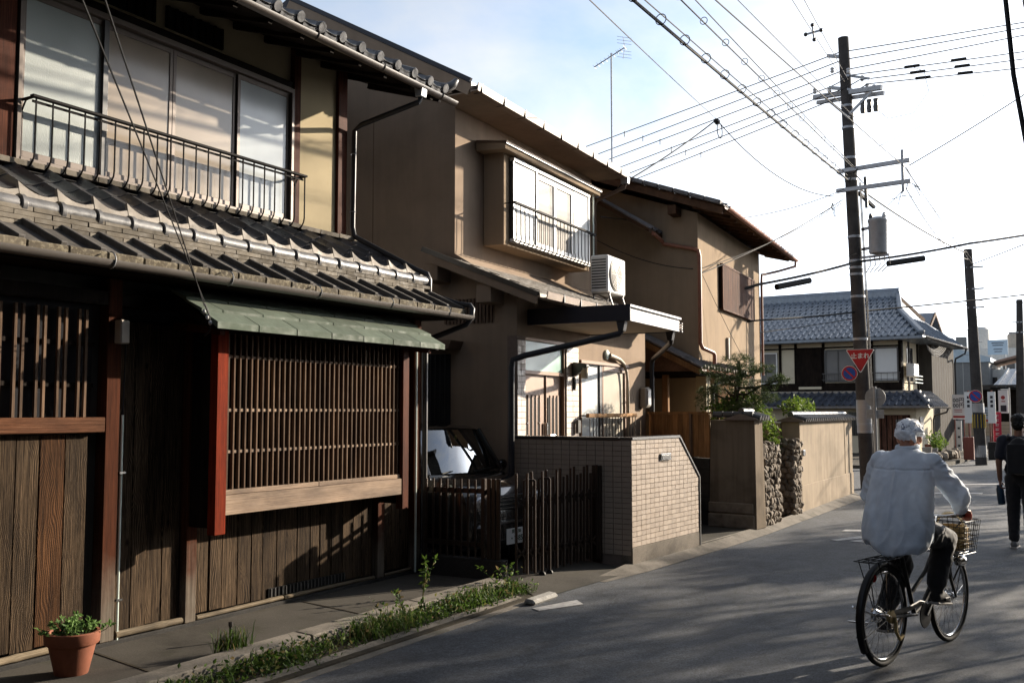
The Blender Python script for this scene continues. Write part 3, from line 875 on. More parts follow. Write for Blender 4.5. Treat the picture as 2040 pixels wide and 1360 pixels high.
# pantiles
sl = math.atan2(.46, .88)
tile = pantile(PT, .235).mesh('tile', 'smoked_tile', smooth=True)
ROWS = 4
for r_ in range(ROWS):
    for k in range(NC):
        d = .215 * (ROWS - 1 - r_)
        x = -.2 - .215 - d * math.cos(sl) + .01
        z = 3.10 + (.215 + d) * math.sin(sl) + .012
        link('pantile', tile, PR, (x + rn.uniform(-.004, .004), ye - .06 - (k + 1) * PT, z + rn.uniform(-.003, .003)), (0, sl + rn.uniform(-.012, .012), rn.uniform(-.006, .006)))
fl = MB().cb((0, 0, 0), (.13, .3, .045)).mesh('flashing', 'noshi_tile', bevel=.004)
for k in range(22):
    link('ridge_brick', fl, PR, (-.99, ye - .32 - k * .304, 3.555), (0, rn.uniform(.1, .2), rn.uniform(-.01, .01)))
# gutter of the pent roof
GT = halfpipe((.44, Y0, 2.655), (.44, 8.82, 2.645), .052).build('gutter', 'grey_gutter', A, smooth=True)
for y in (3.3, 4.35, 5.4, 6.4, 7.4, 8.35):
    MB().torus((.44, y, 2.652), .056, .005, axis=1, n=12, m=6, a0=R(0), a1=R(180)).build('gutter_hook', 'galvanised', GT, rot=None)
# --- upper storey
xu = -1.02
box('upper_wall', 'bounce_plaster', A, -4.2, xu - .06, Y0, 8.42, 3.3, 5.6)
for a, b in ((Y0, 4.37), (7.74, 8.34)): box('plaster_panel', 'ochre_plaster', A, xu - .06, xu - .005, a, b, 3.45, 5.5)
for y, w in ((4.47, .17), (7.69, .10), (8.42, .15)): box('post', 'brown_post', A, xu - .06, xu + .03, y - w / 2, y + w / 2, 3.45, 5.5, bevel=.005)
box('head_beam', 'dark_wood', A, xu - .05, xu + .02, 4.56, 7.63, 4.98, 5.06, bevel=.004)
box('upper_panel', 'ochre_plaster', A, xu - .06, xu - .02, 4.56, 7.63, 5.06, 5.5)
for y0 in (5.2, 6.0):
    tr_ = box('transom', 'black_void', A, xu - .02, xu - .005, y0, y0 + .68, 5.1, 5.3)
    for k in range(8): box('slat', 'dark_wood', tr_, .008, .025, -.32 + k * .0915 - .012, -.32 + k * .0915 + .012, -.1, .1)
UW = box('upper_window', 'black_void', A, xu - .06, xu - .04, 4.57, 7.63, 3.55, 4.98)
def uwp(name, mat, x0, x1, y0, y1, z0, z1, bevel=0.002):
    c = UW.location
    return box(name, mat, UW, x0 - c.x, x1 - c.x, y0 - c.y, y1 - c.y, z0 - c.z, z1 - c.z, bevel)
uwp('frame', 'alu', xu - .03, xu + .045, 4.57, 4.605, 3.55, 4.98); uwp('frame', 'alu', xu - .03, xu + .045, 7.595, 7.63, 3.55, 4.98)
uwp('frame', 'alu', xu - .03, xu + .05, 4.605, 7.595, 3.55, 3.6); uwp('frame', 'alu', xu - .03, xu + .05, 4.605, 7.595, 4.93, 4.98)
pe = [4.605, 5.37, 6.10, 6.87, 7.595]
for i, m_ in enumerate(('pane_green', 'pane_beige', 'pane_beige', 'pane_blue')):
    dx = 0.0 if i in (0, 3) else -.022
    a, b = pe[i], pe[i + 1]
    sh = uwp('sash', 'alu', xu - .012 + dx, xu + .008 + dx, a + .002, a + .038, 3.602, 4.928)
    uwp('sash', 'alu', xu - .012 + dx, xu + .008 + dx, b - .038, b - .002, 3.602, 4.928)
    uwp('sash', 'alu', xu - .012 + dx, xu + .008 + dx, a + .038, b - .038, 3.602, 3.66)
    uwp('sash', 'alu', xu - .012 + dx, xu + .008 + dx, a + .038, b - .038, 4.88, 4.928)
    pn = uwp('pane', m_, xu - .004 + dx, xu + .0 + dx, a + .038, b - .038, 3.66, 4.88, 0)
uwp('jamb', 'dark_metal', xu + .009, xu + .03, 5.335, 5.385, 3.602, 4.928)
# balcony railing with belly-curved balusters
BR = MB().beam((-.85, 4.60, 4.055), (-.85, 7.68, 4.055), .045, .022).build('railing', 'rail_metal', A, bevel=.003)
MB().beam((-.87, 4.62, 4.02), (-.87, 7.66, 4.02), .008, .02).build('rail', 'rail_metal', BR)
MB().beam((-.985, 4.60, 3.50), (-.985, 7.68, 3.50), .02, .012).build('rail', 'rail_metal', BR)
MB().beam((-.93, 4.60, 3.485), (-.93, 7.68, 3.485), .03, .008).build('rail', 'rail_metal', BR)
bal = MB().tube([(0, 0, 0), (0, 0, -.40)] + [(-.12 + .12 * math.cos(R(t)), 0, -.42 - .12 * math.sin(R(t))) for t in (0, 22, 45, 67, 90)], .0075, 6).mesh('baluster', 'rail_metal', smooth=True)
for k in range(22): link('baluster', bal, BR, (-.85, 4.64 + k * (7.66 - 4.64) / 21, 4.045))
for y in (4.62, 7.66):
    MB().tube([(-.85, y, 4.05), (-.95, y, 4.04), (-1.0, y, 3.96)], .008, 6).build('bracket', 'rail_metal', BR)
    MB().beam((-.85, y, 4.05), (-1.02, y, 4.05), .012, .02).build('bracket', 'rail_metal', BR)
# --- upper roof
UR = MB().prism([(-.13, 5.135), (-.13, 5.185), (-4.6, 7.0), (-8.8, 5.3), (-8.8, 5.2), (-4.6, 6.88), (-1.0, 5.42), (-.4, 5.2)], 1, Y0, 9.1).build('upper_roof', 'dark_wood', A)
for k in range(18):
    MB().beam((-.16, 1.8 + k * .42, 5.125), (-1.05, 1.8 + k * .42, 5.40), .05, .06).build('rafter', 'dark_wood', UR)
us = math.atan2(1.815, 4.47)
et = pantile(PT, .25, amp=.04)
et.lathe([(0, .0), (.05, .0), (.056, -.012), (.05, -.05)], (.262, PT * .81, .008), 14, axis=0)
et.prism([(.0, -.062), (PT * .62, -.062), (PT * .62, -.01), (0, -.01)], 0, .225, .25)
etm = et.mesh('eave_tile', 'smoked_tile', smooth=True)
NU = int((9.1 - Y0) / PT)
for r_ in range(3):
    for k in range(NU):
        x = -.30 - r_ * .2 * math.cos(us); z = 5.335 + r_ * .2 * math.sin(us)
        link('eave_tile' if r_ == 0 else 'pantile', etm if r_ == 0 else tile, UR, (x, 9.12 - (k + 1) * PT, z), (0, us + rn.uniform(-.01, .01), 0))
# verge roll: round tiles up the gable edge, and the upturned corner tile
for j in range(6):
    a = Vector((-.3 - j * .27, 9.10, 5.36 + j * .27 * .406)); b = a + Vector((-.27, 0, .27 * .406))
    MB().tube([a, b], [.062, .052], 12).build('verge_tile', 'smoked_tile', UR, smooth=True)
    MB().tube([a + Vector((0, -.32, .03)), b + Vector((0, -.32, .03))], [.05, .044], 12).build('verge_tile', 'cap_tile', UR, smooth=True)
MB().tube([(-.34, 9.12, 5.36), (-.22, 9.14, 5.31), (-.12, 9.17, 5.29), (-.07, 9.22, 5.33), (-.05, 9.27, 5.40)], [.06, .06, .058, .05, .03], 12).build('corner_tile', 'cap_tile', UR, smooth=True)
MB().beam((-.16, 9.13, 5.20), (-4.6, 9.13, 7.0), .04, .16).build('bargeboard', 'dark_wood', UR)
UG = halfpipe((-.06, Y0, 5.15), (-.06, 9.25, 5.14), .048).build('gutter', 'bronze_gutter', A, smooth=True)
for y in (4.9, 5.9, 6.9, 7.9, 8.95):
    MB().torus((-.06, y, 5.145), .052, .006, axis=1, n=12, m=6, a0=0, a1=R(180)).build('gutter_hook', 'bronze_gutter', UG)
# rainwater pipe: hopper, swan neck, down the post, over the pent roof and off its corner
MB().prism([(-.115, 5.02), (-.035, 5.02), (-.02, 5.14), (-.13, 5.14)], 1, 8.56, 8.66).build('hopper', 'galvanised', A, bevel=.006)
MB().tube([(-.075, 8.61, 5.03), (-.09, 8.60, 4.97), (-.85, 8.56, 4.82), (-.94, 8.555, 4.76), (-.95, 8.555, 3.68), (-.93, 8.56, 3.58), (-.85, 8.58, 3.53), (-.2, 8.74, 3.17), (-.08, 8.76, 3.12), (-.06, 8.77, 3.06), (-.05, 8.77, 2.9), (.30, 8.8, 2.78), (.43, 8.82, 2.76), (.46, 8.82, 2.72), (.46, 8.8, 2.62), (.42, 8.76, 2.55), (.12, 8.6, 2.42), (.06, 8.56, 2.38), (.05, 8.545, 2.25)], .029, 10).build('downpipe', 'black_pipe', A, smooth=True)
for z in (4.5, 3.85): MB().torus((-.95, 8.555, z), .033, .005, axis=2, n=12, m=5).build('pipe_clip', 'galvanised', A)

# ================================================================== HOUSE B: brown mortar house
B = thing('mortar_house', 'brown mortar two-storey house with white bay window, tiled entrance and steel canopy', 'house', (-5.93, 10.3, 0), 3.0)
xu = -.86
# side and rear mass
MB().prism([(-5.6, 0), (-.13, 0), (-.13, 3.16), (-.87, 3.6), (-.87, 5.60), (-3.23, 6.92), (-5.6, 5.6)], 1, 0.0, 4.42).build('wall', 'brown_mortar', B)
for x in (-2.11, -3.6): box('seam', 'verge_board', B, x - .004, x + .004, -.003, 0.0, 2.9, 5.5)
for a, b in ((0.22, 1.42),): pass
# ground-floor front, built round its openings
box('front_wall', 'brown_mortar', B, -.13, 0.0, 1.83, 1.88, 0.1, 3.05)
box('front_wall', 'brown_mortar', B, -.13, 0.0, 3.70, 4.52, 0.1, 3.05)
box('front_wall', 'brown_mortar', B, -.13, 0.0, 1.88, 3.70, 2.345, 3.05)
box('front_wall', 'brown_mortar', B, -.13, 0.0, 1.88, 3.70, .1, .5)
box('side_wall', 'brown_mortar', B, -3.6, -.13, 4.42, 4.52, 0.1, 3.05)
box('front_wall', 'brown_mortar', B, -.13, -.002, 0.0, 1.83, 2.55, 3.05)
box('doorstep', 'footing', B, 0.0, 1.1, 0.05, 3.7, 0.0, .42, bevel=.01)
def tiles(parent, y0, y1, z0, z1, x, w, h, mat, face=1, clip=None, name='tile', limit=None):
    """separate facing tiles with recessed joints on the plane x (face=1: facing +x; face=-1: facing -y at y=x)"""
    made = []
    nz = int(round((z1 - z0) / h)); r_ = 0
    for j in range(nz):
        zz0 = z0 + j * h; yy = y0
        ny = int(math.ceil((y1 - y0) / w - 1e-6))
        for i in range(ny):
            a, b = y0 + i * w + .003, min(y0 + (i + 1) * w, y1) - .003
            if b - a < .01: continue
            poly = [(a, zz0 + .003), (b, zz0 + .003), (b, zz0 + h - .003), (a, zz0 + h - .003)]
            if clip:
                (px, pz), (qx, qz) = clip
                o_ = []
                side = lambda p: (qx - px) * (p[1] - pz) - (qz - pz) * (p[0] - px)
                for m in range(len(poly)):
                    c, d = poly[m], poly[(m + 1) % len(poly)]
                    sc, sd_ = side(c), side(d)
                    if sc <= 0: o_.append(c)
                    if sc * sd_ < 0:
                        t = sc / (sc - sd_); o_.append((c[0] + (d[0] - c[0]) * t, c[1] + (d[1] - c[1]) * t))
                poly = o_
                if len(poly) < 3: continue
            cy, cz = sum(p[0] for p in poly) / len(poly), sum(p[1] for p in poly) / len(poly)
            lp_ = [(p[0] - cy, p[1] - cz) for p in poly]
            pr = rn.uniform(-.0012, .0012)
            if face == 1: made.append(MB().prism(lp_, 0, -.006, .006 + pr).build(name, mat, parent, loc=(x, cy, cz)))
            else: made.append(MB().prism(lp_, 1, -.006 + pr, .006).build(name, mat, parent, loc=(cy, x, cz)))
    return made
PLb = box('pilaster', 'mortar_joint', B, -.13, 0.0, 0.0, .215, .1, 2.55)
tiles(PLb, -.107, .107, -1.2, 1.2, .067, .108, .072, 'pilaster_tile')
PLc = box('pilaster', 'mortar_joint', B, -.13, 0.0, 1.43, 1.83, .1, 2.55)
tiles(PLc, -.20, .20, -1.2, 1.2, .067, .2, .072, 'pilaster_tile')
# entrance: door leaf, side leaf, transom
DR = box('door', 'door_panel', B, -.10, -.06, .23, 1.42, .43, 2.10)
def drp(name, mat, x0, x1, y0, y1, z0, z1, bevel=0.002):
    c = DR.location
    return box(name, mat, DR, x0 - c.x, x1 - c.x, y0 - c.y, y1 - c.y, z0 - c.z, z1 - c.z, bevel)
drp('frame', 'brown_alu', -.09, -.01, .217, .252, .43, 2.55); drp('frame', 'brown_alu', -.09, -.01, 1.39, 1.428, .43, 2.55)
drp('frame', 'brown_alu', -.09, -.01, .252, 1.39, 2.10, 2.145); drp('frame', 'brown_alu', -.09, -.01, .252, 1.39, 2.51, 2.55)
drp('transom_pane', 'pane_mint', -.05, -.04, .252, 1.39, 2.145, 2.51, 0)
drp('meeting_post', 'brown_alu', -.06, -.04, .895, .915, .43, 2.10)
for y in (.36, .47, .58, .69, 1.00, 1.11, 1.22, 1.32):
    drp('slot', 'black_void', -.0595, -.052, y - .03, y + .03, .5, 1.82, 0)
for y in (.315, .415, .525, .635, .745, 1.055, 1.165, 1.275):
    drp('rib', 'door_panel', -.058, -.046, y - .022, y + .022, .45, 1.85, .004)
for y in (.36, .69):
    for z in (.8, 1.15, 1.5): drp('pin', 'steel', -.054, -.03, y - .016, y + .016, z - .008, z + .008, 0)
MB().beam((.02, 0, 0), (.02, 0, .0), .01, .01)
hd = drp('handle', 'steel', -.05, -.005, .845, .885, 1.22, 1.50, .008)
MB().tube([(.02, 0, -.02), (.06, 0, -.02), (.065, .13, -.02)], .012, 8).build('lever', 'steel', hd, smooth=True)
# wall lantern, intercom
LN = MB().prism([(0, 2.10), (.05, 2.12), (.22, 2.23), (.22, 2.27), (.03, 2.30), (0, 2.28)], 1, 1.60, 1.70).build('wall_lamp', 'dark_metal', B, bevel=.008)
MB().lathe([(.03, 2.23), (.052, 2.225), (.046, 2.08), (.0, 2.08)], (.17, 1.65, 0), 12).build('lamp_shade', 'pane_cream', LN, smooth=True)
MB().tube([(.02, 1.65, 2.1), (.03, 1.65, 1.98), (.02, 1.65, 1.93)], .02, 8).build('stem', 'dark_metal', LN, smooth=True)
box('intercom', 'dark_metal', B, .03, .07, 1.66, 1.76, 1.35, 1.53, bevel=.008)
# ground-floor window
GW = box('window', 'black_void', B, -.08, -.06, 1.88, 3.70, .5, 2.34)
def gwp(name, mat, x0, x1, y0, y1, z0, z1, bevel=0.002):
    c = GW.location
    return box(name, mat, GW, x0 - c.x, x1 - c.x, y0 - c.y, y1 - c.y, z0 - c.z, z1 - c.z, bevel)
gwp('frame', 'brown_alu', -.06, .03, 1.88, 3.70, 2.30, 2.345); gwp('frame', 'brown_alu', -.06, .02, 1.88, 1.915, .5, 2.30); gwp('frame', 'brown_alu', -.06, .02, 3.66, 3.70, .5, 2.30)
gwp('pane', 'pane_white', -.04, -.03, 1.92, 2.62, .55, 2.30, 0)
gwp('sash', 'dark_metal', -.045, -.005, 2.62, 2.70, .5, 2.30); gwp('sash', 'brown_alu', -.03, .0, 2.70, 2.75, .5, 2.30)
gwp('pane', 'pane_cream', -.028, -.02, 2.75, 3.60, .55, 2.22, 0)
gwp('sash', 'door_panel', -.03, .005, 3.60, 3.66, .5, 2.30); gwp('sash', 'door_panel', -.03, .005, 2.75, 3.60, 2.22, 2.30)
RL = MB().beam((.12, 1.86, 1.585), (.12, 3.74, 1.585), .05, .055).build('railing', 'handrail_wood', B, bevel=.008)
for k in range(16): MB().tube([(.12, 1.95 + k * .118, 1.56), (.12, 1.95 + k * .118, .9)], .006, 6).build('bar', 'dark_metal', RL)
MB().tube([(.0, 1.87, 1.585), (.12, 1.87, 1.585)], .01, 6).build('bracket', 'dark_metal', RL); MB().tube([(.0, 3.72, 1.585), (.12, 3.72, 1.585)], .01, 6).build('bracket', 'dark_metal', RL)
# covered refrigerant line beside the window
m_plain('duct_beige', (.4, .34, .27), .5)
MB().lathe([(.0, 0.0), (.07, 0.0), (.07, .03), (.04, .05), (0, .05)], (0, 2.83, 2.46), 16, axis=0).build('vent_cap', 'white_pipe', B, smooth=True)
MB().tube([(.05, 2.86, 2.45), (.055, 3.05, 2.43), (.055, 3.25, 2.405), (.055, 3.42, 2.35), (.055, 3.53, 2.24), (.055, 3.58, 2.08), (.055, 3.60, 1.8), (.055, 3.6, .6)], [.034, .034, .03, .026, .022, .02, .02, .02], 12).build('duct', 'duct_beige', B, smooth=True)
mt = box('meter', 'meter_grey', B, .0, .13, 4.22, 4.44, 1.70, 2.02, bevel=.03)
box('meter_window', 'silver_steel', mt, .066, .075, -.07, .07, -.12, .12, bevel=.01)
# small barred side window with hood
sw = box('window', 'pane_dark', B, -1.3, -.92, -.02, .0, 1.35, 2.35)
for k in range(5): box('bar', 'dark_metal', sw, -.15 + k * .07, -.142 + k * .07, -.04, -.032, -.5, .5)
MB().prism([(-1.4, 2.40), (-.78, 2.40), (-.74, 2.5), (-1.4, 2.53)], 1, -.3, .0).build('window_hood', 'verge_board', B)
# --- entrance canopy
CN = MB().prism([(.0, 2.715), (1.29, 2.715), (1.29, 2.87), (.0, 2.89)], 1, .31, 2.2).build('canopy', 'navy_steel', B)
box('fascia', 'silver_steel', CN, 1.292, 1.312, .305, 2.205, 2.70, 2.845, bevel=.003)
box('fascia_lip', 'silver_steel', CN, 1.292, 1.335, .29, 2.22, 2.86, 2.89, bevel=.003)
for z in (2.74, 2.76): box('groove', 'dark_metal', CN, 1.3125, 1.3135, .32, 2.19, z, z + .003)
for y in (.36, 2.14): box('groove', 'dark_metal', CN, 1.3125, 1.3135, y, y + .003, 2.705, 2.84)
box('soffit', 'soffit_board', CN, .02, 1.28, .325, 2.185, 2.705, 2.713)
box('side_fascia', 'navy_steel', CN, -.01, 1.33, .285, .305, 2.695, 2.89, bevel=.003); box('side_fascia', 'navy_steel', CN, -.01, 1.29, 2.205, 2.225, 2.695, 2.89, bevel=.003)
for k in range(4): box('end_clip', 'silver_steel', CN, 1.30, 1.34, 2.225, 2.26, 2.70 + k * .035, 2.715 + k * .035)
for (hx, hy, pts) in ((1.2, .36, [(1.2, .36, 2.6), (1.17, .33, 2.55), (.75, .12, 2.44), (.2, -.22, 2.29), (.09, -.29, 2.24), (.08, -.30, 2.15), (.08, -.30, .0)]),
                      (1.22, 2.1, [(1.22, 2.1, 2.6), (1.19, 2.2, 2.56), (.7, 3.3, 2.52), (.14, 4.5, 2.47), (.09, 4.6, 2.43), (.085, 4.6, 2.3), (.085, 4.6, .0)])):
    MB().prism([(hx - .03, 2.58), (hx + .03, 2.58), (hx + .055, 2.70), (hx - .055, 2.70)], 1, hy - .05, hy + .05).build('hopper', 'black_pipe', CN, bevel=.004)
    MB().tube(pts, .036, 12).build('downpipe', 'black_pipe', CN, smooth=True)
# --- pent roof between the storeys
PB = MB().prism([(.44, 2.93), (.46, 2.99), (-1.1, 3.625), (-1.1, 3.50), (-.86, 3.42), (.2, 3.0)], 1, -.34, 4.6).build('pent_roof', 'verge_board', B)
ps = math.atan2(.635, 1.56)
for j in range(10):
    a = Vector((.47 - j * .135, 0, 2.998 + j * .135 * math.tan(ps))); b = a + Vector((-.15, 0, .15 * math.tan(ps)))
    if b.x < -.88: b = Vector((-.88, 0, a.z + (a.x + .88) * math.tan(ps)))
    for i in range(5):
        ya = -.36 + i * 1.0 + (.5 if j % 2 else 0) * .6; yb = min(ya + .995, 4.6)
        MB().add([(a.x, ya, a.z - .004), (a.x, yb, a.z - .004), (a.x, yb, a.z + .014), (a.x, ya, a.z + .014), (b.x, ya, b.z - .004), (b.x, yb, b.z - .004), (b.x, yb, b.z + .004), (b.x, ya, b.z + .004)],
                 [(0, 1, 2, 3), (7, 6, 5, 4), (3, 2, 6, 7), (0, 4, 5, 1), (0, 3, 7, 4), (1, 5, 6, 2)]).build('slate', 'grey_slate', PB)
MB().beam((.45, -.36, 2.985), (-1.12, -.36, 3.625), .035, .06).build('verge_flashing', 'dark_metal', PB)
MB().beam((.44, -.352, 2.92), (-1.1, -.352, 3.54), .03, .10).build('bargeboard', 'brown_mortar', PB)
for x, z in ((-.28, 3.12), (-1.02, 3.42)): MB().box(x - .1, x + .1, -.33, .0, z - .19, z + .02).build('purlin', 'brown_mortar', PB, bevel=.006)
for k in range(14): box('louvre', 'verge_board', PB, -1.0 + k * .05, -.975 + k * .05, -.03, -.001, 2.72, 3.02)
g1 = MB().prism([(.46, 2.93), (.56, 2.93), (.575, 3.01), (.56, 3.01), (.55, 2.945), (.47, 2.945), (.47, 3.0), (.46, 3.0)], 1, -.34, 4.7).build('gutter', 'tan_gutter', PB)
for y in (.1, .6, 1.1, 1.6, 2.1): box('gutter_clip', 'dark_metal', g1, .455, .58, y, y + .012, 2.925, 3.018)
# --- bay window
m_frost('curtain_tan', (.15, .125, .1), rough=.5, bmp=.05, spec=.12)
BY = MB().box(xu, -.56, .72, 3.56, 3.80, 5.02).build('bay_window', 'tan_mortar', B, bevel=.006)
MB().prism([(xu, 5.02), (-.43, 5.00), (-.43, 5.075), (xu, 5.13)], 1, .52, 3.72).build('bay_hood', 'tan_mortar', BY)
MB().prism([(xu, 5.131), (-.40, 5.076), (-.40, 5.095), (xu, 5.155)], 1, .50, 3.74).build('hood_flashing', 'verge_board', BY)
MB().beam((-.415, .5, 5.066), (-.415, 3.74, 5.066), .02, .012).build('drip_edge', 'dark_metal', BY)
def byp(name, mat, x0, x1, y0, y1, z0, z1, bevel=0.002): return box(name, mat, BY, x0, x1, y0, y1, z0, z1, bevel)
byp('window_box', 'black_void', -.56, -.552, .88, 3.46, 3.87, 4.96, 0)
byp('frame', 'white_paint', -.56, -.49, .88, 3.46, 4.93, 4.975); byp('frame', 'white_paint', -.56, -.49, .88, 3.46, 3.855, 3.90)
byp('frame', 'white_paint', -.56, -.50, 3.42, 3.46, 3.90, 4.93); byp('frame', 'dark_metal', -.56, -.50, .88, .905, 3.90, 4.93)
byp('shutter_panel', 'blind_white', -.548, -.515, .91, 1.56, 3.90, 4.93)
byp('stile', 'dark_metal', -.56, -.50, 1.565, 1.61, 3.90, 4.93)
for a, b in ((1.62, 2.24), (2.24, 2.86)):
    byp('sash', 'white_paint', -.545, -.52, a, a + .045, 3.90, 4.93); byp('sash', 'white_paint', -.545, -.52, b - .045, b, 3.90, 4.93)
    byp('sash', 'white_paint', -.545, -.52, a + .045, b - .045, 4.85, 4.93); byp('sash', 'white_paint', -.545, -.52, a + .045, b - .045, 3.90, 3.96)
    byp('pane', 'curtain_tan', -.54, -.535, a + .045, b - .17, 3.96, 4.85, 0); byp('pane', 'curtain_grey', -.54, -.536, b - .17, b - .045, 3.96, 4.85, 0)
byp('shutter_panel', 'blind_white', -.548, -.515, 2.88, 3.42, 3.90, 4.93)
RB = MB().beam((-.42, .74, 4.345), (-.42, 3.50, 4.345), .04, .03).build('bay_railing', 'rail_metal', B, bevel=.003)
MB().beam((-.43, .8, 3.86), (-.43, 3.46, 3.86), .012, .012).build('rail', 'rail_metal', RB)
bb = MB().tube([(0, 0, 0), (0, 0, -.38), (.012, 0, -.45), (.0, 0, -.49), (-.04, 0, -.505), (-.09, 0, -.49)], .006, 6).mesh('baluster', 'rail_metal', smooth=True)
for k in range(22): link('baluster', bb, RB, (-.42, .80 + k * 2.66 / 21, 4.34))
for y in (.76, 3.49): MB().tube([(-.42, y, 4.345), (-.56, y, 4.345)], .008, 6).build('bracket', 'rail_metal', RB)
MB().tube([(-.50, 3.60, 5.05), (-.50, 3.60, 3.4)], .014, 8).build('pipe', 'white_pipe', B)
# --- main roof
UB = MB().prism([(-.40, 5.50), (-.40, 5.58), (-3.23, 7.16), (-6.1, 5.56), (-6.1, 5.46), (-3.23, 7.04), (-.87, 5.72)], 1, -.42, 4.62).build('main_roof', 'navy_steel', B)
MB().beam((-.40, -.43, 5.60), (-3.25, -.43, 7.19), .04, .05).build('verge_flashing', 'navy_steel', UB)
MB().beam((-.42, -.41, 5.49), (-3.23, -.41, 7.06), .04, .14).build('bargeboard', 'brown_mortar', UB)
for t in (.12, .38, .64, .9):
    p = Vector((-.45, 0, 5.44)).lerp(Vector((-3.23, 0, 7.0)), t)
    MB().box(p.x - .09, p.x + .09, -.39, 0, p.z - .13, p.z + .02).build('purlin', 'brown_mortar', UB)
g2 = MB().prism([(-.40, 5.46), (-.30, 5.46), (-.285, 5.55), (-.30, 5.55), (-.31, 5.475), (-.39, 5.475), (-.39, 5.54), (-.40, 5.54)], 1, -.44, 4.66).build('gutter', 'tan_gutter', UB)
for k in range(9): box('gutter_clip', 'dark_metal', g2, -.405, -.28, -.35 + k * .58, -.338 + k * .58, 5.455, 5.558)
MB().prism([(-.40, 5.36), (-.29, 5.36), (-.28, 5.47), (-.41, 5.47)], 1, 4.55, 4.66).build('hopper', 'silver_steel', UB, bevel=.005)
MB().tube([(-.345, 4.6, 5.37), (-.36, 4.6, 5.30), (-.8, 4.50, 5.12), (-.84, 4.48, 5.05), (-.84, 4.48, 3.5)], .03, 10).build('downpipe', 'verge_board', UB, smooth=True)
MB().box(-.87, -.40, -.41, 4.6, 5.46, 5.475).build('soffit', 'brown_mortar', UB)

# air conditioner standing on the pent roof
AC = thing('air_conditioner', 'white outdoor air conditioner unit on a steel stand beside the bay window', 'air conditioner', (-5.93 + .2 - .42, 10.3 + 3.42, 3.40), 3.0)
ab = MB().box(-.28, .0, -.38, .34, .0, .56).build('casing', 'white_paint', AC, bevel=.018)
MB().lathe([(.0, 0), (.235, 0), (.245, .012), (.225, .02), (0, .02)], (.0, -.08, .28), 28, axis=0).build('fan_ring', 'meter_grey', AC, smooth=True)
for r_ in (.06, .10, .14, .18, .22): MB().torus((.026, -.08, .28), r_, .003, axis=0, n=28, m=5).build('grille_ring', 'white_paint', AC)
for t in range(8): MB().beam((.026, -.08, .28), (.026, -.08 + .23 * math.cos(t * .785), .28 + .23 * math.sin(t * .785)), .004, .005).build('grille_spoke', 'white_paint', AC)
for k in range(11): box('louvre', 'dark_metal', AC, -.26, -.03, -.383, -.379, .06 + k * .042, .08 + k * .042)
for y in (-.28, .26):
    MB().tube([(-.03, y, .0), (.04, y, -.22)], .014, 6).build('stand_leg', 'silver_steel', AC); MB().tube([(-.26, y, .0), (-.28, y, -.14)], .014, 6).build('stand_leg', 'silver_steel', AC)
    MB().beam((-.29, y, -.005), (.0, y, -.005), .03, .02).build('stand_rail', 'silver_steel', AC)
MB().beam((.04, -.34, -.23), (.04, .32, -.24), .04, .03).build('stand_foot', 'silver_steel', AC)

# ================================================================== tiled garden wall of house B
TW = thing('tiled_wall', 'low garden wall faced with beige tiles, its street end sloped off', 'wall', (-4.38, 10.1, 0), -3.8)
prof = [(0.0, -.1), (1.80, -.1), (1.80, .83), (1.24, 1.33), (0, 1.33)]
MB().prism(prof, 0, -.13, -.006).build('core', 'mortar_joint', TW)
MB().box(-1.55, -.131, 0.006, .12, -.1, 1.33).build('core', 'mortar_joint', TW)
box('plinth', 'footing', TW, -.129, .012, -.003, 1.795, -.12, .165, bevel=.005)
fm = tiles(TW, 0.0, 1.80, .168, 1.33, 0.002, .1125, .0557, 'wall_tile', clip=((1.24, 1.325), (1.80, .83)))
left = max(0, 296 - len(fm)); rest_t = MB(); cols = [(i, j) for i in range(13, -1, -1) for j in range(22)]
one = MB().cb((0, 0, 0), (.1045, .012, .0497)).mesh('tile', 'wall_tile')
for q, (i, j) in enumerate(cols):
    cx_, cz_ = -1.55 + (i + .5) * .1107, .08 + (j + .5) * .0565
    if q < left: link('tile', one, TW, (cx_, 0.0, cz_))
    else: rest_t.cb((cx_, 0.0, cz_), (.1045, .012, .0497))
stuff(rest_t.build('tile', 'wall_tile', TW))
cp = [((.0, 1.345), (1.245, 1.345)), ((1.245, 1.345), (1.815, .84)), ((1.815, .84), (1.815, .0))]
for (a, za), (b, zb) in cp: MB().beam((-.06, a, za), (-.06, b, zb), .16, .03, up=(1, 0, 0) if False else (0, 0, 1) if a != b else (0, 1, 0)).build('coping', 'dark_metal', TW, bevel=.004)
box('coping', 'dark_metal', TW, -1.56, -.14, -.02, .13, 1.332, 1.36, bevel=.004)
ms = box('mail_slot', 'steel', TW, .006, .03, .70, .97, 1.08, 1.16, bevel=.006)
box('slot_flap', 'dark_metal', ms, .012, .016, -.11, .11, -.02, .02)

# ================================================================== low wall, fixed fence and folding gate of the driveway
LWL = box('low_wall', 'block_concrete', None, -6.02, -5.03, 8.44, 8.56, -.1, .19, bevel=.006)
tag(LWL, 'dark low concrete wall under the fixed fence panel', 'wall')
FN = thing('fence_panel', 'fixed brown metal fence panel on the low concrete wall', 'fence', (-5.55, 8.5, .19))
for k in range(9):
    MB().beam((-.42 + k * .085, 0, 0), (-.42 + k * .085, 0, .775), .02, .02).build('bar', 'gate_metal', FN, bevel=.003)
for z in (.13, .66): MB().beam((-.46, .018, z), (.43, .018, z), .012, .05).build('rail', 'gate_metal', FN, bevel=.002)
for x, w in ((.28, .05), (.345, .035), (.40, .04), (.45, .025)): MB().beam((x, -.01, -.08 if x > .39 else 0), (x, -.01, .79), w, .045).build('post', 'gate_metal', FN, bevel=.005)
FG = thing('folding_gate', 'half-open brown metal folding gate across the driveway', 'gate', (-4.98, 8.62, 0))
nb_ = 22
gp = []
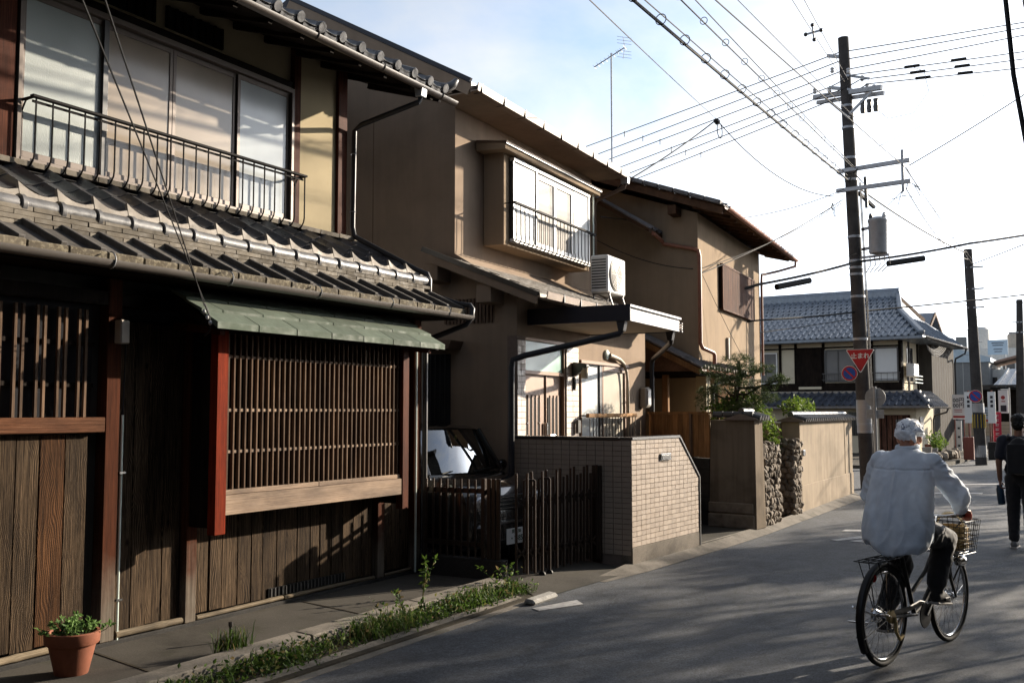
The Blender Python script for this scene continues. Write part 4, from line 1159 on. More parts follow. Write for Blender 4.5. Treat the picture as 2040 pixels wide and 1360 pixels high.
for k in range(nb_):
    t = k / (nb_ - 1)
    gp.append(Vector((.02 + .16 * t + (.05 if k % 2 else -.03), .03 + 1.36 * t, 0)))
for k, p in enumerate(gp):
    h = (1.03 if k % 4 < 2 else .95) + .03 * (k / nb_)
    MB().beam(p + Vector((0, 0, .035)), p + Vector((0, 0, h)), .02, .026).build('bar', 'gate_metal', FG, bevel=.004)
    if k + 1 < nb_:
        q = gp[k + 1]
        for z in (.74, .24):
            MB().beam(p + Vector((0, 0, z - .06)), q + Vector((0, 0, z + .06)), .006, .02).build('link', 'gate_metal', FG)
            MB().beam(p + Vector((0, 0, z + .06)), q + Vector((0, 0, z - .06)), .006, .02).build('link', 'gate_metal', FG)
        if k in (2, 6):
            MB().beam(p + Vector((0, 0, h)), q + Vector((0, 0, h)), .024, .024).build('top_rail', 'gate_metal', FG, bevel=.004)
for k in (5, 7):
    p = gp[k]
    w_ = MB().lathe([(0, -.012), (.035, -.012), (.038, 0), (.035, .012), (0, .012)], (p.x, p.y, .0), 14, axis=1).build('caster', 'black_rubber', FG, smooth=True)
    MB().tube([(p.x, p.y, .0), (p.x, p.y, .16)], .008, 6).build('caster_fork', 'steel', FG)
box('end_post', 'gate_metal', FG, .15, .25, 1.42, 1.48, 0, 1.05, bevel=.006)

# ================================================================== parked car, nose towards the street
m_plain('car_paint', (0.012, 0.011, 0.011), 0.22, var=0.05, spec=0.6, coat=1.0)
m_plain('car_trim', (0.02, 0.02, 0.02), 0.5)
m_plain('headlight_glass', (0.55, 0.56, 0.58), 0.08, metal=0.6)
m_plain('plate_white', (0.75, 0.76, 0.76), 0.45, var=0.02)
m_plain('plate_ink', (0.01, 0.06, 0.03), 0.5)
m_plain('sticker_yellow', (0.6, 0.6, 0.1), 0.6)
m_plain('tan_seat', (0.25, 0.2, 0.15), 0.8)
m_glass('car_glass', (0.3, 0.35, 0.38), 0.8)
CAR = thing('parked_car', 'black boxy small car parked behind the folding gate', 'car', (-5.42, 9.36, 0), -6)
# body side silhouette (x back from the nose, z) swept across the width with tucked-in ends
def hull(sections, name, mat, bevel=0.0):
    """loft through rectangular-ish rings: each section = (y, [(x,z)...])"""
    mb = MB(); n = len(sections[0][1]); vs = []
    for y, ring in sections: vs += [(x, y, z) for x, z in ring]
    fs = []
    for s_ in range(len(sections) - 1):
        for i in range(n):
            j = (i + 1) % n
            fs.append((s_ * n + i, s_ * n + j, (s_ + 1) * n + j, (s_ + 1) * n + i))
    fs.append(tuple(range(n))[::-1]); fs.append(tuple((len(sections) - 1) * n + i for i in range(n)))
    return mb.add(vs, fs).build(name, mat, CAR, smooth=True, bevel=bevel)
low = [(-.06, .22), (.0, .34), (.015, .52), (-.01, .70), (-.06, .82), (-.16, .895), (-.66, .955), (-.80, .965), (-3.25, 1.0), (-3.36, .9), (-3.38, .35), (-3.3, .22)]
def inset(r, dx, dz=0): return [(-1.7 + (x + 1.7) * dx, z - dz * (z > .8)) for x, z in r]
hull([(-.735, inset(low, .90, .06)), (-.715, inset(low, .95, .02)), (-.6, inset(low, .985, .0)), (0, low), (.6, inset(low, .985)), (.715, inset(low, .95, .02)), (.735, inset(low, .90, .06))], 'body', 'car_paint')
# roof and pillars
rf = [(-.93, 1.44), (-1.05, 1.475), (-2.2, 1.52), (-3.0, 1.50), (-3.22, 1.45), (-3.2, 1.41), (-2.2, 1.45), (-1.05, 1.42)]
hull([(-.585, inset(rf, .96, .03)), (-.5, rf), (0, [(x, z + .02) for x, z in rf]), (.5, rf), (.585, inset(rf, .96, .03))], 'roof', 'car_paint')
for s_ in (-1, 1):
    MB().beam((-.66, .655 * s_, .95), (-.95, .565 * s_, 1.44), .055, .05).build('pillar', 'car_paint', CAR, bevel=.01)
    MB().beam((-1.95, .70 * s_, .97), (-1.98, .58 * s_, 1.46), .07, .035).build('pillar', 'car_paint', CAR)
    MB().beam((-3.2, .68 * s_, .97), (-3.15, .57 * s_, 1.46), .14, .05).build('pillar', 'car_paint', CAR)
    MB().add([(-.72, .70 * s_, .97), (-1.0, .585 * s_, 1.43), (-1.94, .59 * s_, 1.45), (-1.93, .70 * s_, .98)], [(0, 1, 2, 3)]).build('side_window', 'car_glass', CAR)
    MB().add([(-2.0, .70 * s_, .98), (-2.0, .59 * s_, 1.45), (-3.1, .585 * s_, 1.45), (-3.14, .69 * s_, .99)], [(0, 1, 2, 3)]).build('side_window', 'car_glass', CAR)
    mr_ = MB().ell((-.78, .82 * s_, 1.02), (.05, .085, .06), 12, 8).build('mirror', 'car_paint', CAR, smooth='all')
    MB().beam((-.8, .70 * s_, .98), (-.78, .78 * s_, 1.0), .03, .02).build('mirror_arm', 'car_trim', mr_)
    hl = MB().ell((-.045, .52 * s_, .69), (.05, .125, .085), 18, 10).build('headlight', 'headlight_glass', CAR, smooth='all')
    MB().torus((-.0, .52 * s_, .69), .07, .012, axis=0, n=20, m=6).build('headlight_ring', 'steel', hl)
    for xx in (-.62, -2.78):
        wh = MB().torus((xx, .66 * s_, .275), .205, .07, axis=1, n=28, m=10).build('wheel', 'black_rubber', CAR, smooth='all')
        MB().lathe([(0, .06), (.17, .065), (.175, .05), (.15, .0), (0, .0)], (xx, .66 * s_ if s_ > 0 else .66 * s_ - .065, .275), 20, axis=1).build('rim', 'galvanised', wh, smooth=True)
        for t in range(5):
            a_ = t * 2 * math.pi / 5
            MB().beam((xx, .735 * s_, .275), (xx + .16 * math.cos(a_), .735 * s_, .275 + .16 * math.sin(a_)), .03, .012).build('spoke', 'steel', wh)
    MB().prism([(-.98, .3), (-.86, .42), (-.74, .53), (-.5, .53), (-.38, .42), (-.3, .3)], 1, .725 * s_, .732 * s_).build('wheel_arch', 'car_trim', CAR)
wsn = MB(); NW = 8
for j in range(5):
    for i in range(NW + 1):
        u_ = i / NW * 2 - 1; t_ = j / 4
        wsn.v.append((-.70 - .22 * t_ + .12 * (1 - u_ * u_) - .055 + .015 * math.sin(math.pi * t_), u_ * (.63 - .09 * t_), .965 + .47 * t_))
for j in range(4):
    for i in range(NW): wsn.f.append((j * (NW + 1) + i, j * (NW + 1) + i + 1, (j + 1) * (NW + 1) + i + 1, (j + 1) * (NW + 1) + i))
wsn.build('windscreen', 'car_glass', CAR, smooth='all')
box('sticker', 'sticker_yellow', CAR, -.945, -.94, .12, .16, 1.32, 1.37)
MB().ell((-1.02, 0, 1.35), (.02, .11, .035), 12, 8).build('rear_mirror', 'car_trim', CAR, smooth='all')
MB().box(-1.1, -.72, -.6, .6, .8, .955).build('dashboard', 'car_trim', CAR, bevel=.03)
MB().torus((-1.12, .33, .98), .17, .015, axis=0, n=24, m=6).build('steering_wheel', 'car_trim', CAR)
for y in (-.33, .33):
    st = MB().box(-1.95, -1.80, y - .22, y + .22, .45, 1.12).build('seat', 'tan_seat', CAR, bevel=.05)
    MB().box(-1.95, -1.86, y - .12, y + .12, 1.14, 1.32).build('headrest', 'tan_seat', st, bevel=.03)
for y, d in ((.1, .42), (-.45, .42)): MB().beam((-.64, y, .975), (-.70, y + d, 1.0), .012, .012).build('wiper', 'car_trim', CAR)
gr = MB().box(-.02, .022, -.36, .36, .60, .76).build('grille', 'car_trim', CAR, bevel=.01)
for z in (.625, .665, .705, .74): MB().beam((.024, -.35, z), (.024, .35, z), .008, .014).build('grille_bar', 'steel', gr)
MB().box(-.1, .035, -.66, .66, .26, .48).build('bumper', 'car_paint', CAR, bevel=.03)
MB().beam((.04, -.6, .485), (.04, .6, .485), .02, .012).build('bumper_strip', 'steel', CAR)
PLt = box('number_plate', 'plate_white', CAR, .036, .046, -.20, .13, .24, .405, bevel=.002)
def plate_txt(s_, size, y, z):
    me = text_mesh(s_, size, 'plate_ink', .001, .001)
    return link('lettering', me, PLt, (.0065, y, z), (R(90), 0, R(90)))
plate_txt('京都 58', .05, .0, .048); plate_txt('・2-85', .085, .0, -.028)

# ================================================================== HOUSE C: tan house behind garden walls
Cx = thing('tan_house', 'tan mortar house with slatted upstairs window and small tiled porch, behind a garden wall', 'house', (-5.69, 16.016, 0), 4.5)
MB().prism([(-6.4, 2.3), (0, 2.3), (0, 5.0), (-3.2, 6.1), (-6.4, 5.0)], 1, 0, 4.95).build('wall', 'tan_mortar', Cx)
MB().prism([(-6.4, 0), (-1.5, 0), (-1.5, 2.3), (-6.4, 2.3)], 1, -.6, 4.95).build('ground_floor_wall', 'tan_mortar', Cx)
box('front_wall', 'tan_mortar', Cx, -1.5, .0, 1.05, 4.95, 0, 2.3)
box('porch_pillar', 'cream_plaster', Cx, -.16, .02, .36, .62, 0, 2.28)
box('porch_ceiling', 'dark_wood', Cx, -1.5, .1, -.6, 1.05, 2.24, 2.295)
box('porch_door', 'dark_wood', Cx, -1.5, -1.46, -.5, 1.0, 0.1, 2.1)
box('post', 'fence_wood', Cx, -.5, -.40, -.5, -.4, 0, 2.25, bevel=.006)
lw_ = box('lattice', 'dark_wood', Cx, .0, .02, 1.1, 2.2, 1.0, 2.15)
for k in range(16): box('bar', 'fence_wood', lw_, .012, .035, -.53 + k * .07, -.505 + k * .07, -.57, .57)
# roof: two slopes, deck with courses of tile at the visible edges
UC = MB().prism([(.54, 4.94), (.54, 5.0), (-3.2, 6.32), (-6.9, 5.0), (-6.9, 4.94), (-3.2, 6.22), (-.02, 5.08)], 1, -.34, 5.95).build('roof', 'eave_wood', Cx)
cs = math.atan2(1.32, 3.74)
tc = pantile(.25, .26, amp=.035).mesh('tile', 'dull_tile', smooth=True)
for k in range(25):
    for r_ in range(2):
        link('pantile', tc, UC, (.30 - r_ * .235 * math.cos(cs), -.36 + k * .25, 5.115 + r_ * .235 * math.sin(cs)), (0, cs, 0))
for j in range(14):
    a = Vector((.50 - j * .265, -.36, 5.055 + j * .265 * math.tan(cs)))
    MB().beam(a, a + Vector((-.26, 0, .26 * math.tan(cs))), .16, .07).build('verge_tile', 'dull_tile', UC, bevel=.01)
MB().beam((.52, -.33, 4.93), (-3.2, -.33, 6.22), .04, .11).build('bargeboard', 'eave_wood', UC)
MB().beam((.54, -.34, 4.97), (.54, 5.95, 4.97), .03, .07).build('fascia', 'eave_wood', UC)
box('purlin', 'eave_wood', UC, -.42, -.28, -.34, .0, 4.95, 5.10)
for k in range(14): MB().beam((.5, -.2 + k * .45, 4.925), (-.02, -.2 + k * .45, 5.06), .05, .05).build('rafter', 'eave_wood', UC)
gc = halfpipe((.60, -.36, 4.98), (.60, 6.0, 4.97), .05).build('gutter', 'copper_gutter', UC, smooth=True)
MB().tube([(.60, 5.9, 4.93), (.59, 5.9, 4.82), (.3, 5.5, 4.68), (.04, 5.0, 4.55), (.04, 4.97, 4.4), (.04, 4.97, 2.4)], .028, 8).build('downpipe', 'copper_gutter', UC, smooth=True)
# upstairs window behind vertical slats
SW = box('slat_window', 'dark_wood', Cx, .0, .05, 1.40, 4.05, 3.50, 4.30)
for k in range(33): box('slat', 'shutter_wood', SW, .026, .052, -1.31 + k * .0815, -1.245 + k * .0815, -.40, .40, bevel=.003)
for z in (-.41, .41): box('rail', 'shutter_wood', SW, .0, .06, -1.33, 1.33, z - .015, z + .015)
# side wing eave and its copper pipe
WR = MB().prism([(-.62, 4.60), (-.62, 4.66), (-2.6, 5.9), (-2.6, 5.8)], 1, -.75, -.004).build('side_roof', 'eave_wood', Cx)
for r_ in range(7):
    for k in range(3): link('pantile', tc, WR, (-.84 - r_ * .2, -.76 + k * .25, 4.82 + r_ * .2 * .626), (0, math.atan(.626), 0))
MB().tube([(-.60, -.6, 4.60), (-.60, -.1, 4.55), (-.58, -.05, 4.50), (-.06, -.05, 4.38), (.02, -.05, 4.34), (.035, -.04, 4.25), (.035, -.04, 2.78), (.06, .0, 2.70), (.15, .35, 2.64), (.16, .4, 2.60), (.16, .4, 2.45)], .034, 10).build('downpipe', 'copper_gutter', Cx, smooth=True)
# porch roof
pcs = math.atan(.52)
PC = MB().prism([(.20, 2.29), (.20, 2.33), (-1.3, 3.11), (-1.3, 2.3)], 1, -.66, 2.5).build('porch_roof', 'eave_wood', Cx)
tp = pantile(.2, .2, amp=.034).mesh('tile', 'dull_tile', smooth=True)
for r_ in range(8):
    for k in range(16):
        if r_ > 1 and k > 4: continue
        link('pantile', tp, PC, (.045 - r_ * .165, -.69 + k * .2, 2.445 + r_ * .165 * .52), (0, pcs + rn.uniform(-.02, .02), 0))
for k in range(16): MB().lathe([(0, 0), (.032, 0), (.036, .012), (.03, .03), (0, .03)], (.215, -.69 + k * .2 + .162, 2.365), 10, axis=0).build('eave_end', 'scallop_tile', PC, smooth=True)
gpc = halfpipe((.27, -.68, 2.315), (.27, 2.55, 2.30), .045).build('gutter', 'copper_gutter', PC, smooth=True)
MB().beam((.2, -.67, 2.27), (-1.3, -.67, 3.05), .03, .09).build('bargeboard', 'fence_wood', PC)
MB().tube([(.27, .9, 2.28), (.26, .85, 2.2), (.12, .6, 2.1), (.08, .55, 2.0), (.08, .55, .0)], .028, 8).build('downpipe', 'dark_metal', PC, smooth=True)
box('vent_pipe', 'meter_grey', Cx, .0, .05, 1.9, 1.96, 2.6, 3.0)

# board fence between B and C on a block wall
BF = thing('board_fence', 'brown board fence on a dark block wall between the two houses', 'fence', (-4.80, 14.02, 0), 55.3)
ln_ = 1.60
bw_ = MB().box(-.06, .06, .0, ln_, 0, .96).build('block_wall', 'block_concrete', BF)
for z in (.2, .4, .6, .8):
    box('joint', 'black_void', bw_, -.063, -.0605, 0.0, ln_, z, z + .008)
nbd = 12
for k in range(nbd): box('board', 'fence_wood', BF, -.05, -.025, k * ln_ / nbd + .003, (k + 1) * ln_ / nbd - .003, .965 + rn.uniform(0, .02), 1.60, bevel=.003)
box('post', 'verge_board', BF, -.07, -.02, .42, .47, .3, 1.61)
box('cap_rail', 'fence_wood', BF, -.07, -.0, 0, ln_, 1.602, 1.635)

# gate pier of house C
GP = thing('gate_pier', 'broad plaster garden pier with tiled top and stone base', 'wall', (-4.12, 13.8, 0), -4)
MB().add([(-.68, .0, 0), (.02, .0, 0), (.03, .36, 0), (-.66, .36, 0), (-.66, .03, 1.52), (.0, .03, 1.52), (.0, .34, 1.52), (-.66, .34, 1.52)],
         [(0, 1, 2, 3), (7, 6, 5, 4), (0, 4, 5, 1), (1, 5, 6, 2), (2, 6, 7, 3), (3, 7, 4, 0)]).build('pier', 'stained_shaded_plaster', GP, bevel=.008)
MB().box(-.70, .0, -.025, .01, 0, .20).build('base_stone', 'rubble_stone', GP, bevel=.02)
MB().box(-.69, -.02, -.02, .01, .21, .36).build('base_stone', 'rubble_stone', GP, bevel=.02)
def coping(parent, L, x0, x1, z, n, mat='smoked_tile'):
    """tiled wall top: ridge roll and a row of tiles sloping to the street"""
    MB().prism([(x0, z), (x1, z), (x1, z + .02), ((x0 + x1) / 2, z + .09), (x0, z + .02)], 1, -.04, L + .04).build('coping_bed', 'mortar_joint', parent)
    mx_ = (x0 + x1) / 2
    me = MB().tube([(0, 0, 0), (x1 - mx_ + .03, 0, -.075)], [.036, .038], 10).mesh('coping', mat, smooth=True)
    me2 = MB().tube([(0, 0, 0), (0, L / n * 2 - .01, 0)], [.05, .048], 12).mesh('roll', mat, smooth=True)
    for k in range(n): link('coping_tile', me, parent, (mx_, (k + .5) * L / n, z + .105))
    for k in range(n // 2): link('ridge_roll', me2, parent, (mx_, k * 2 * L / n, z + .12))
coping(GP, .40, -.42, .06, 1.52, 4)
for k in range(4): MB().tube([(-.6 + k * .15, .02, 1.60), (-.6 + k * .15 + .14, .02, 1.60)], .045, 10).build('ridge_roll', 'smoked_tile', GP, smooth=True)

# rubble stone walls either side of the garden gate: each stone set in mortar
stone_me = []
for q in range(5):
    r_ = random.Random(40 + q)
    bm = bmesh.new(); bmesh.ops.create_cube(bm, size=1.75)
    for v in bm.verts: v.co = Vector((v.co.x * r_.uniform(.75, 1.15), v.co.y * r_.uniform(.75, 1.15), v.co.z * r_.uniform(.75, 1.15)))
    bmesh.ops.bevel(bm, geom=bm.edges[:], offset=.38, segments=1, affect='EDGES')
    me = bpy.data.meshes.new('stone'); bm.to_mesh(me); bm.free(); me.materials.append(MATS['rubble_stone'])
    stone_me.append(me)
def rubble(parent, a, b, z1, out, step=.095):
    """stones over a vertical face from a to b (x,y), facing out"""
    a, b = Vector((*a, 0)), Vector((*b, 0)); L = (b - a).length; d = (b - a).normalized()
    rows = int(z1 / step)
    for j in range(rows):
        n = max(1, int(L / (step * .95)))
        for i in range(n):
            p = a + d * ((i + .5 + (.25 if j % 2 else -.25) + rn.uniform(-.15, .15)) * L / n)
            if (p - a).length > L - .01: p = b - d * .03
            if (p - a).dot(d) < .02: p = a + d * .03
            o = link('stone', rn.choice(stone_me), parent, (p.x + out[0] * rn.uniform(-.015, .015), p.y + out[1] * rn.uniform(-.015, .015), (j + .5) * step + rn.uniform(-.015, .015)),
                     (rn.gauss(0, .35), rn.gauss(0, .35), rn.gauss(0, .35)))
            s_ = rn.uniform(.9, 1.25) * step * .6
            o.scale = (s_ * rn.uniform(.55, .75) if out[0] else s_, s_ * rn.uniform(.8, 1.2), s_ * rn.uniform(.8, 1.2))
RW = thing('rubble_wall', 'short rubble stone wall beside the plaster gate pier', 'wall', (-4.10, 14.2, 0), 0)
MB().box(-.30, -.03, 0.02, .82, 0, 1.14).build('core', 'mortar_joint', RW)
rubble(RW, (-.02, .0), (-.02, .84), 1.18, (1, 0)); rubble(RW, (-.28, .84), (-.02, .84), 1.18, (0, 1), .11)
for i in range(8): link('stone', rn.choice(stone_me), RW, (-.08 - .1 * (i % 2), .06 + i * .1, 1.15), (i, i * 2, i * 3)).scale = (.06, .06, .045)
RW2 = thing('rubble_pier', 'rubble stone pier at the end of the long plaster garden wall', 'wall', (-4.12, 15.95, 0), 0)
MB().box(-.62, -.03, .03, .44, 0, 1.14).build('core', 'mortar_joint', RW2)
rubble(RW2, (-.02, .0), (-.02, .46), 1.18, (1, 0)); rubble(RW2, (-.60, .02), (-.03, .02), 1.18, (0, -1))
for i in range(5): link('stone', rn.choice(stone_me), RW2, (-.06 - .12 * (i % 2), .05 + i * .09, 1.16), (i, i * 2, i * 3)).scale = (.06, .06, .045)
box('letter_plate', 'steel', RW2, .02, .06, .36, .50, .92, 1.02, bevel=.01)

# long plaster wall
PW = thing('plaster_wall', 'long plaster garden wall with a row of dark coping tiles', 'wall', (-4.15, 16.44, 0), .3)
MB().box(-.30, .0, 0, 4.18, 0, 1.47).build('wall', 'garden_plaster', PW, bevel=.006)
MB().box(-.29, .018, .004, 4.17, 0, .44).build('plinth', 'garden_plaster', PW, bevel=.008)
MB().tube([(.003, 3.42, 1.46), (.003, 3.46, .9), (.003, 3.44, .45)], .006, 5).build('crack', 'black_void', PW)
coping(PW, 4.18, -.36, .07, 1.47, 28)
MB().box(-.9, -.31, -.02, .1, 0, 1.45).build('return_wall', 'ochre_plaster', PW)
struct(MB().prism([(-5.6, 14.3), (-4.42, 14.3), (-4.45, 20.4), (-5.7, 20.4)], 2, -.155, .02).build('garden_bed', 'soil'))

# --- garden plants
def cloud_points(rnd, n, c, r, hollow=.55):
    o = []
    while len(o) < n:
        p = Vector((rnd.uniform(-1, 1), rnd.uniform(-1, 1), rnd.uniform(-1, 1)))
        if hollow < p.length < 1: o.append((c[0] + p.x * r[0], c[1] + p.y * r[1], c[2] + p.z * r[2]))
    return o
pr = random.Random(11)
PN = thing('garden_pine', 'trained dark pine leaning over the garden wall', 'tree', (-4.78, 14.98, 0))
tk = MB().tube([(0, 0, 0), (.03, .0, .6), (-.04, .03, 1.1), (.06, .05, 1.5), (.0, .1, 1.85), (.08, .12, 2.2), (.05, .15, 2.42)], [.08, .07, .06, .05, .042, .03, .015], 8)
pads = [((-.32, -.15, 1.78), .24), ((.25, -.1, 1.72), .2), ((-.2, .2, 2.0), .24), ((.3, .3, 2.02), .24), ((.05, .1, 2.42), .22), ((-.28, 0, 2.26), .2), ((.42, .2, 1.85), .2), ((.35, .35, 2.3), .17), ((.1, -.25, 2.1), .2), ((.55, .5, 2.12), .16), ((-.05, -.15, 1.65), .2), ((.12, .2, 1.9), .26), ((-.1, .05, 2.15), .24), ((.2, .0, 2.25), .2), ((-.4, .1, 1.95), .18)]
for (c, r_) in pads:
    s0 = Vector((.03, .08, min(2.3, c[2] - .12)))
    tk.tube([s0, s0.lerp(Vector(c), .5) + Vector((0, 0, -.05)), Vector(c)], [.028, .02, .01], 6)
tk.build('trunk', 'bark', PN, smooth=True)
nd = MB()
for (c, r_) in pads:
    for p in cloud_points(pr, 140, c, (r_ * 1.25, r_ * 1.25, r_ * .5), .1):
        p = Vector(p)
        for q in range(7):
            d = Vector((pr.gauss(0, 1), pr.gauss(0, 1), pr.gauss(.5, .7))).normalized(); e = d.cross(Vector((pr.random(), pr.random(), pr.random()))).normalized() * .0035
            l = pr.uniform(.05, .085)
            nd.add([p - e, p + e, p + d * l], [(0, 1, 2)])
stuff(nd.build('crown', 'pine_leaf', PN))
def shrub(name, label, loc, clumps, leafsize, mat, n, stems=5, group=None):
    t = thing(name, label, 'shrub', loc, group=group)
    st = MB()
    for c, r_ in clumps: st.tube([(c[0] * .1, c[1] * .1, 0), (c[0] * .4, c[1] * .4, c[2] * .6), c], [.02, .014, .006], 6)
    st.build('stems', 'bark', t)
    m_ = MB()
    for c, r_ in clumps: leaves(m_, cloud_points(pr, n, c, r_, .35), leafsize, pr)
    stuff(m_.build('foliage', mat, t))
    return t
shrub('garden_shrub', 'yellow-green shrub spilling down between pine and plaster wall', (-4.62, 15.55, 0), [((.0, .1, 1.55), (.28, .3, .25)), ((.12, .25, 1.3), (.2, .25, .25)), ((.15, .35, 1.05), (.14, .2, .2)), ((-.05, -.15, 1.78), (.22, .3, .18))], .07, 'shrub_leaf', 260)
shrub('garden_shrub', 'low yellow-green shrub peeping over the gate pier beside the pine', (-4.95, 14.75, 0), [((.0, .0, 1.62), (.25, .28, .17)), ((.1, .25, 1.7), (.18, .2, .15))], .07, 'shrub_leaf', 200)
shrub('garden_shrub', 'rounded glossy green shrub behind the long plaster wall', (-4.78, 18.7, 0), [((.0, -.2, 1.72), (.25, .35, .2)), ((.05, .25, 1.7), (.25, .35, .19)), ((.0, .55, 1.66), (.2, .25, .16))], .08, 'shrub_leaf', 260)

# ================================================================== HOUSE D: tiled machiya across the side street
D = thing('tiled_house', 'blue-grey tiled townhouse across the side street with white upstairs shutter', 'house', (-6.24, 40.0, 0), -4.0)
MB().box(-8.6, 0, 0, 7.0, 1.9, 4.42).build('upper_wall', 'cream_plaster', D)
MB().box(-8.6, .5, .02, 3.0, 0, 2.3).build('lower_wall', 'cream_plaster', D)
MB().box(-2.0, .5, 3.0, 7.5, 0, 4.40).build('side_wing', 'grey_plaster', D)
for k in range(9): box('seam', 'verge_board', D, .5, .506, 3.3 + k * .5, 3.315 + k * .5, .1, 4.35)
box('lower_boards', 'dark_wood', D, -8.6, .04, -.03, .0, 2.28, 2.74)
for x in (-4.67, -4.03, -2.92, -1.06, -.03): box('post', 'dark_wood', D, x - .05, x + .05, -.045, .0, 2.74, 4.4)
box('beam', 'dark_wood', D, -8.6, 0, -.04, .0, 4.10, 4.16)
box('shutter_box', 'dark_wood', D, -3.97, -2.97, -.10, .0, 2.62, 4.12, bevel=.01)
box('ledge', 'cream_plaster', D, -3.9, -3.0, -.12, -.03, 2.50, 2.60)
def dwin(x0, x1, z0, z1, mat, frame, mullions=()):
    w_ = box('window', mat, D, x0, x1, -.02, -.003, z0, z1)
    cx_, cz_ = (x1 - x0) / 2, (z1 - z0) / 2
    for a, b, c, d_ in ((-cx_, -cx_ + .05, -cz_, cz_), (cx_ - .05, cx_, -cz_, cz_), (-cx_ + .05, cx_ - .05, -cz_, -cz_ + .05), (-cx_ + .05, cx_ - .05, cz_ - .05, cz_)): box('frame', frame, w_, a, b, -.05, -.012, c, d_)
    for m_ in mullions: box('mullion', frame, w_, m_ - .02, m_ + .02, -.04, -.012, -cz_ + .05, cz_ - .05)
    return w_
dwin(-2.87, -1.12, 2.77, 4.05, 'curtain_grey', 'dark_metal', (-.35, .3))
dwin(-.99, -.08, 2.77, 4.08, 'blind_white', 'dark_metal')
w3 = dwin(-5.5, -4.78, 2.73, 4.0, 'curtain_grey', 'white_paint')
rg = MB().beam((-2.95, -.14, 3.10), (.0, -.14, 3.10), .03, .03).build('railing', 'dark_metal', D)
MB().beam((-2.95, -.14, 2.86), (.0, -.14, 2.86), .02, .02).build('rail', 'dark_metal', rg)
for k in range(14): MB().beam((-2.9 + k * .22, -.14, 2.78), (-2.9 + k * .22, -.14, 3.1), .012, .012).build('bar', 'dark_metal', rg)
# side-wall recess: posts, unit on a bracket, pipes
for y in (.15, 1.2, 2.7): box('post', 'dark_wood', D, -.005, .04, y - .08, y + .08, 2.0, 4.4)
box('side_window', 'pane_dark', D, .0, .02, .9, 1.9, 2.8, 4.1)
acd = MB().box(.08, .38, .4, 1.2, 2.95, 3.45).build('side_unit', 'white_paint', D, bevel=.02)
for z in (2.72, 2.85, 2.98): MB().beam((.45, .2, z), (.45, 1.5, z), .02, .03).build('rack_bar', 'white_pipe', acd)
MB().beam((.0, .3, 2.7), (.46, .3, 2.7), .03, .03).build('rack_arm', 'dark_metal', acd); MB().beam((.0, 1.4, 2.7), (.46, 1.4, 2.7), .03, .03).build('rack_arm', 'dark_metal', acd)
# main roof
ez, rz_, ry = 4.42, 6.40, 3.6
RD = MB().add([(-8.9, -.8, ez), (.97, -.8, ez), (-.35, 1.7, ez + 1.10), (-.9, ry, rz_), (-8.9, ry, rz_), (.97, 7.4, ez), (-.35, 5.6, ez + 1.1), (-8.9, 8.0, ez),
               (-8.9, -.8, ez - .1), (.97, -.8, ez - .1), (.97, 7.4, ez - .1), (-8.9, 8.0, ez - .1)],
              [(0, 1, 2, 3, 4), (1, 5, 6, 2), (2, 6, 3), (4, 3, 6, 5, 7), (8, 9, 1, 0), (9, 10, 5, 1), (11, 10, 9, 8)]).build('roof', 'blue_tile', D)
ds = math.atan2(rz_ - ez, ry + .8)
cw, rw = .243, .40
td = pantile(cw, rw * 1.06, amp=.05, th=.03, n=8)
# local tile runs down +x; here the slope faces -y, so turn it
tmesh = td.mesh('tile', 'blue_tile', smooth=True)
rest = MB()
nrow = 11
Mrot = Matrix.Rotation(-math.pi / 2, 4, 'Z') @ Matrix.Rotation(ds, 4, 'Y')
cnt = 0
for r_ in range(nrow):
    d0 = (r_ + 1) * rw * 1.09
    yy = -.82 + d0 * math.cos(ds); zz = ez + d0 * math.sin(ds) + .03
    # right limit follows the hip, then the gable edge
    f = (yy + .8) / 2.5
    xr = .97 - 1.32 * min(1, f) - (max(0, yy - 1.7) / 1.9) * .5
    n = int((xr + 8.0) / cw)
    for k in range(n):
        x = xr - k * cw
        if x < -7.2: break
        if cnt < 298:
            o = link('roof_tile', tmesh, RD, (x - cw, yy, zz), None); o.rotation_euler = Mrot.to_euler(); cnt += 1
        else:
            M_ = Matrix.Translation((x - cw, yy, zz)) @ Mrot
            rest.add([M_ @ Vector(v) for v in td.v], td.f)
stuff(rest.build('roof_tile', 'blue_tile', RD, smooth=True))
sds = math.atan2(1.1, 1.32)
for r_ in range(3):
    for k in range(16 - r_ * 4):
        link('side_tile', tmesh, RD, (.97 - (r_ + 1) * .34, -.5 + r_ * .85 + k * cw * 1.9, ez + (r_ + 1) * .34 * .83 + .02), (0, sds, 0))
MB().box(-8.9, -.85, ry - .14, ry + .14, rz_ - .05, rz_ + .22).build('ridge', 'blue_tile', RD, bevel=.02)
MB().tube([(-8.9, ry, rz_ + .26), (-.8, ry, rz_ + .26)], .10, 12).build('ridge_roll', 'blue_tile', RD, smooth=True)
MB().beam((.95, -.78, ez + .1), (-.35, 1.7, ez + 1.2), .24, .18).build('hip_ridge', 'blue_tile', RD, bevel=.05)
MB().beam((-.35, 1.65, ez + 1.2), (-.85, ry - .1, rz_ + .1), .2, .14).build('verge_ridge', 'blue_tile', RD, bevel=.04)
MB().beam((-.27, 1.66, ez + 1.07), (-.82, ry, rz_ - .05), .05, .16).build('bargeboard', 'cream_plaster', RD)
MB().beam((-.27, 5.6, ez + 1.07), (-.82, ry, rz_ - .05), .05, .16).build('bargeboard', 'eave_wood', RD)
gd = halfpipe((1.05, -.9, ez - .02), (1.05, 7.5, ez - .04), .07).build('gutter', 'black_pipe', RD, smooth=True)
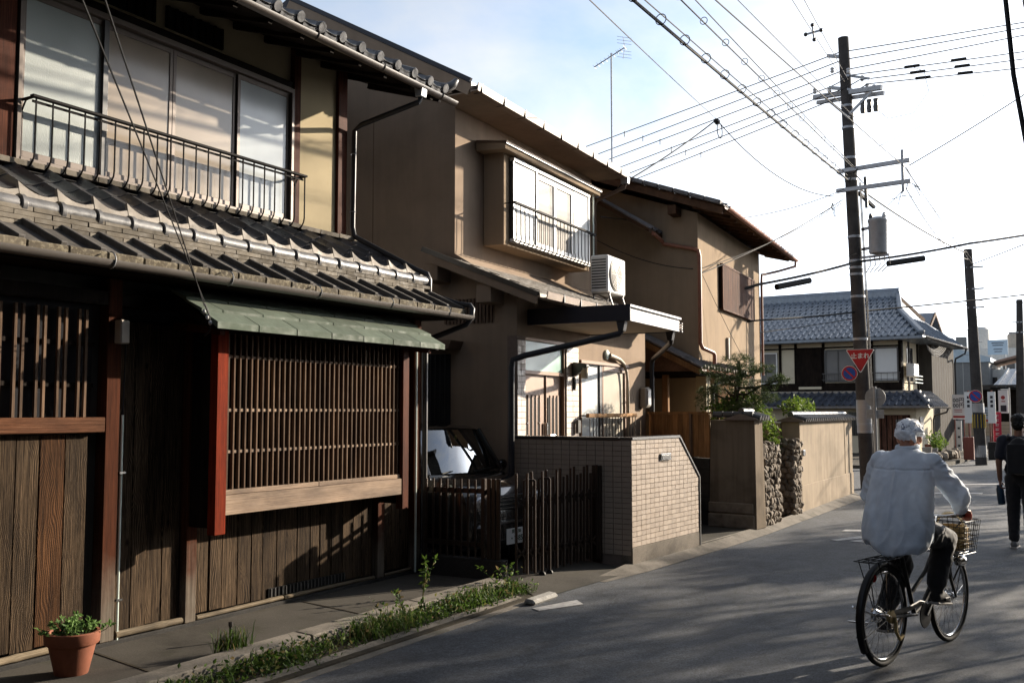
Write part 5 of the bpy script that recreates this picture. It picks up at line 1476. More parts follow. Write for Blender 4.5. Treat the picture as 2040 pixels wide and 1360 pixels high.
MB().tube([(1.05, 7.3, ez - .1), (1.0, 7.3, ez - .3), (.6, 7.4, ez - .5), (.56, 7.45, ez - .7), (.56, 7.45, .1)], .04, 8).build('downpipe', 'black_pipe', RD)
# rear gable roof
RG = MB().prism([(5.2, 4.9), (7.0, 5.95), (8.8, 4.9), (8.8, 4.75), (7.0, 5.8), (5.2, 4.75)], 0, -4.0, -.1).build('rear_roof', 'blue_tile', D)
MB().prism([(5.4, 4.4), (5.4, 4.9), (7.0, 5.8), (8.6, 4.9), (8.6, 4.4)], 0, -4, -.35).build('gable', 'dark_wood', RG)
MB().beam((-.1, 5.2, 4.85), (-.1, 7.0, 5.9), .05, .14).build('bargeboard', 'eave_wood', RG); MB().beam((-.1, 8.8, 4.85), (-.1, 7.0, 5.9), .05, .14).build('bargeboard', 'eave_wood', RG)
# pent roof between the storeys, wrapping the corner
PD = MB().add([(-8.6, -.9, 1.80), (1.12, -.9, 1.84), (.5, .0, 2.33), (-8.6, 0, 2.33), (1.12, 2.6, 1.84), (.5, 2.6, 2.33), (-8.6, -.9, 1.72), (1.12, -.9, 1.76), (1.12, 2.6, 1.76), (-8.6, 0, 1.72), (.5, 0, 1.76), (.5, 2.6, 1.76)],
              [(0, 1, 2, 3), (1, 4, 5, 2), (6, 7, 1, 0), (7, 8, 4, 1), (6, 9, 10, 7), (7, 10, 11, 8)]).build('pent_roof', 'dull_tile', D)
pds = math.atan2(.51, .9); Mp = Matrix.Rotation(-math.pi / 2, 4, 'Z') @ Matrix.Rotation(pds, 4, 'Y')
m_tile('navy_tile', (.07, .08, .105), rough=.4)
tpm = pantile(.27, .36, amp=.05, th=.03, n=8).mesh('tile', 'navy_tile', smooth=True)
for r_ in range(3):
    for k in range(23):
        x = 1.1 - r_ * .2 - (k + 1) * .27
        o = link('roof_tile', tpm, PD, (x, -.9 + (r_ + 1) * .3, 1.84 + (r_ + 1) * .3 * .567 + .03)); o.rotation_euler = Mp.to_euler()
    for k in range(9): link('side_tile', tpm, PD, (1.12 - (r_ + 1) * .21, -.6 + r_ * .2 + k * .27 * 1.2, 1.85 + (r_ + 1) * .21 * .79 + .03), (0, math.atan(.79), 0))
MB().beam((1.12, -.9, 1.92), (.5, .0, 2.42), .16, .12).build('hip_ridge', 'navy_tile', PD, bevel=.04)
halfpipe((1.18, -.9, 1.80), (1.18, 2.7, 1.79), .06).build('gutter', 'black_pipe', PD, smooth=True)
MB().box(-8.6, .45, -.05, .05, 2.32, 2.42).build('flashing', 'scallop_tile', PD)
# entrance
dd = box('door', 'shutter_wood', D, -.85, .28, -.03, .02, .05, 1.50)
for k in range(6): box('lattice_bar', 'dark_wood', dd, -.5 + k * .2, -.47 + k * .2, -.04, -.026, -.7, .7)
box('door_pane', 'curtain_grey', dd, .05, .45, -.029, -.027, .1, .55)
box('notice', 'dark_metal', D, .5, .53, .5, 1.1, .6, 1.42)
gw_ = box('window', 'pane_dark', D, -2.0, -1.3, -.02, .018, .7, 1.6)
for k in range(9): box('bar', 'dark_metal', gw_, -.33 + k * .08, -.315 + k * .08, -.05, -.035, -.45, .45)
MB().tube([(1.15, 2.5, 1.75), (1.1, 2.5, 1.6), (.6, 2.7, 1.45), (.55, 2.75, 1.3), (.55, 2.75, .05)], .035, 8).build('downpipe', 'black_pipe', D)
for q in range(5): MB().tube(catenary((.9, .1 + q * .05, 4.15 - q * .04), (.9, 2.6 + q * .3, 4.2), .18 + q * .03, 10), .012, 5).build('cable_loop', 'cable_grey', D)

# street-corner planter and clutter beside house D
KP = thing('planter_bed', 'stone-edged planter bed with pots by the tiled house', 'planter', (-4.45, 35.6, .03), -6)
for k in range(9): link('edge_stone', stone_me[k % 5], KP, (.12 + .04 * (k % 2), -1.6 + k * .42, .12), (k, k * 2, k)).scale = (.2, .24, .16)
MB().box(-.8, .1, -1.6, 1.9, 0, .16).build('soil', 'soil', KP)
for k, (x, y, h, m_) in enumerate(((-.2, -1.2, .3, 'meter_grey'), (-.1, -.6, .25, 'silver_steel'), (-.3, .2, .35, 'terracotta'), (-.15, .9, .3, 'dark_metal'), (-.25, 1.5, .45, 'white_pipe'))):
    tag(MB().lathe([(.12, 0), (.16, h), (.14, h), (.11, .04), (0, .04)], (0, 0, 0), 14).build('plant_pot', m_, None, smooth=True, loc=(-4.45 + x, 35.6 + y, .19)),
        ['squat grey pot, nearest in the corner planter', 'silver bucket second in the corner planter', 'clay pot in the middle of the corner planter', 'dark pot behind the clay one in the planter', 'tall white pot at the far end of the corner planter'][k], 'pot')
shrub('corner_shrub', 'small dark shrub in the corner planter by the tiled house', (-4.6, 36.0, .19), [((0, 0, .55), (.3, .35, .25)), ((.1, .4, .4), (.25, .3, .2)), ((.1, -.5, .35), (.2, .3, .15))], .09, 'shrub_leaf', 170)

# ================================================================== buildings and signs further down the street
m_plain('far_grey', (0.20, 0.21, 0.215), 0.8, var=.1)
m_plain('far_white', (0.62, 0.62, 0.6), 0.7)
m_plain('pale_blue_steel', (0.42, 0.52, 0.60), 0.5)
m_plain('tan_roof', (0.30, 0.2, 0.155), 0.8, var=.2)
m_plain('sign_red', (0.42, 0.02, 0.025), 0.45, var=.06)
m_plain('banner_red', (0.55, 0.04, 0.07), 0.7)
m_plain('sign_blue', (0.02, 0.08, 0.36), 0.45, var=.05)
m_plain('sign_white', (0.74, 0.74, 0.73), 0.45, var=.03)
m_plain('sign_paleblue', (0.35, 0.45, 0.55), 0.5, var=.04)
m_plain('sign_grey', (0.33, 0.33, 0.33), 0.5, metal=.2)
m_plain('ink', (0.03, 0.03, 0.04), 0.6)
m_plain('ink_red', (0.35, 0.05, 0.05), 0.6)
m_plain('hazard_yellow', (0.6, 0.42, 0.03), 0.6)
m_plain('rust_steel', (0.19, 0.06, 0.045), 0.6)

GB = thing('grey_building', 'plain grey building with pale blue parapet beyond the tiled house', 'building', (-6.2, 62, 0), 0)
MB().box(-6, 1.2, 0, 8, 0, 4.4).build('wall', 'far_grey', GB)
MB().prism([(-6, 4.4), (1.3, 4.4), (1.3, 4.65), (-1.6, 5.55), (-6, 5.55)], 1, -.1, 8).build('parapet', 'pale_blue_steel', GB)
for k in range(9): box('panel_seam', 'far_white', GB, -5.4 + k * .75, -5.385 + k * .75, -.012, 0, 0, 4.4)
TH = thing('tan_roofed_building', 'low building with tan roof and blue tiled front roof at street end', 'building', (-4.2, 58, 0), 0)
MB().box(-1.0, 6, 0, 10, 0, 2.9).build('wall', 'dark_wood', TH)
MB().prism([(-.6, 2.75), (4.5, 2.75), (4.5, 3.0), (-.6, 3.0)], 0, -.8, 6).build('eave', 'grey_plaster', TH)
MB().add([(-.4, -.6, 2.85), (6, -.6, 2.85), (6, 3, 3.95), (.3, 3, 3.95), (-.4, -.6, 2.78), (6, -.6, 2.78), (6, 3, 3.88), (.3, 3, 3.88)], [(0, 1, 2, 3), (7, 6, 5, 4), (0, 4, 5, 1), (0, 3, 7, 4)]).build('front_roof', 'blue_tile', TH)
for k in range(14): MB().beam((-.1 + k * .42, -.6, 2.88), (.25 + k * .42, 3, 3.98), .08, .05).build('roof_roll', 'blue_tile', TH)
MB().prism([(-1.9, 4.2), (.5, 4.85), (6, 4.0), (6, 3.9), (.5, 4.7), (-1.9, 4.1)], 1, 6, 11).build('rear_roof', 'tan_roof', TH)
MB().box(-1.8, 6, 6.2, 10.8, 0, 4.05).build('rear_wall', 'far_white', TH)
for k in range(3): box('window', 'pane_dark', TH, -1.5 + k * .6, -1.15 + k * .6, 6.17, 6.2, 2.9, 3.6)
FB = thing('rooftop_block', 'distant white block with tanks behind the street-end roofs', 'building', (-7.2, 84, 0), 0)
MB().box(-2, 5, 0, 8, 0, 6.4).build('wall', 'far_white', FB)
MB().lathe([(.8, 6.4), (.8, 8.0), (.6, 8.2), (0, 8.25)], (-.4, 2, 0), 18).build('tank', 'far_white', FB, smooth=True)
MB().lathe([(.6, 6.4), (.6, 7.5), (.4, 7.7), (0, 7.7)], (2.2, 2, 0), 18).build('tank', 'meter_grey', FB, smooth=True)
MB().box(-1.9, -1.2, .5, 1.5, 6.4, 7.4).build('stair_head', 'far_grey', FB)
for k in range(4): box('window', 'pane_dark', FB, -1.6 + k * 1.5, -.8 + k * 1.5, -.03, 0, 4.6, 5.6)
RS = thing('rooftop_sign', 'pale blue rooftop sign board on a steel frame', 'sign', (-5.1, 70, 0), 0)
MB().box(-.58, .58, -.04, .04, 5.2, 6.15).build('board', 'sign_paleblue', RS)
for k, z in enumerate((5.95, 5.8, 5.55, 5.4)): box('text_line', 'ink', RS, -.35 + .05 * k, .35 - .04 * k, -.045, -.041, z - .03, z + .02)
for x in (-.4, .4): MB().beam((x, .1, 0), (x, .1, 6.0), .06, .06).build('leg', 'galvanised', RS)
PS = thing('price_sign', 'white parking price board reading 00 yen beside the tiled house', 'sign', (-4.78, 45, 0), 0)
MB().box(-.27, .22, -.03, .03, 1.30, 2.32).build('board', 'sign_white', PS)
for z in (2.08, 1.86): link('lettering', text_mesh('00円', .22, 'ink', .002, .004), PS, (-.03, -.034, z), (R(90), 0, 0))
for z in (1.68, 1.6): box('text_line', 'ink_red', PS, -.2, .1, -.034, -.031, z, z + .03)
box('stripe', 'ink_red', PS, -.25, .2, -.034, -.031, 1.36, 1.45)
for x in (-.2, .15): MB().tube([(x, .05, 0), (x, .05, 2.3)], .025, 8).build('post', 'rust_steel', PS)
WB = thing('white_banner', 'narrow white upright sign with dark marks at the pavement edge', 'sign', (-4.72, 44, 0), 0)
MB().box(-.1, .1, -.03, .03, .05, 1.25).build('board', 'sign_white', WB)
for z in (.95, .6, .25): box('mark', 'ink', WB, -.05, .04, -.034, -.031, z - .04, z + .04)
FLg = thing('red_banner', 'red upright street banner with white characters on a pole', 'banner', (-3.33, 44, 0), 0)
bn = MB()
for i in range(9):
    for j in range(2):
        bn.v.append((-.14 + .30 * j, .03 * math.sin(i * .9 + j), .40 + 1.2 * i / 8))
for i in range(8): bn.f.append((2 * i, 2 * i + 1, 2 * i + 3, 2 * i + 2))
so = bn.build('cloth', 'banner_red', FLg, smooth=True); sm = so.modifiers.new('t', 'SOLIDIFY'); sm.thickness = .006
for k in range(6):
    z = 1.45 - k * .18
    for (a, b, c, d_) in ((-.06, .08, .03, .045), (-.02, .0, -.05, .05), (-.06, .07, -.03, -.015)): box('stroke', 'sign_white', FLg, a, b, -.05, -.044, z + c, z + d_)
MB().tube([(-.17, 0, 0), (-.17, 0, 1.66)], .014, 6).build('pole', 'sign_white', FLg); MB().tube([(-.17, 0, 1.62), (.17, 0, 1.62)], .01, 6).build('arm', 'sign_white', FLg)
HS = thing('hanging_sign', 'white box sign with red mark on a post at the street end', 'sign', (-3.2, 46, 0), 0)
MB().box(-.2, .17, -.06, .06, 1.55, 2.5).build('box', 'sign_white', HS, bevel=.01)
MB().lathe([(0, 0), (.08, 0), (.08, .004), (0, .004)], (-.02, -.066, 2.2), 14, axis=1).build('emblem', 'ink_red', HS)
box('panel', 'ink', HS, -.12, .1, -.066, -.062, 1.62, 1.88); box('text_line', 'ink_red', HS, -.08, .06, -.066, -.062, 2.02, 2.06)
MB().tube([(.22, 0, 0), (.22, 0, 2.6)], .03, 8).build('post', 'far_white', HS); MB().tube([(.22, 0, 2.54), (-.1, 0, 2.54)], .02, 8).build('arm', 'far_white', HS)
NB_ = thing('notice_board', 'long pale notice board with dark lower band near street end', 'sign', (-4.3, 48, 0), 0)
MB().box(-.55, .5, -.03, .03, 1.15, 1.8).build('board', 'sign_paleblue', NB_); box('band', 'ink_red', NB_, -.52, .47, -.034, -.031, 1.18, 1.28)
for z in (1.65, 1.55, 1.45): box('text_line', 'ink', NB_, -.4, .35, -.034, -.031, z, z + .03)
for x in (-.4, .4): MB().tube([(x, .05, 0), (x, .05, 1.8)], .03, 8).build('post', 'rust_steel', NB_)
SH = thing('street_end_wall', 'low pale boarded wall beside the street-end building', 'wall', (-3.9, 50, 0), 0)
for k in range(7): MB().box(-1.2, 1.8, -.02 - .01 * (k % 2), .03, .05 + k * .16, .2 + k * .16).build('board', 'soffit_board' if k > 2 else 'sign_grey', SH)
for x, y in ((-3.62, 36.4),):
    tag(MB().box(-.16, .16, -.1, .1, 0, .75).build('utility_box', 'rust_steel', None, bevel=.015, loc=(x, y, .03)), 'rust red steel utility box at the kerb', 'box')
for k, (x, y) in enumerate(((-3.05, 39), (-2.75, 41))):
    tag(MB().box(-.2, .2, -.12, .12, 0, .62).build('concrete_block', 'block_concrete', None, bevel=.02, loc=(x, y, ZR)), ['grey concrete block beside the striped utility pole', 'smaller-looking grey concrete block beyond the striped pole'][k], 'block')

# ================================================================== utility poles
P1 = thing('utility_pole', 'tall concrete utility pole with transformer and stop sign, leaning slightly', 'utility pole', (-4.33, 23, ZR))
def px1(z): return -.31 * z / 10.15
MB().tube([(px1(z), 0, z) for z in (0, 3, 6, 9, 10.2)], [.165, .152, .138, .122, .118], 20).build('pole', 'pole_concrete', P1, smooth=True)
for z in (1.25, 1.42, 3.3, 4.25, 4.75, 4.9, 5.05, 5.6, 6.9, 7.4, 8.1, 8.6):
    rr = .168 - .005 * z
    MB().lathe([(rr, -.03), (rr + .012, -.025), (rr + .012, .025), (rr, .03)], (px1(z), 0, z), 18).build('band', 'galvanised', P1, smooth=True)
MB().lathe([(.168, 1.42), (.168, 1.95)], (px1(1.6), 0, 0), 20).build('wrap', 'sign_grey', P1, smooth=True)
MB().lathe([(.170, 1.27), (.170, 1.40)], (px1(1.3), 0, 0), 20).build('wrap', 'silver_steel', P1, smooth=True)
def arm(p, q, w=.075):
    a_ = MB().beam(p, q, w, w * 1.2).build('crossarm', 'galvanised', P1, bevel=.006)
    return a_
o_ = Vector((-4.33, 23, ZR))
a1 = arm(Vector((-5.41, 23.35, 8.97)) - o_, Vector((-3.77, 22.6, 8.73)) - o_, .09); arm(Vector((-5.36, 23.45, 8.87)) - o_, Vector((-3.74, 22.7, 8.63)) - o_, .07)
arm(Vector((-4.80, 22.8, 7.02)) - o_, Vector((-3.17, 22.2, 6.95)) - o_); arm(Vector((-4.82, 22.8, 6.58)) - o_, Vector((-3.16, 22.2, 6.50)) - o_)
MB().beam(Vector((-3.33, 22.25, 7.2)) - o_, Vector((-3.33, 22.25, 6.3)) - o_, .06, .06).build('arm_post', 'galvanised', P1)
MB().beam(Vector((-4.5, 22.8, 8.2)) - o_, Vector((-5.1, 23.2, 8.86)) - o_, .035, .05).build('brace', 'galvanised', P1); MB().beam(Vector((-4.5, 22.8, 8.3)) - o_, Vector((-4.0, 22.7, 8.7)) - o_, .035, .05).build('brace', 'galvanised', P1)
for x, y, z in ((-.36, .0, 9.75), (-.5, .0, 9.0)): MB().beam((px1(z), 0, z), (px1(z) - .38, 0, z + .1), .06, .07).build('step', 'galvanised', P1)
MB().beam((px1(9.2), -.1, 9.3), (px1(9.2) + .55, -.1, 9.12), .03, .05).build('step', 'galvanised', P1); MB().beam((px1(8.9), -.1, 8.98), (px1(8.9) + .6, -.1, 8.78), .03, .05).build('step', 'galvanised', P1)
ins = MB().lathe([(0, 0), (.03, 0), (.05, .03), (.03, .06), (.05, .09), (.03, .12), (0, .13)], (0, 0, 0), 10).mesh('insulator', 'insulator', smooth=True)
for x, z in ((-.95, 8.98), (-.62, 8.95), (-.55, 9.4), (-.2, 9.32), (.1, 9.1), (.2, 8.9), (.35, 8.85)): link('insulator', ins, P1, (x, -.1, z))
for k in range(3):
    MB().lathe([(0, 0), (.05, 0), (.06, .1), (.045, .2), (.06, .28), (0, .3)], (.12 + k * .14, -.22, 8.33), 10).build('switch', 'dark_metal', P1, smooth=True)
for q, (x, z) in enumerate(((.05, 7.0), (.95, 6.4), (1.1, 6.6), (-.5, 6.3))):
    for r_ in range(4): MB().tube([(x, -.6, z), (x + rn.uniform(-.12, .12), -.6, z - .1), (x + rn.uniform(-.3, .3), -.6, z - rn.uniform(.1, .35))], .008, 5).build('jumper', 'cable_black', P1)
TR = MB().lathe([(0, 0), (.19, 0), (.20, .03), (.20, .68), (.215, .70), (.215, .75), (.12, .80), (0, .80)], (.38, -.25, 5.15), 22).build('transformer', 'galvanised', P1, smooth=True)
for z in (5.3, 5.75): MB().beam((.0, -.02, z), (.24, -.2, z), .05, .06).build('bracket', 'galvanised', TR)
MB().lathe([(.03, 0), (.05, .06), (.03, .14), (0, .14)], (.24, -.28, 5.9), 10).build('bushing', 'dark_metal', TR, smooth=True); MB().lathe([(.03, 0), (.05, .06), (.03, .14), (0, .14)], (.52, -.28, 5.9), 10).build('bushing', 'insulator', TR, smooth=True)
MB().beam((.0, -.15, 5.1), (.62, -.3, 5.1), .06, .05).build('platform', 'galvanised', TR)
for k in range(5): MB().tube([(.2 + k * .1, -.28, 5.08), (.22 + k * .1, -.3, 4.9), (.1 + k * .08, -.2, 4.75)], .012, 5).build('lead', 'cable_black', TR)
MB().tube([(.12, -.16, 6.9), (.14, -.17, 6.2)], .035, 8).build('arrester', 'dark_metal', P1)
for dx in (.2, .225): MB().tube([(dx + px1(7), -.1, 6.8), (dx + px1(3), -.12, 3.0), (dx + px1(1), -.15, .3)], .011, 6).build('riser', 'cable_grey', P1)
# stop sign and no-parking sign strapped to the pole
def tri(s): return [(-s / 2, 0), (s / 2, 0), (0, -s * .866)]
SG = thing('stop_sign', 'red triangular stop sign with white characters on the utility pole', 'sign', (-4.385, 22.72, 3.0))
def rounded_tri(s, r, n=5):
    c = [(-s / 2 + r * 1.732, -r), (s / 2 - r * 1.732, -r), (0, -s * .866 + 2 * r)]
    o = []
    for (cx_, cz_), a0 in zip(c, (90, -30, 210)):
        for i in range(n + 1):
            t = R(a0 + 120 - 120 * i / n) if False else R({90: 210 - 120 * i / n, -30: 90 - 120 * i / n, 210: -30 - 120 * i / n}[a0]); o.append((cx_ + r * math.cos(t), cz_ + r * math.sin(t)))
    return o
MB().prism(rounded_tri(.62, .025), 1, 0, .006).build('plate', 'sign_white', SG)
MB().prism([(x, z - .010) for x, z in rounded_tri(.575, .02)], 1, -.003, -.0005).build('face', 'sign_red', SG)
link('lettering', text_mesh('止まれ', .135, 'sign_white', .0015, .003), SG, (0, -.005, -.155), (R(90), 0, 0))
MB().beam((-.2, .05, -.1), (.2, .05, -.1), .02, .04).build('strap', 'galvanised', SG)
def no_parking(name, label, loc, r=.17, rz=0):
    t = thing(name, label, 'sign', loc, rz)
    MB().lathe([(0, 0), (r, 0), (r, .006), (0, .006)], (0, 0, 0), 28, axis=1).build('plate', 'sign_white', t)
    MB().lathe([(0, -.003), (r * .95, -.003), (r * .95, -.0005), (0, -.0005)], (0, 0, 0), 28, axis=1).build('ring', 'sign_red', t)
    MB().lathe([(0, -.006), (r * .76, -.006), (r * .76, -.0035), (0, -.0035)], (0, 0, 0), 28, axis=1).build('face', 'sign_blue', t)
    MB().beam((-r * .54, -.008, r * .54), (r * .54, -.008, -r * .54), .003, r * .2, up=(1, 0, 1)).build('bar', 'sign_red', t)
    MB().beam((0, .03, -.02), (0, .03, .02), .04, .05).build('strap', 'galvanised', t)
    return t
no_parking('no_parking_sign', 'round blue and red no-parking sign hanging beside the stop sign', (-4.60, 22.62, 2.47))
MP = thing('road_sign_post', 'white road sign post seen from behind, near the leaning pole', 'sign', (-3.79, 21.0, ZR))
MB().tube([(0, 0, 0), (0, 0, 2.2)], .032, 12).build('post', 'silver_steel', MP, smooth=True)
MB().lathe([(0, 0), (.2, 0), (.2, .012), (0, .012)], (0, .05, 1.98), 24, axis=1).build('disc', 'sign_grey', MP)
MB().lathe([(0, 0), (.195, 0), (.195, .003), (0, .003)], (0, .063, 1.98), 24, axis=1).build('disc_face', 'sign_red', MP)
box('plate', 'sign_grey', MP, -.18, .16, .04, .05, 1.56, 1.74, bevel=.01)
for z in (1.98, 1.65): MB().beam((-.12, .036, z), (.12, .036, z), .01, .03).build('bracket', 'galvanised', MP)
P2 = thing('utility_pole', 'utility pole with yellow and black bands further down the street', 'utility pole', (-3.12, 34.9, ZR))
MB().tube([(-.2 * z / 6.9, 0, z) for z in (0, 3, 6.9)], [.18, .16, .13], 18).build('pole', 'pole_concrete', P2, smooth=True)
MB().lathe([(.181, .25), (.178, .62)], (-.01, 0, 0), 18).build('wrap', 'sign_grey', P2, smooth=True)
wr = MB().lathe([(.184, 1.15), (.18, 1.62)], (-.03, 0, 0), 18).build('wrap', 'ink', P2, smooth=True)
for k in range(7): MB().beam((-.03 + .186 * math.sin(k * .5 - 1.6), -.186 * math.cos(k * .5 - 1.6), 1.17), (-.03 + .183 * math.sin(k * .5 - 1.6), -.183 * math.cos(k * .5 - 1.6), 1.60), .012, .03).build('stripe', 'hazard_yellow', wr)
MB().lathe([(.182, 1.66), (.178, 1.95)], (-.05, 0, 0), 18).build('wrap', 'sign_grey', P2, smooth=True)
for z in (5.0, 5.6, 6.3): MB().beam((-.25, -.1, z), (.25, -.1, z), .05, .05).build('crossarm', 'galvanised', P2)
for k in range(8): MB().beam((-.1, .0, 3.5 + k * .4), (.14 if k % 2 else -.44, .0, 3.5 + k * .4), .02, .02).build('step', 'galvanised', P2)
no_parking('no_parking_sign', 'small no-parking sign on the banded pole further down the street', (-3.21, 34.66, 2.11), r=.2)
P3 = thing('utility_pole', 'distant utility pole at the right edge of the picture', 'utility pole', (-2.5, 44, ZR))
MB().tube([(.02 * z, 0, z) for z in (0, 3, 6.1)], [.17, .15, .12], 16).build('pole', 'pole_concrete', P3, smooth=True)
for z in (4.8, 5.2): MB().beam((-.3, -.1, z), (.25, -.1, z), .05, .05).build('crossarm', 'galvanised', P3)
SM = thing('lane_sign', 'white shop sign panels on posts behind the banded pole', 'sign', (-3.5, 40.5, 0))
for x in (-.5, .28): MB().box(x - .13, x + .13, -.03, .03, 1.2, 2.35).build('panel', 'sign_white', SM); MB().tube([(x, .05, 0), (x, .05, 2.4)], .03, 8).build('post', 'rust_steel', SM)
for x in (-.5, .28):
    for k in range(3): box('mark', 'ink', SM, x - .04, x + .05, -.034, -.031, 2.1 - k * .16, 2.2 - k * .16)

# ================================================================== overhead wires
def wire(label, pts, r=.008, sag=0.0, mat='cable_black', group=None, name='overhead_wire', cat='wire'):
    P_ = []
    for a, b in zip(pts, pts[1:]): P_ += catenary(a, b, sag, 16)[(1 if P_ else 0):]
    o = MB().tube(P_, r * .95 if r < .015 else r, 6).build(name, mat, None, smooth=True)
    return tag(o, label, cat, group)

def ext(a, b, t):                       # carry the line from b through a, beyond the frame
    a, b = Vector(a), Vector(b); return tuple(a + (a - b) * t)
def street(label, a, b, r, mat='cable_black', sag=.05, far=None, **k):
    pts = [ext(a, b, 1.3), b] + ([far] if far else [])
    return wire(label, pts, r, sag, mat, **k)
W1 = street('thick black bundled cable running overhead down the street to the leaning pole', (-4.2, 10.19, 6.26), (-4.56, 22.8, 6.79), .02, far=(-3.35, 34.8, 6.7), sag=.12, name='telephone_cable', cat='cable')
ra, rb = Vector((-4.2, 10.19, 6.26)), Vector((-4.56, 22.8, 6.79))
MB().tube(catenary(ext(ra, rb, 1.3), rb + Vector((0, 0, .1)), .06), .008, 6).build('messenger_wire', 'cable_grey', W1)
for k in range(20):
    t = -.3 + k * .068
    p = ra.lerp(rb, t)
    tt = (t + 1.3) / 2.3; p = p - Vector((0, 0, .12 * 4 * tt * (1 - tt) - .05))
    MB().torus((0, 0, 0), .065, .006, axis=1, n=14, m=5).build('hanger_ring', 'cable_grey', W1, loc=tuple(p))
MB().tube([rb + Vector((.03, 1.0, -.1)), rb + Vector((.1, 2.4, -.18))], .05, 8).build('closure', 'cable_black', W1)
W2 = street('thin paired cable with hanger rings, second from the left over the street', (-3.9, 10.66, 6.37), (-4.45, 22.8, 7.06), .010)
ra, rb = Vector((-3.9, 10.66, 6.37)), Vector((-4.45, 22.8, 7.06))
for k in range(14):
    p = ra.lerp(rb, -.1 + k * .08)
    MB().torus((0, 0, -.03), .045, .005, axis=1, n=12, m=5).build('hanger_ring', 'cable_grey', W2, loc=tuple(p))
street('thin wire just right of the paired cable with rings', (-3.8, 10.84, 6.42), (-4.38, 22.8, 7.02), .008)
street('wire reaching the far end of the double arms on the leaning pole', (-3.4, 10.41, 6.17), (-3.3, 22.5, 6.85), .009, far=(-3.1, 34.8, 6.2))
street('thin grey wire beside the one reaching the double arms', (-3.3, 10.88, 6.32), (-3.35, 22.5, 6.91), .006, 'cable_grey', far=(-3.2, 34.8, 6.5))
S1 = street('high grey wire passing the four-armed spacer towards the pole top', (-3.6, 14.44, 7.69), (-4.62, 23.0, 9.09), .007, 'cable_grey')
street('highest grey wire over the street towards the pole top', (-3.6, 15.15, 7.95), (-4.55, 23.0, 9.14), .007, 'cable_grey')
SP = thing('wire_spacer', 'four-armed cable spacer hanging in the high wires', 'spacer', (-3.9, 16.9, 8.08))
for t in range(4):
    d_ = Vector((math.cos(t * 1.571 + .1), 0, math.sin(t * 1.571 + .1)))
    MB().beam((0, 0, 0), d_ * .11, .02, .03).build('arm', 'galvanised', SP); MB().ell(tuple(d_ * .13), (.035, .035, .035), 10, 7).build('clamp', 'dark_metal', SP, smooth='all')
cl = [((-12.79, 26.5, 9.6), (-4.73, 23.0, 9.82), (-1.05, 25.0, 10.51)), ((-12.5, 26.5, 9.3), (-4.67, 23.0, 9.63), (-1.06, 25.0, 10.39)), ((-12.25, 26.5, 9.07), (-4.63, 23.0, 9.39), (-1.06, 25.0, 10.21)),
      ((-11.93, 26.5, 8.78), (-5.32, 23.2, 9.05), (-4.45, 22.8, 9.18), (-1.08, 25.0, 9.83)), ((-11.77, 26.5, 8.53), (-5.12, 23.0, 8.87), (-4.27, 22.8, 9.04), (-1.08, 25.0, 9.66)), ((-11.69, 26.5, 8.3), (-4.87, 23.0, 8.75), (-4.1, 22.8, 8.92), (-1.09, 25.0, 9.46))]
ordn = ['topmost', 'second from top', 'third from top', 'fourth from top', 'fifth from top', 'lowest']
for k, p in enumerate(cl):
    w_ = wire(ordn[k] + ' of the six wires crossing behind the houses through the pole', [ext(p[0], p[1], 1.2)] + list(p[1:-1]) + [ext(p[-1], p[-2], 2.0)], .0125, .04, 'cable_grey', 'six parallel wires across the street')
    q = Vector(p[0]).lerp(Vector(p[1]), .18 + .05 * k)
    MB().beam(q, q - Vector((0, 0, .16)), .02, .02).build('wire_tag', 'cable_grey', w_)
    if k > 2:
        for f_ in (.35, .62): 
            a = Vector(p[-2]).lerp(Vector(p[-1]), f_); d_ = (Vector(p[-1]) - Vector(p[-2])).normalized()
            MB().tube([a - d_ * .17, a + d_ * .17], .035, 8).build('sleeve', 'cable_black', w_)
wire('looped jumper cable hanging right of the pole crossarm', [(-3.3, 23.6, 9.42), (-3.0, 23.4, 9.2), (-2.9, 23.3, 8.7), (-3.2, 23.1, 8.2), (-3.7, 22.9, 8.1), (-4.0, 22.8, 8.4)], .007, .0, 'cable_grey')
# service drop with its junction
wire('thin wire from the top of the picture to the hanging junction over the houses', [ext((-3.5, 7.34, 5.08), (-6.18, 18.5, 7.35), .6), (-6.18, 18.5, 7.35)], .006, .03, 'cable_grey')
JN = thing('cable_junction', 'small black cable junction with a coil, hanging over the houses', 'junction', (-6.18, 18.5, 7.30))
MB().lathe([(0, 0), (.05, .02), (.06, .12), (.03, .2), (0, .2)], (0, 0, 0), 10, axis=1).build('body', 'cable_black', JN, smooth=True); MB().torus((.05, .1, -.18), .15, .01, axis=0, n=22, m=5).build('coil', 'cable_black', JN)
wire('black service cable sloping from the junction down to the mortar house', [(-6.18, 18.5, 7.3), (-6.71, 15.2, 5.46), (-7.17, 15.4, 5.32)], .013, .05)
wire('sagging black cable from the junction down to the leaning pole', [(-6.15, 18.55, 7.3), (-4.68, 22.8, 6.45)], .010, .42)
wire('pale cable sagging from the mortar house corner to the leaning pole', [(-7.0, 14.95, 4.88), (-4.62, 22.8, 6.62)], .009, .35, 'cable_grey')
wire('dark cable from the tan house bracket up to the leaning pole', [(-5.68, 16.1, 3.97), (-4.7, 22.8, 6.37)], .010, .10)
wire('thin wire hanging slack from the tan house bracket down its wall', [(-5.66, 16.15, 3.95), (-5.3, 17.9, 2.2)], .005, .05)
wire('lower dark cable from mortar house pipe towards the leaning pole', [(-7.04, 14.9, 4.48), (-5.68, 16.1, 4.05), (-4.72, 22.8, 6.3)], .008, .12)
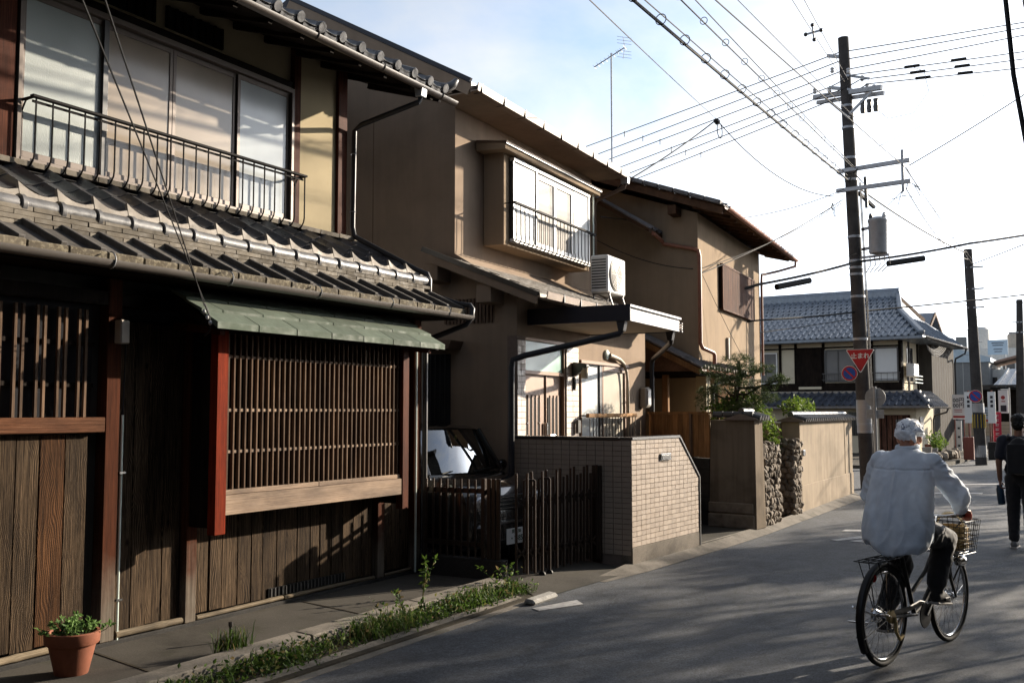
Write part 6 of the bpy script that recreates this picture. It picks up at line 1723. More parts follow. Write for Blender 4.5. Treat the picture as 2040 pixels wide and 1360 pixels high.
HC = wire('heavy black cable crossing by the pole below the transformer', [(-6.9, 17.6, 3.6), (-5.67, 19.5, 4.16), (-4.41, 22.75, 4.94), (-2.35, 25.0, 5.5), (.4, 30.0, 6.6)], .03, .03, name='heavy_cable', cat='cable')
MB().tube([(-5.48, 20.1, 4.16), (-5.02, 20.95, 4.36)], .065, 10).build('closure', 'cable_black', HC, smooth=True); MB().tube([(-3.85, 23.3, 4.93), (-3.2, 24.0, 5.09)], .07, 10).build('closure', 'cable_black', HC, smooth=True)
wire('thin messenger wire just above the heavy crossing cable', [(-5.67, 19.5, 4.36), (-4.41, 22.75, 5.12), (.4, 30.0, 6.85)], .007, .02)
wire('black wire crossing in front of the tiled roof', [(-8.5, 15.8, 2.98), (-5.79, 20.0, 3.49), (-4.38, 23.2, 3.88), (.4, 30.9, 5.0)], .02, .02)
wire('thin wire just below the one crossing the tiled roof', [(-5.8, 20.0, 3.24), (-4.4, 23.3, 3.77)], .010, .02)
wire('dark wire from the double arms up to the right edge', [(-3.24, 22.5, 6.9), (.4, 21.2, 8.5)], .012, .05)
wire('thin grey wire from the double arms up to the right edge', [(-4.24, 22.9, 7.4), (.4, 21.5, 8.75)], .006, .05, 'cable_grey')
wire('sagging cable on from the leaning pole to the banded pole', [(-3.3, 22.4, 6.4), (-3.3, 34.8, 6.5)], .012, .35)
wire('thin cable between the two poles, above the sagging one', [(-3.3, 22.4, 6.9), (-3.3, 34.8, 6.7)], .007, .25, 'cable_grey')
wire('cable leaving the banded pole to the right edge', [(-3.3, 34.8, 6.3), (1.0, 27.0, 6.6)], .016, .05)
wire('faint wire leaving the banded pole to the right edge, below the others', [(-3.3, 34.8, 5.2), (2.0, 29.0, 4.2)], .012, .05)
RP = wire('thick black guy cable hanging close by at the upper right', [(-.58, 9.0, 6.2), (-.52, 9.0, 5.22), (-.47, 9.0, 4.4), (-.35, 9.0, 3.45), (-.2, 9.0, 2.6), (.1, 9.0, .03)], .022, 0, name='guy_cable', cat='cable')
wire('thin hanging cable right of the guy cable', [(-.36, 9.0, 6.0), (-.38, 9.0, 5.0), (-.30, 9.0, 4.4), (-.34, 9.02, 3.9), (-.05, 9.0, 2.6)], .008, 0)
for k, dx in enumerate((0, .06)):
    wire(['black service wire running down to the green hood of the wooden house', 'twin of the service wire, slightly left, ending at the green hood'][k], [(-5.55, 5.09, 2.44 - dx * .5), (-3.2 + dx * 3, 2.30 - dx, 3.2), (-1.2 + dx * 4, -.1, 3.95)], .0045, .0)
CLm = thing('wire_clamp', 'small steel wire clamp with insulators at the left end of the green hood', 'clamp', (-5.56, 5.1, 2.4))
for k in range(3): MB().ell((.01 * k, .02 * k, -.03 - .04 * k), (.014, .014, .018), 8, 6).build('insulator', 'insulator', CLm, smooth='all')
MB().tube([(0, 0, .03), (.02, .03, -.06), (.0, .06, -.16), (-.1, .1, -.2)], .007, 5).build('tail', 'cable_black', CLm)
# television aerial
TVA = thing('tv_aerial', 'television aerial on a thin mast above the mortar house roof', 'aerial', (-8.62, 19.0, 6.3))
MB().tube([(0, 0, 0), (0, 0, 2.95)], .018, 8).build('mast', 'galvanised', TVA)
MB().tube([(-.35, -.1, 2.68), (.28, .08, 3.05)], .012, 6).build('boom', 'galvanised', TVA)
for k in range(9): 
    c_ = Vector((-.35, -.1, 2.68)).lerp(Vector((.28, .08, 3.05)), k / 8); MB().tube([c_ + Vector((-.02, .12, 0)), c_ + Vector((.02, -.12, 0))], .004, 5).build('element', 'galvanised', TVA)
for s_ in (-1, 1):
    MB().tube([(.28, .08, 3.05), (.24, .08, 3.05 + .24 * s_)], .006, 5).build('reflector', 'galvanised', TVA)
    for k in range(3): MB().tube([(.16, -.05, 3.05 + (.08 + .07 * k) * s_), (.38, .2, 3.05 + (.08 + .07 * k) * s_)], .004, 5).build('reflector_rod', 'galvanised', TVA)

# ================================================================== bicycle
m_plain('bike_black', (0.008, 0.008, 0.009), 0.42, var=.05, spec=.3)
m_plain('chrome', (0.7, 0.7, 0.7), 0.14, metal=1.0, var=.05)
m_plain('tyre', (0.02, 0.02, 0.02), 0.75)
m_plain('saddle', (0.02, 0.018, 0.017), 0.55)
m_plain('lens_red', (0.35, 0.01, 0.01), 0.15)
m_plain('brass', (0.36, 0.27, 0.12), 0.4, metal=.7)
m_plain('wicker', (0.36, 0.25, 0.11), 0.75, var=.3, scale=30)
m_plain('straw', (0.62, 0.52, 0.32), 0.8, var=.2, scale=30)
BK = thing('bicycle', 'black city bicycle with front wire basket and rear carrier, being ridden away', 'bicycle', (-1.27, 7.16, ZR), -16)
WR_, WB_ = .335, 1.05
def wheel(y, rear):
    w_ = MB().torus((0, y, WR_), WR_ - .019, .019, axis=0, n=48, m=8).build('wheel', 'tyre', BK, smooth='all')
    MB().torus((0, y, WR_), WR_ - .046, .012, axis=0, n=48, m=6).build('rim', 'chrome', w_, smooth='all')
    sp = MB()
    for k in range(32):
        a = 2 * math.pi * k / 32; s_ = 1 if k % 2 else -1
        h_ = a + .5 * (1 if (k // 2) % 2 else -1)
        sp.tube([(.028 * s_, y + .025 * math.cos(h_), WR_ + .025 * math.sin(h_)), (0, y + (WR_ - .05) * math.cos(a), WR_ + (WR_ - .05) * math.sin(a))], .0013, 4, False)
    sp.build('spokes', 'chrome', w_)
    MB().lathe([(0, -.05), (.012, -.05), (.018, -.034), (.03, -.03), (.03, -.024), (.018, -.02), (.018, .02), (.03, .024), (.03, .03), (.018, .034), (.012, .05), (0, .05)], (0, y, WR_), 14, axis=0).build('hub', 'chrome', w_, smooth=True)
    # mudguard
    a0, a1 = (R(25), R(215)) if rear else (R(35), R(150))
    fd = MB(); n = 26; pr_ = [(-.027, -.012), (-.018, .004), (0, .010), (.018, .004), (.027, -.012)]
    for i in range(n + 1):
        t = a0 + (a1 - a0) * i / n
        for x, dr in pr_: fd.v.append((x, y + (WR_ + .018 + dr) * math.cos(t), WR_ + (WR_ + .018 + dr) * math.sin(t)))
    for i in range(n):
        for j in range(4): fd.f.append((i * 5 + j, i * 5 + j + 1, i * 5 + j + 6, i * 5 + j + 5))
    f_ = fd.build('mudguard', 'bike_black' if rear else 'chrome', BK, smooth=True); q_ = f_.modifiers.new('t', 'SOLIDIFY'); q_.thickness = .002
    for s_ in (-1, 1):
        t = a1 - R(18) if rear else a0 + R(20)
        MB().tube([(.05 * s_, y, WR_), (.03 * s_, y + (WR_ + .014) * math.cos(t), WR_ + (WR_ + .014) * math.sin(t))], .0035, 5).build('stay', 'chrome', f_)
wheel(0, True); wheel(WB_, False)
FR = MB()
bb_, st_, hb, ht = Vector((0, .46, .285)), Vector((0, .27, .74)), Vector((0, .90, .60)), Vector((0, .865, .80))
FR.tube([bb_, st_], .016, 10).tube([hb, ht], .019, 10)
FR.tube([Vector((0, .885, .66)), Vector((0, .72, .42)), Vector((0, .6, .33)), bb_], .019, 10)
FR.tube([Vector((0, .87, .76)), Vector((0, .66, .56)), Vector((0, .40, .42))], .014, 10)
for s_ in (-1, 1):
    FR.tube([(.055 * s_, 0, WR_), (.045 * s_, .2, .31), bb_ + Vector((.03 * s_, -.02, 0))], .010, 8).tube([(.055 * s_, 0, WR_), (.05 * s_, .12, .52), st_ + Vector((.02 * s_, -.02, -.06))], .008, 8)
FR.build('frame', 'bike_black', BK, smooth=True)
FK = MB()
FK.tube([ht + Vector((0, 0, .03)), hb], .015, 8)
for s_ in (-1, 1): FK.tube([hb, hb + Vector((.048 * s_, .01, -.02)), Vector((.05 * s_, .985, .45)), Vector((.052 * s_, WB_, WR_))], [.014, .014, .012, .009], 8)
FK.build('fork', 'bike_black', BK, smooth=True)
MB().tube([ht, Vector((0, .85, .90)), Vector((0, .87, .935))], .013, 8).build('stem', 'chrome', BK, smooth=True)
HB = MB().tube([(-.27, .66, .975), (-.26, .74, .98), (-.2, .84, .965), (-.08, .88, .94), (0, .88, .935), (.08, .88, .94), (.2, .84, .965), (.26, .74, .98), (.27, .66, .975)], .0115, 10).build('handlebar', 'chrome', BK, smooth=True)
for s_ in (-1, 1):
    MB().tube([(.262 * s_, .755, .98), (.27 * s_, .64, .975)], .016, 10).build('grip', 'black_rubber', HB, smooth=True)
    MB().tube([(.25 * s_, .80, .97), (.28 * s_, .79, .955), (.30 * s_, .70, .945)], .005, 6).build('brake_lever', 'chrome', HB)
    MB().tube([(.24 * s_, .84, .97), (.2 * s_, .98, .97), (.05 * s_, .98, .8), (.02 * s_, .93, .6)], .004, 6).build('brake_cable', 'cable_grey', HB)
MB().tube([st_ - Vector((0, 0, .02)), Vector((0, .245, .83))], .012, 8).build('seat_post', 'chrome', BK, smooth=True)
sdl = MB().ell((0, .17, .86), (.10, .10, .035), 16, 8).ell((0, .30, .862), (.035, .12, .022), 12, 8)
remeshed(sdl, 'saddle', 'saddle', BK, .01, 4)
# rear carrier
RC = MB()
for x in (-.07, -.025, .025, .07): RC.tube([(x, -.26, .715), (x, .16, .715)], .0045, 6)
for y in (-.26, -.12, .02, .16): RC.tube([(-.07, y, .715), (.07, y, .715)], .0045, 6)
for s_ in (-1, 1): RC.tube([(.07 * s_, -.2, .715), (.06 * s_, 0, WR_)], .004, 6).tube([(.07 * s_, -.06, .715), (.06 * s_, 0, WR_)], .004, 6)
RC.build('carrier', 'bike_black', BK)
MB().lathe([(0, 0), (.028, 0), (.03, -.012), (.02, -.022), (0, -.024)], (.0, -.14, .60), 12, axis=1).build('reflector', 'lens_red', BK, smooth=True)
# drive: chain case, crank, pedals, hub gear and brake
cc = [(-.02, .335 + .04), (.25, .285 + .085), (.42, .285 + .105), (.50, .285 + .09), (.56, .285 + .03), (.545, .285 + .025), (.49, .285 + .06), (.42, .285 + .07), (.25, .285 + .05), (-.02, .335 + .01)]
MB().prism(cc, 0, .050, .066).build('chain_case', 'bike_black', BK, bevel=.006)
CK = MB().lathe([(0, .0), (.085, .0), (.09, .004), (.085, .008), (0, .008)], (.076, .46, .285), 24, axis=0).build('chainring', 'bike_black', BK, smooth=True)
PR_, PL_ = Vector((.10, .57, .40)), Vector((-.10, .35, .17))
MB().beam(bb_ + Vector((.09, 0, 0)), PR_, .016, .022).build('crank', 'chrome', CK, bevel=.004); MB().beam(bb_ + Vector((-.07, 0, 0)), PL_, .016, .022).build('crank', 'chrome', CK, bevel=.004)
MB().box(.105, .20, .525, .605, .388, .412).build('pedal', 'black_rubber', CK, bevel=.006); MB().box(-.20, -.105, .305, .395, .158, .182).build('pedal', 'black_rubber', CK, bevel=.006)
MB().lathe([(0, .03), (.03, .03), (.045, .045), (.045, .065), (0, .07)], (0, 0, WR_), 16, axis=0).build('hub_gear', 'brass', BK, smooth=True)
MB().lathe([(0, -.03), (.05, -.03), (.055, -.05), (.04, -.075), (0, -.08)], (0, 0, WR_), 16, axis=0).build('hub_brake', 'chrome', BK, smooth=True)
MB().tube([(.07, .02, .33), (.085, .0, .24), (.08, .06, .18), (.075, .12, .2)], .012, 6).build('derailleur', 'brass', BK, smooth=True)
MB().tube([(-.06, .02, .30), (-.10, -.02, .27), (-.24, -.03, .265)], .006, 6).build('stand_lever', 'chrome', BK); MB().tube([(-.06, 0, .33), (-.09, -.22, .40), (-.08, -.27, .42)], .006, 6).build('stand_leg', 'chrome', BK); MB().tube([(.06, 0, .33), (.09, -.22, .40), (.08, -.27, .42)], .006, 6).build('stand_leg', 'chrome', BK)
# lamp on the fork
HLm = MB().lathe([(0, -.05), (.03, -.045), (.038, 0), (.042, .03), (.036, .04), (0, .042)], (.09, 1.05, .60), 14, axis=1).build('head_lamp', 'chrome', BK, smooth=True)
MB().tube([(.09, 1.05, .57), (.05, 1.0, .45)], .006, 6).build('lamp_bracket', 'bike_black', HLm)
# wire basket
BS = MB()
bx, by0, by1, bz0, bz1 = .185, .93, 1.21, .66, .90
def ring(z, g_): return [(-bx * g_, by0 - .02 * (g_ - 1) * 6, z), (bx * g_, by0 - .02 * (g_ - 1) * 6, z), (bx * g_, by1 + .2 * (g_ - 1), z), (-bx * g_, by1 + .2 * (g_ - 1), z), (-bx * g_, by0 - .02 * (g_ - 1) * 6, z)]
for i in range(7):
    t = i / 6; BS.tube(ring(bz0 + (bz1 - bz0) * t, .84 + .16 * t), .0045 if i == 6 else .0028, 5)
r0, r1 = ring(bz0, .84), ring(bz1, 1.0)
for a in range(4):
    n = 9 if a % 2 == 0 else 7
    for k in range(n):
        t = k / n
        p, q = Vector(r0[a]).lerp(Vector(r0[a + 1]), t), Vector(r1[a]).lerp(Vector(r1[a + 1]), t); BS.tube([p, q], .0022, 5)
for k in range(7): BS.tube([Vector(r0[0]).lerp(Vector(r0[1]), k / 6), Vector(r0[3]).lerp(Vector(r0[2]), k / 6)], .0022, 5)
BS.tube([(0, .87, .86), (0, .93, .86)], .012, 6).tube([(.05, .94, .66), (.05, 1.03, .36)], .005, 5).tube([(-.05, .94, .66), (-.05, 1.03, .36)], .005, 5)
BS.build('basket', 'bike_black', BK)
# handled basket bag lying in the wire basket
BG = thing('basket_bag', 'woven brown basket bag lying in the bicycle basket', 'bag', (-1.27, 7.16, ZR), -16)
bgm = MB().lathe([(.0, 0), (.10, 0), (.118, .04), (.125, .13), (.12, .18), (.112, .18), (.115, .13), (.105, .03), (0, .02)], (.015, 1.07, .675), 22)
bgm.build('body', 'wicker', BG, smooth=True)
for k in range(6): MB().torus((.015, 1.07, .70 + k * .028), .121 + .002 * math.sin(k), .006, axis=2, n=28, m=5).build('weave_band', 'wicker', BG, smooth='all')
MB().torus((.015, 1.07, .845), .10, .009, axis=1, n=20, m=6, a0=-R(90), a1=R(90)).build('handle', 'straw', BG, smooth='all')
rb_ = random.Random(5); sw_ = MB()
for k in range(50):
    p = Vector((.11 + rb_.uniform(-.02, .02), 1.05 + rb_.uniform(-.07, .07), .72 + rb_.uniform(0, .12))); d_ = Vector((rb_.gauss(.6, .5), rb_.gauss(0, .6), rb_.gauss(0, .7))).normalized()
    sw_.tube([p, p + d_ * .05], .0022, 4)
sw_.build('straw_fringe', 'straw', BG)

# ================================================================== people
m_plain('skin', (0.42, 0.20, 0.13), 0.5, var=.06)
MATS['skin'].node_tree.nodes['Principled BSDF'].inputs['Subsurface Weight'].default_value = 0.08
m_plain('skin_dark', (0.26, 0.13, 0.085), 0.5, var=.06)
def m_cloth(name, col, sheen=.2, transl=.0, print_=None):
    m, t, b = nodes_of(name)
    v = coords(t, rand=False); n = noise(t, v, 9, 5, .6)
    r = ramp(t, [[c * .86 for c in col], [min(1, c * 1.06) for c in col]], [.3, .7]); t.links.new(n.outputs['Fac'], r.inputs[0])
    o = r.outputs[0]
    if print_:
        n2 = noise(t, v, 26, 2, .5, 2.0); r2 = ramp(t, [(0, 0, 0), (1, 1, 1)], [.58, .61]); t.links.new(n2.outputs['Fac'], r2.inputs[0])
        sx = N(t, 'ShaderNodeSeparateXYZ'); t.links.new(v.outputs[0], sx.inputs[0])
        mr = N(t, 'ShaderNodeMapRange'); mr.inputs[1].default_value = 1.57; mr.inputs[2].default_value = 1.58; t.links.new(sx.outputs[2], mr.inputs[0])
        ml = N(t, 'ShaderNodeMath', operation='MULTIPLY'); t.links.new(mr.outputs[0], ml.inputs[0]); t.links.new(r2.outputs[0], ml.inputs[1])
        mx = N(t, 'ShaderNodeMix', data_type='RGBA'); t.links.new(ml.outputs[0], mx.inputs[0]); t.links.new(o, mx.inputs[6]); mx.inputs[7].default_value = (*print_, 1); o = mx.outputs[2]
    t.links.new(o, b.inputs['Base Color']); b.inputs['Roughness'].default_value = .85; b.inputs['Specular IOR Level'].default_value = .15
    b.inputs['Sheen Weight'].default_value = sheen
    n3 = noise(t, v, 260, 2, .5); bump(t, b, n3.outputs['Fac'], .25, .002)
    if transl:
        tr = N(t, 'ShaderNodeBsdfTranslucent'); t.links.new(o, tr.inputs['Color']); mx2 = N(t, 'ShaderNodeMixShader'); mx2.inputs[0].default_value = transl
        t.links.new(b.outputs[0], mx2.inputs[1]); t.links.new(tr.outputs[0], mx2.inputs[2]); t.links.new(mx2.outputs[0], t.nodes['Material Output'].inputs['Surface'])
m_cloth('shirt_cloth', (0.74, 0.82, 0.92), transl=.28)  # blue of the ambient skylight tinted into the pale cloth
m_cloth('towel_cloth', (0.82, 0.84, 0.88), print_=(0.06, 0.09, 0.18))
m_cloth('black_cloth', (0.018, 0.018, 0.02))
m_cloth('navy_cloth', (0.022, 0.024, 0.034))
m_cloth('grey_shoe', (0.16, 0.16, 0.16)); m_cloth('black_shoe', (0.02, 0.018, 0.017))
m_plain('sole', (0.4, 0.38, 0.35), .7)
m_plain('hair', (0.008, 0.007, 0.006), .5)
m_plain('eye_white', (0.7, 0.7, 0.68), .2); m_plain('bottle_blue', (0.02, 0.05, 0.085), .4)

def hand(mb, wrist, fwd, side, up, s=1.0, curl=1.0, thumb=1):
    """palm, four unequal fingers curled about a bar, thumb from the side of the palm"""
    W_, F_, S_, U_ = Vector(wrist), Vector(fwd).normalized(), Vector(side).normalized(), Vector(up).normalized()
    for i in (-1, -.33, .33, 1): caps(mb, [W_, W_ + F_ * .045 * s + S_ * i * .018 * s, W_ + F_ * .08 * s + S_ * i * .028 * s], [.018 * s, .015 * s, .013 * s])
    for i, L in zip((-1, -.33, .33, 1), (.85, 1.0, 1.05, .92)):
        k0 = W_ + F_ * .085 * s + S_ * i * .028 * s
        k1 = k0 + (F_ * .8 - U_ * .55 * curl).normalized() * .036 * L * s; k2 = k1 + (F_ * .1 - U_ * curl).normalized() * .027 * L * s; k3 = k2 + (-F_ * .6 - U_ * .6 * curl).normalized() * .02 * L * s
        caps(mb, [k0, k1, k2, k3], [.0105 * s, .0095 * s, .009 * s, .008 * s])
    t0 = W_ + F_ * .03 * s + S_ * .02 * thumb * s
    t1 = t0 + (F_ * .5 + S_ * .8 * thumb - U_ * .3).normalized() * .035 * s; t2 = t1 + (F_ * .8 - U_ * .6).normalized() * .03 * s
    caps(mb, [t0, t1, t2], [.014 * s, .0115 * s, .0095 * s])

def head(mb, c, yaw=0, s=1.0):
    """skull, jaw, nose, ears; faces +y"""
    c = Vector(c)
    q = Matrix.Rotation(yaw, 3, 'Z')
    def E(off, r): 
        mb.ell(tuple(c + q @ (Vector(off) * s)), tuple(x * s for x in r), 16, 12)
    E((0, -.005, .02), (.076, .094, .098)); E((0, .03, -.045), (.058, .062, .07)); E((0, .05, -.085), (.036, .036, .03))
    E((0, .094, -.02), (.013, .02, .024)); E((0, .085, .02), (.05, .018, .012))
    E((.078, -.008, -.02), (.012, .02, .034)); E((-.078, -.008, -.02), (.012, .02, .034))

# ---- the cyclist
CY = thing('person', 'cyclist in a loose pale shirt and white head towel, riding away', 'person', (-1.27, 7.16, ZR), -16)
shR, shL = Vector((.185, .40, 1.37)), Vector((-.185, .40, 1.37))
elR, elL = Vector((.33, .50, 1.13)), Vector((-.31, .50, 1.10))
wrR, wrL = Vector((.292, .60, 1.02)), Vector((-.292, .60, 1.02))
hipR, hipL = Vector((.10, .25, .91)), Vector((-.10, .25, .91))
knR, knL = Vector((.145, .66, .80)), Vector((-.13, .56, .60))
anR, anL = Vector((.15, .50, .46)), Vector((-.15, .32, .25))
bd = MB()
head(bd, (0, .465, 1.53), R(4)); caps(bd, [(0, .40, 1.36), (0, .43, 1.47)], [.06, .054])
bd.ell((0, .37, 1.25), (.165, .10, .19), 16, 12).ell((0, .28, 1.0), (.15, .10, .17), 16, 12)
caps(bd, [shR, elR, wrR], [.05, .042, .028]); caps(bd, [shL, elL, wrL], [.05, .042, .028])
hand(bd, wrR, (-.02, .62, -.12), (1, .0, .0), (0, .1, 1), thumb=-1); hand(bd, wrL, (.02, .62, -.12), (-1, 0, 0), (0, .1, 1), thumb=-1)
caps(bd, [hipR, knR, anR], [.075, .052, .036]); caps(bd, [hipL, knL, anL], [.075, .052, .036]); bd.ell((0, .25, .92), (.15, .11, .1), 14, 10)
remeshed(bd, 'body', 'skin', CY, .0075, 3)
for x in (-.03, .03): MB().ell((x, .56, 1.54), (.012, .008, .008), 10, 8).build('eye', 'eye_white', CY, smooth='all')
MB().beam((-.022, .555, 1.47), (.022, .555, 1.47), .006, .007).build('mouth', 'ink_red', CY)
from mathutils import noise as mnoise
sh_ = MB()
rings = [(.765, .225, .205, .16), (.80, .228, .222, .172), (.90, .24, .232, .168), (1.02, .265, .226, .155), (1.12, .295, .22, .146), (1.22, .33, .218, .136), (1.30, .355, .212, .126), (1.36, .375, .192, .112), (1.405, .39, .145, .088), (1.44, .40, .078, .066)]
nr = 32
for z, cy_, rx, ry_ in rings:
    for k in range(nr):
        a = 2 * math.pi * k / nr; ca, sa = math.cos(a), math.sin(a)
        e = 2 / 2.5
        x, y = rx * abs(ca) ** e * (1 if ca > 0 else -1), ry_ * abs(sa) ** e * (1 if sa > 0 else -1)
        dz = (.035 * math.sin(a * 2 + .6) + .02 * math.sin(a * 5)) * (1 if z < .79 else .4 if z < .82 else 0)
        sh_.v.append((x, cy_ + y, z + dz))
for i in range(len(rings) - 1):
    for k in range(nr):
        k2 = (k + 1) % nr; sh_.f.append((i * nr + k, i * nr + k2, (i + 1) * nr + k2, (i + 1) * nr + k))
sh_.f.append(tuple(reversed(range(nr)))); sh_.f.append(tuple((len(rings) - 1) * nr + k for k in range(nr)))
caps(sh_, [(.12, .385, 1.375), shR + Vector((-.005, -.01, -.025)), elR + Vector((.0, -.02, -.005)), wrR + Vector((0, -.015, .01))], [.05, .078, .07, .043])
caps(sh_, [(-.12, .385, 1.375), shL + Vector((.005, -.01, -.025)), elL + Vector((.0, -.02, -.005)), wrL + Vector((0, -.015, .01))], [.05, .078, .07, .043])
SHT = remeshed(sh_, 'shirt', 'shirt_cloth', CY, .0075, 5)
me = SHT.data
nrm = [v.normal.copy() for v in me.vertices]
for v, n_ in zip(me.vertices, nrm):
    x, y, z = v.co
    arm = min(1, max(0, (abs(x) - .20) / .05)) * (1 if z > .97 else 0)
    rg = lambda q: 1 - 2.6 * abs(mnoise.noise(q))                                                # sharp-crested folds
    f1 = rg(Vector((x * 8 + z * 2.2 + 4, y * 8, z * 1.9))) * .0085 + rg(Vector((x * 17 - z * 5, y * 17, z * 4.5 + 3))) * .0045
    low = min(1, max(0, (1.05 - z) / .25))
    f1 *= .55 + .9 * low
    f2 = rg(Vector((x * 7, y * 10 + z * 7, z * 13 - abs(x) * 10))) * .0085 + rg(Vector((x * 14, y * 18, z * 24))) * .003                                                            # creases across the sleeve
    d = f1 * (1 - arm) + f2 * arm
    if n_.y < -.2 and arm < .5:
        if abs(x - .005) < .016 and .9 < z < 1.30: d += .006 * (1 - abs(x - .005) / .016)         # centre pleat
        if abs(z - 1.30 - .02 * abs(x)) < .007: d -= .005                                         # yoke seam
        d -= .012 * math.exp(-((x - .13) / .03) ** 2) * max(0, 1 - abs(z - 1.0) / .25) * .6
        d -= .012 * math.exp(-((x + .10 + (z - 1.0) * .25) / .025) ** 2) * max(0, 1 - abs(z - .98) / .22) * .6
    v.co = v.co + n_ * d
cl_ = MB().tube([(.066 * math.cos(t), .425 + .062 * math.sin(t), 1.452 + .010 * math.sin(t)) for t in [R(a) for a in range(150, 391, 20)]], [.02] * 13, 8)
cl_.build('collar', 'shirt_cloth', CY, smooth='all')
tw_ = MB().ell((0, .462, 1.577), (.088, .104, .078), 18, 12).ell((.0, .40, 1.550), (.078, .055, .055), 14, 10)
tw_.tube([(.07, .40, 1.565), (.105, .40, 1.570), (.14, .395, 1.565)], [.03, .02, .004], 8).tube([(.06, .37, 1.535), (.08, .36, 1.515), (.09, .35, 1.485)], [.025, .018, .005], 8)
tw_.torus((0, .462, 1.547), .085, .018, axis=2, n=24, m=8)
remeshed(tw_, 'head_towel', 'towel_cloth', CY, .006, 1, wrinkle=(.024, .028))
tz = MB()
tz.ell((0, .24, .90), (.18, .15, .12), 18, 12)
caps(tz, [hipR, knR, anR + Vector((0, -.01, .05))], [.105, .086, .066]); caps(tz, [hipL, knL, anL + Vector((0, -.01, .04))], [.105, .086, .066])
remeshed(tz, 'trousers', 'black_cloth', CY, .010, 4, wrinkle=(.02, .06))
for an, dr in ((anR, Vector((0, .92, -.22))), (anL, Vector((0, .95, -.22)))):
    t_ = an + dr * .16 + Vector((0, 0, -.045)); h_ = an + Vector((0, -.03, -.04))
    sm_ = MB(); caps(sm_, [h_, an + dr * .07 + Vector((0, 0, -.035)), t_], [.042, .045, .035]); sm_.ell(tuple(an), (.045, .05, .04), 12, 8)
    so = remeshed(sm_, 'shoe', 'black_shoe', CY, .008, 3)
    MB().beam(h_ + Vector((0, -.03, -.04)), t_ + Vector((0, .02, -.03)), .075, .018).build('sole', 'sole', so, bevel=.006)

# ---- the walker at the right edge
WK = thing('person', 'walker in dark clothes with black backpack, carrying a blue flask, at the right edge', 'person', (-.82, 14.05, ZR), -6)
sc = .955
def Vs(*a): return Vector(a) * sc
b2 = MB(); head(b2, Vs(0, .03, 1.62), 0, sc); caps(b2, [Vs(0, -.01, 1.42), Vs(0, .01, 1.56)], [.058, .052])
wsL, wsR = Vs(-.19, -.01, 1.40), Vs(.19, -.01, 1.40)
weL, weR = Vs(-.245, -.03, 1.12), Vs(.24, .02, 1.12); wwL, wwR = Vs(-.25, .04, .88), Vs(.24, .10, .90)
b2.ell(tuple(Vs(0, 0, 1.26)), (.16, .10, .2), 16, 12).ell(tuple(Vs(0, 0, 1.0)), (.14, .10, .16), 14, 10)
caps(b2, [wsL, weL, wwL], [.05, .04, .028]); caps(b2, [wsR, weR, wwR], [.05, .04, .028])
hand(b2, wwL, (0, .12, -1), (0, 1, .1), (-1, 0, 0), .95, .9); hand(b2, wwR, (0, .15, -1), (0, 1, .1), (1, 0, 0), .95, .5)
kL, kR = Vs(-.10, .06, .50), Vs(.10, .0, .50); aL, aR = Vs(-.10, .02, .10), Vs(.11, -.14, .13)
caps(b2, [Vs(-.09, 0, .92), kL, aL], [.075, .052, .038]); caps(b2, [Vs(.09, 0, .92), kR, aR], [.075, .052, .038])
remeshed(b2, 'body', 'skin_dark', WK, .0085, 3)
for x in (-.03, .03): MB().ell(tuple(Vs(x, .122, 1.63)), (.011, .008, .008), 10, 8).build('eye', 'eye_white', WK, smooth='all')
hr = MB().ell(tuple(Vs(0, .0, 1.675)), (.088, .10, .078), 16, 10).ell(tuple(Vs(0, -.045, 1.62)), (.08, .06, .085), 14, 10)
remeshed(hr, 'hair', 'hair', WK, .008, 1, wrinkle=(.035, .02))
t2 = MB().ell(tuple(Vs(0, .0, 1.25)), (.195, .125, .22), 18, 12).ell(tuple(Vs(0, .0, 1.02)), (.18, .125, .16), 18, 12).ell(tuple(Vs(0, -.01, 1.42)), (.13, .08, .05), 14, 8)
caps(t2, [wsL, wsL.lerp(weL, .72)], [.075, .068]); caps(t2, [wsR, wsR.lerp(weR, .72)], [.075, .068])
remeshed(t2, 't_shirt', 'navy_cloth', WK, .010, 3, wrinkle=(.015, .06))
t3 = MB().ell(tuple(Vs(0, 0, .92)), (.17, .125, .12), 16, 10); caps(t3, [Vs(-.09, 0, .90), kL, aL + Vector((0, 0, .03))], [.098, .08, .062]); caps(t3, [Vs(.09, 0, .90), kR, aR + Vector((0, 0, .03))], [.098, .08, .062])
remeshed(t3, 'trousers', 'black_cloth', WK, .010, 3, wrinkle=(.015, .05))
for a_, p_ in ((aL, 0), (aR, .5)):
    s3 = MB(); caps(s3, [a_ + Vector((0, -.04, -.05)), a_ + Vector((0, .06, -.05)), a_ + Vector((0, .15, -.058))], [.042, .045, .036])
    so = remeshed(s3, 'shoe', 'grey_shoe', WK, .008, 2); MB().beam(a_ + Vector((0, -.08, -.09)), a_ + Vector((0, .18, -.09)), .085, .022).build('sole', 'sole', so, bevel=.008)
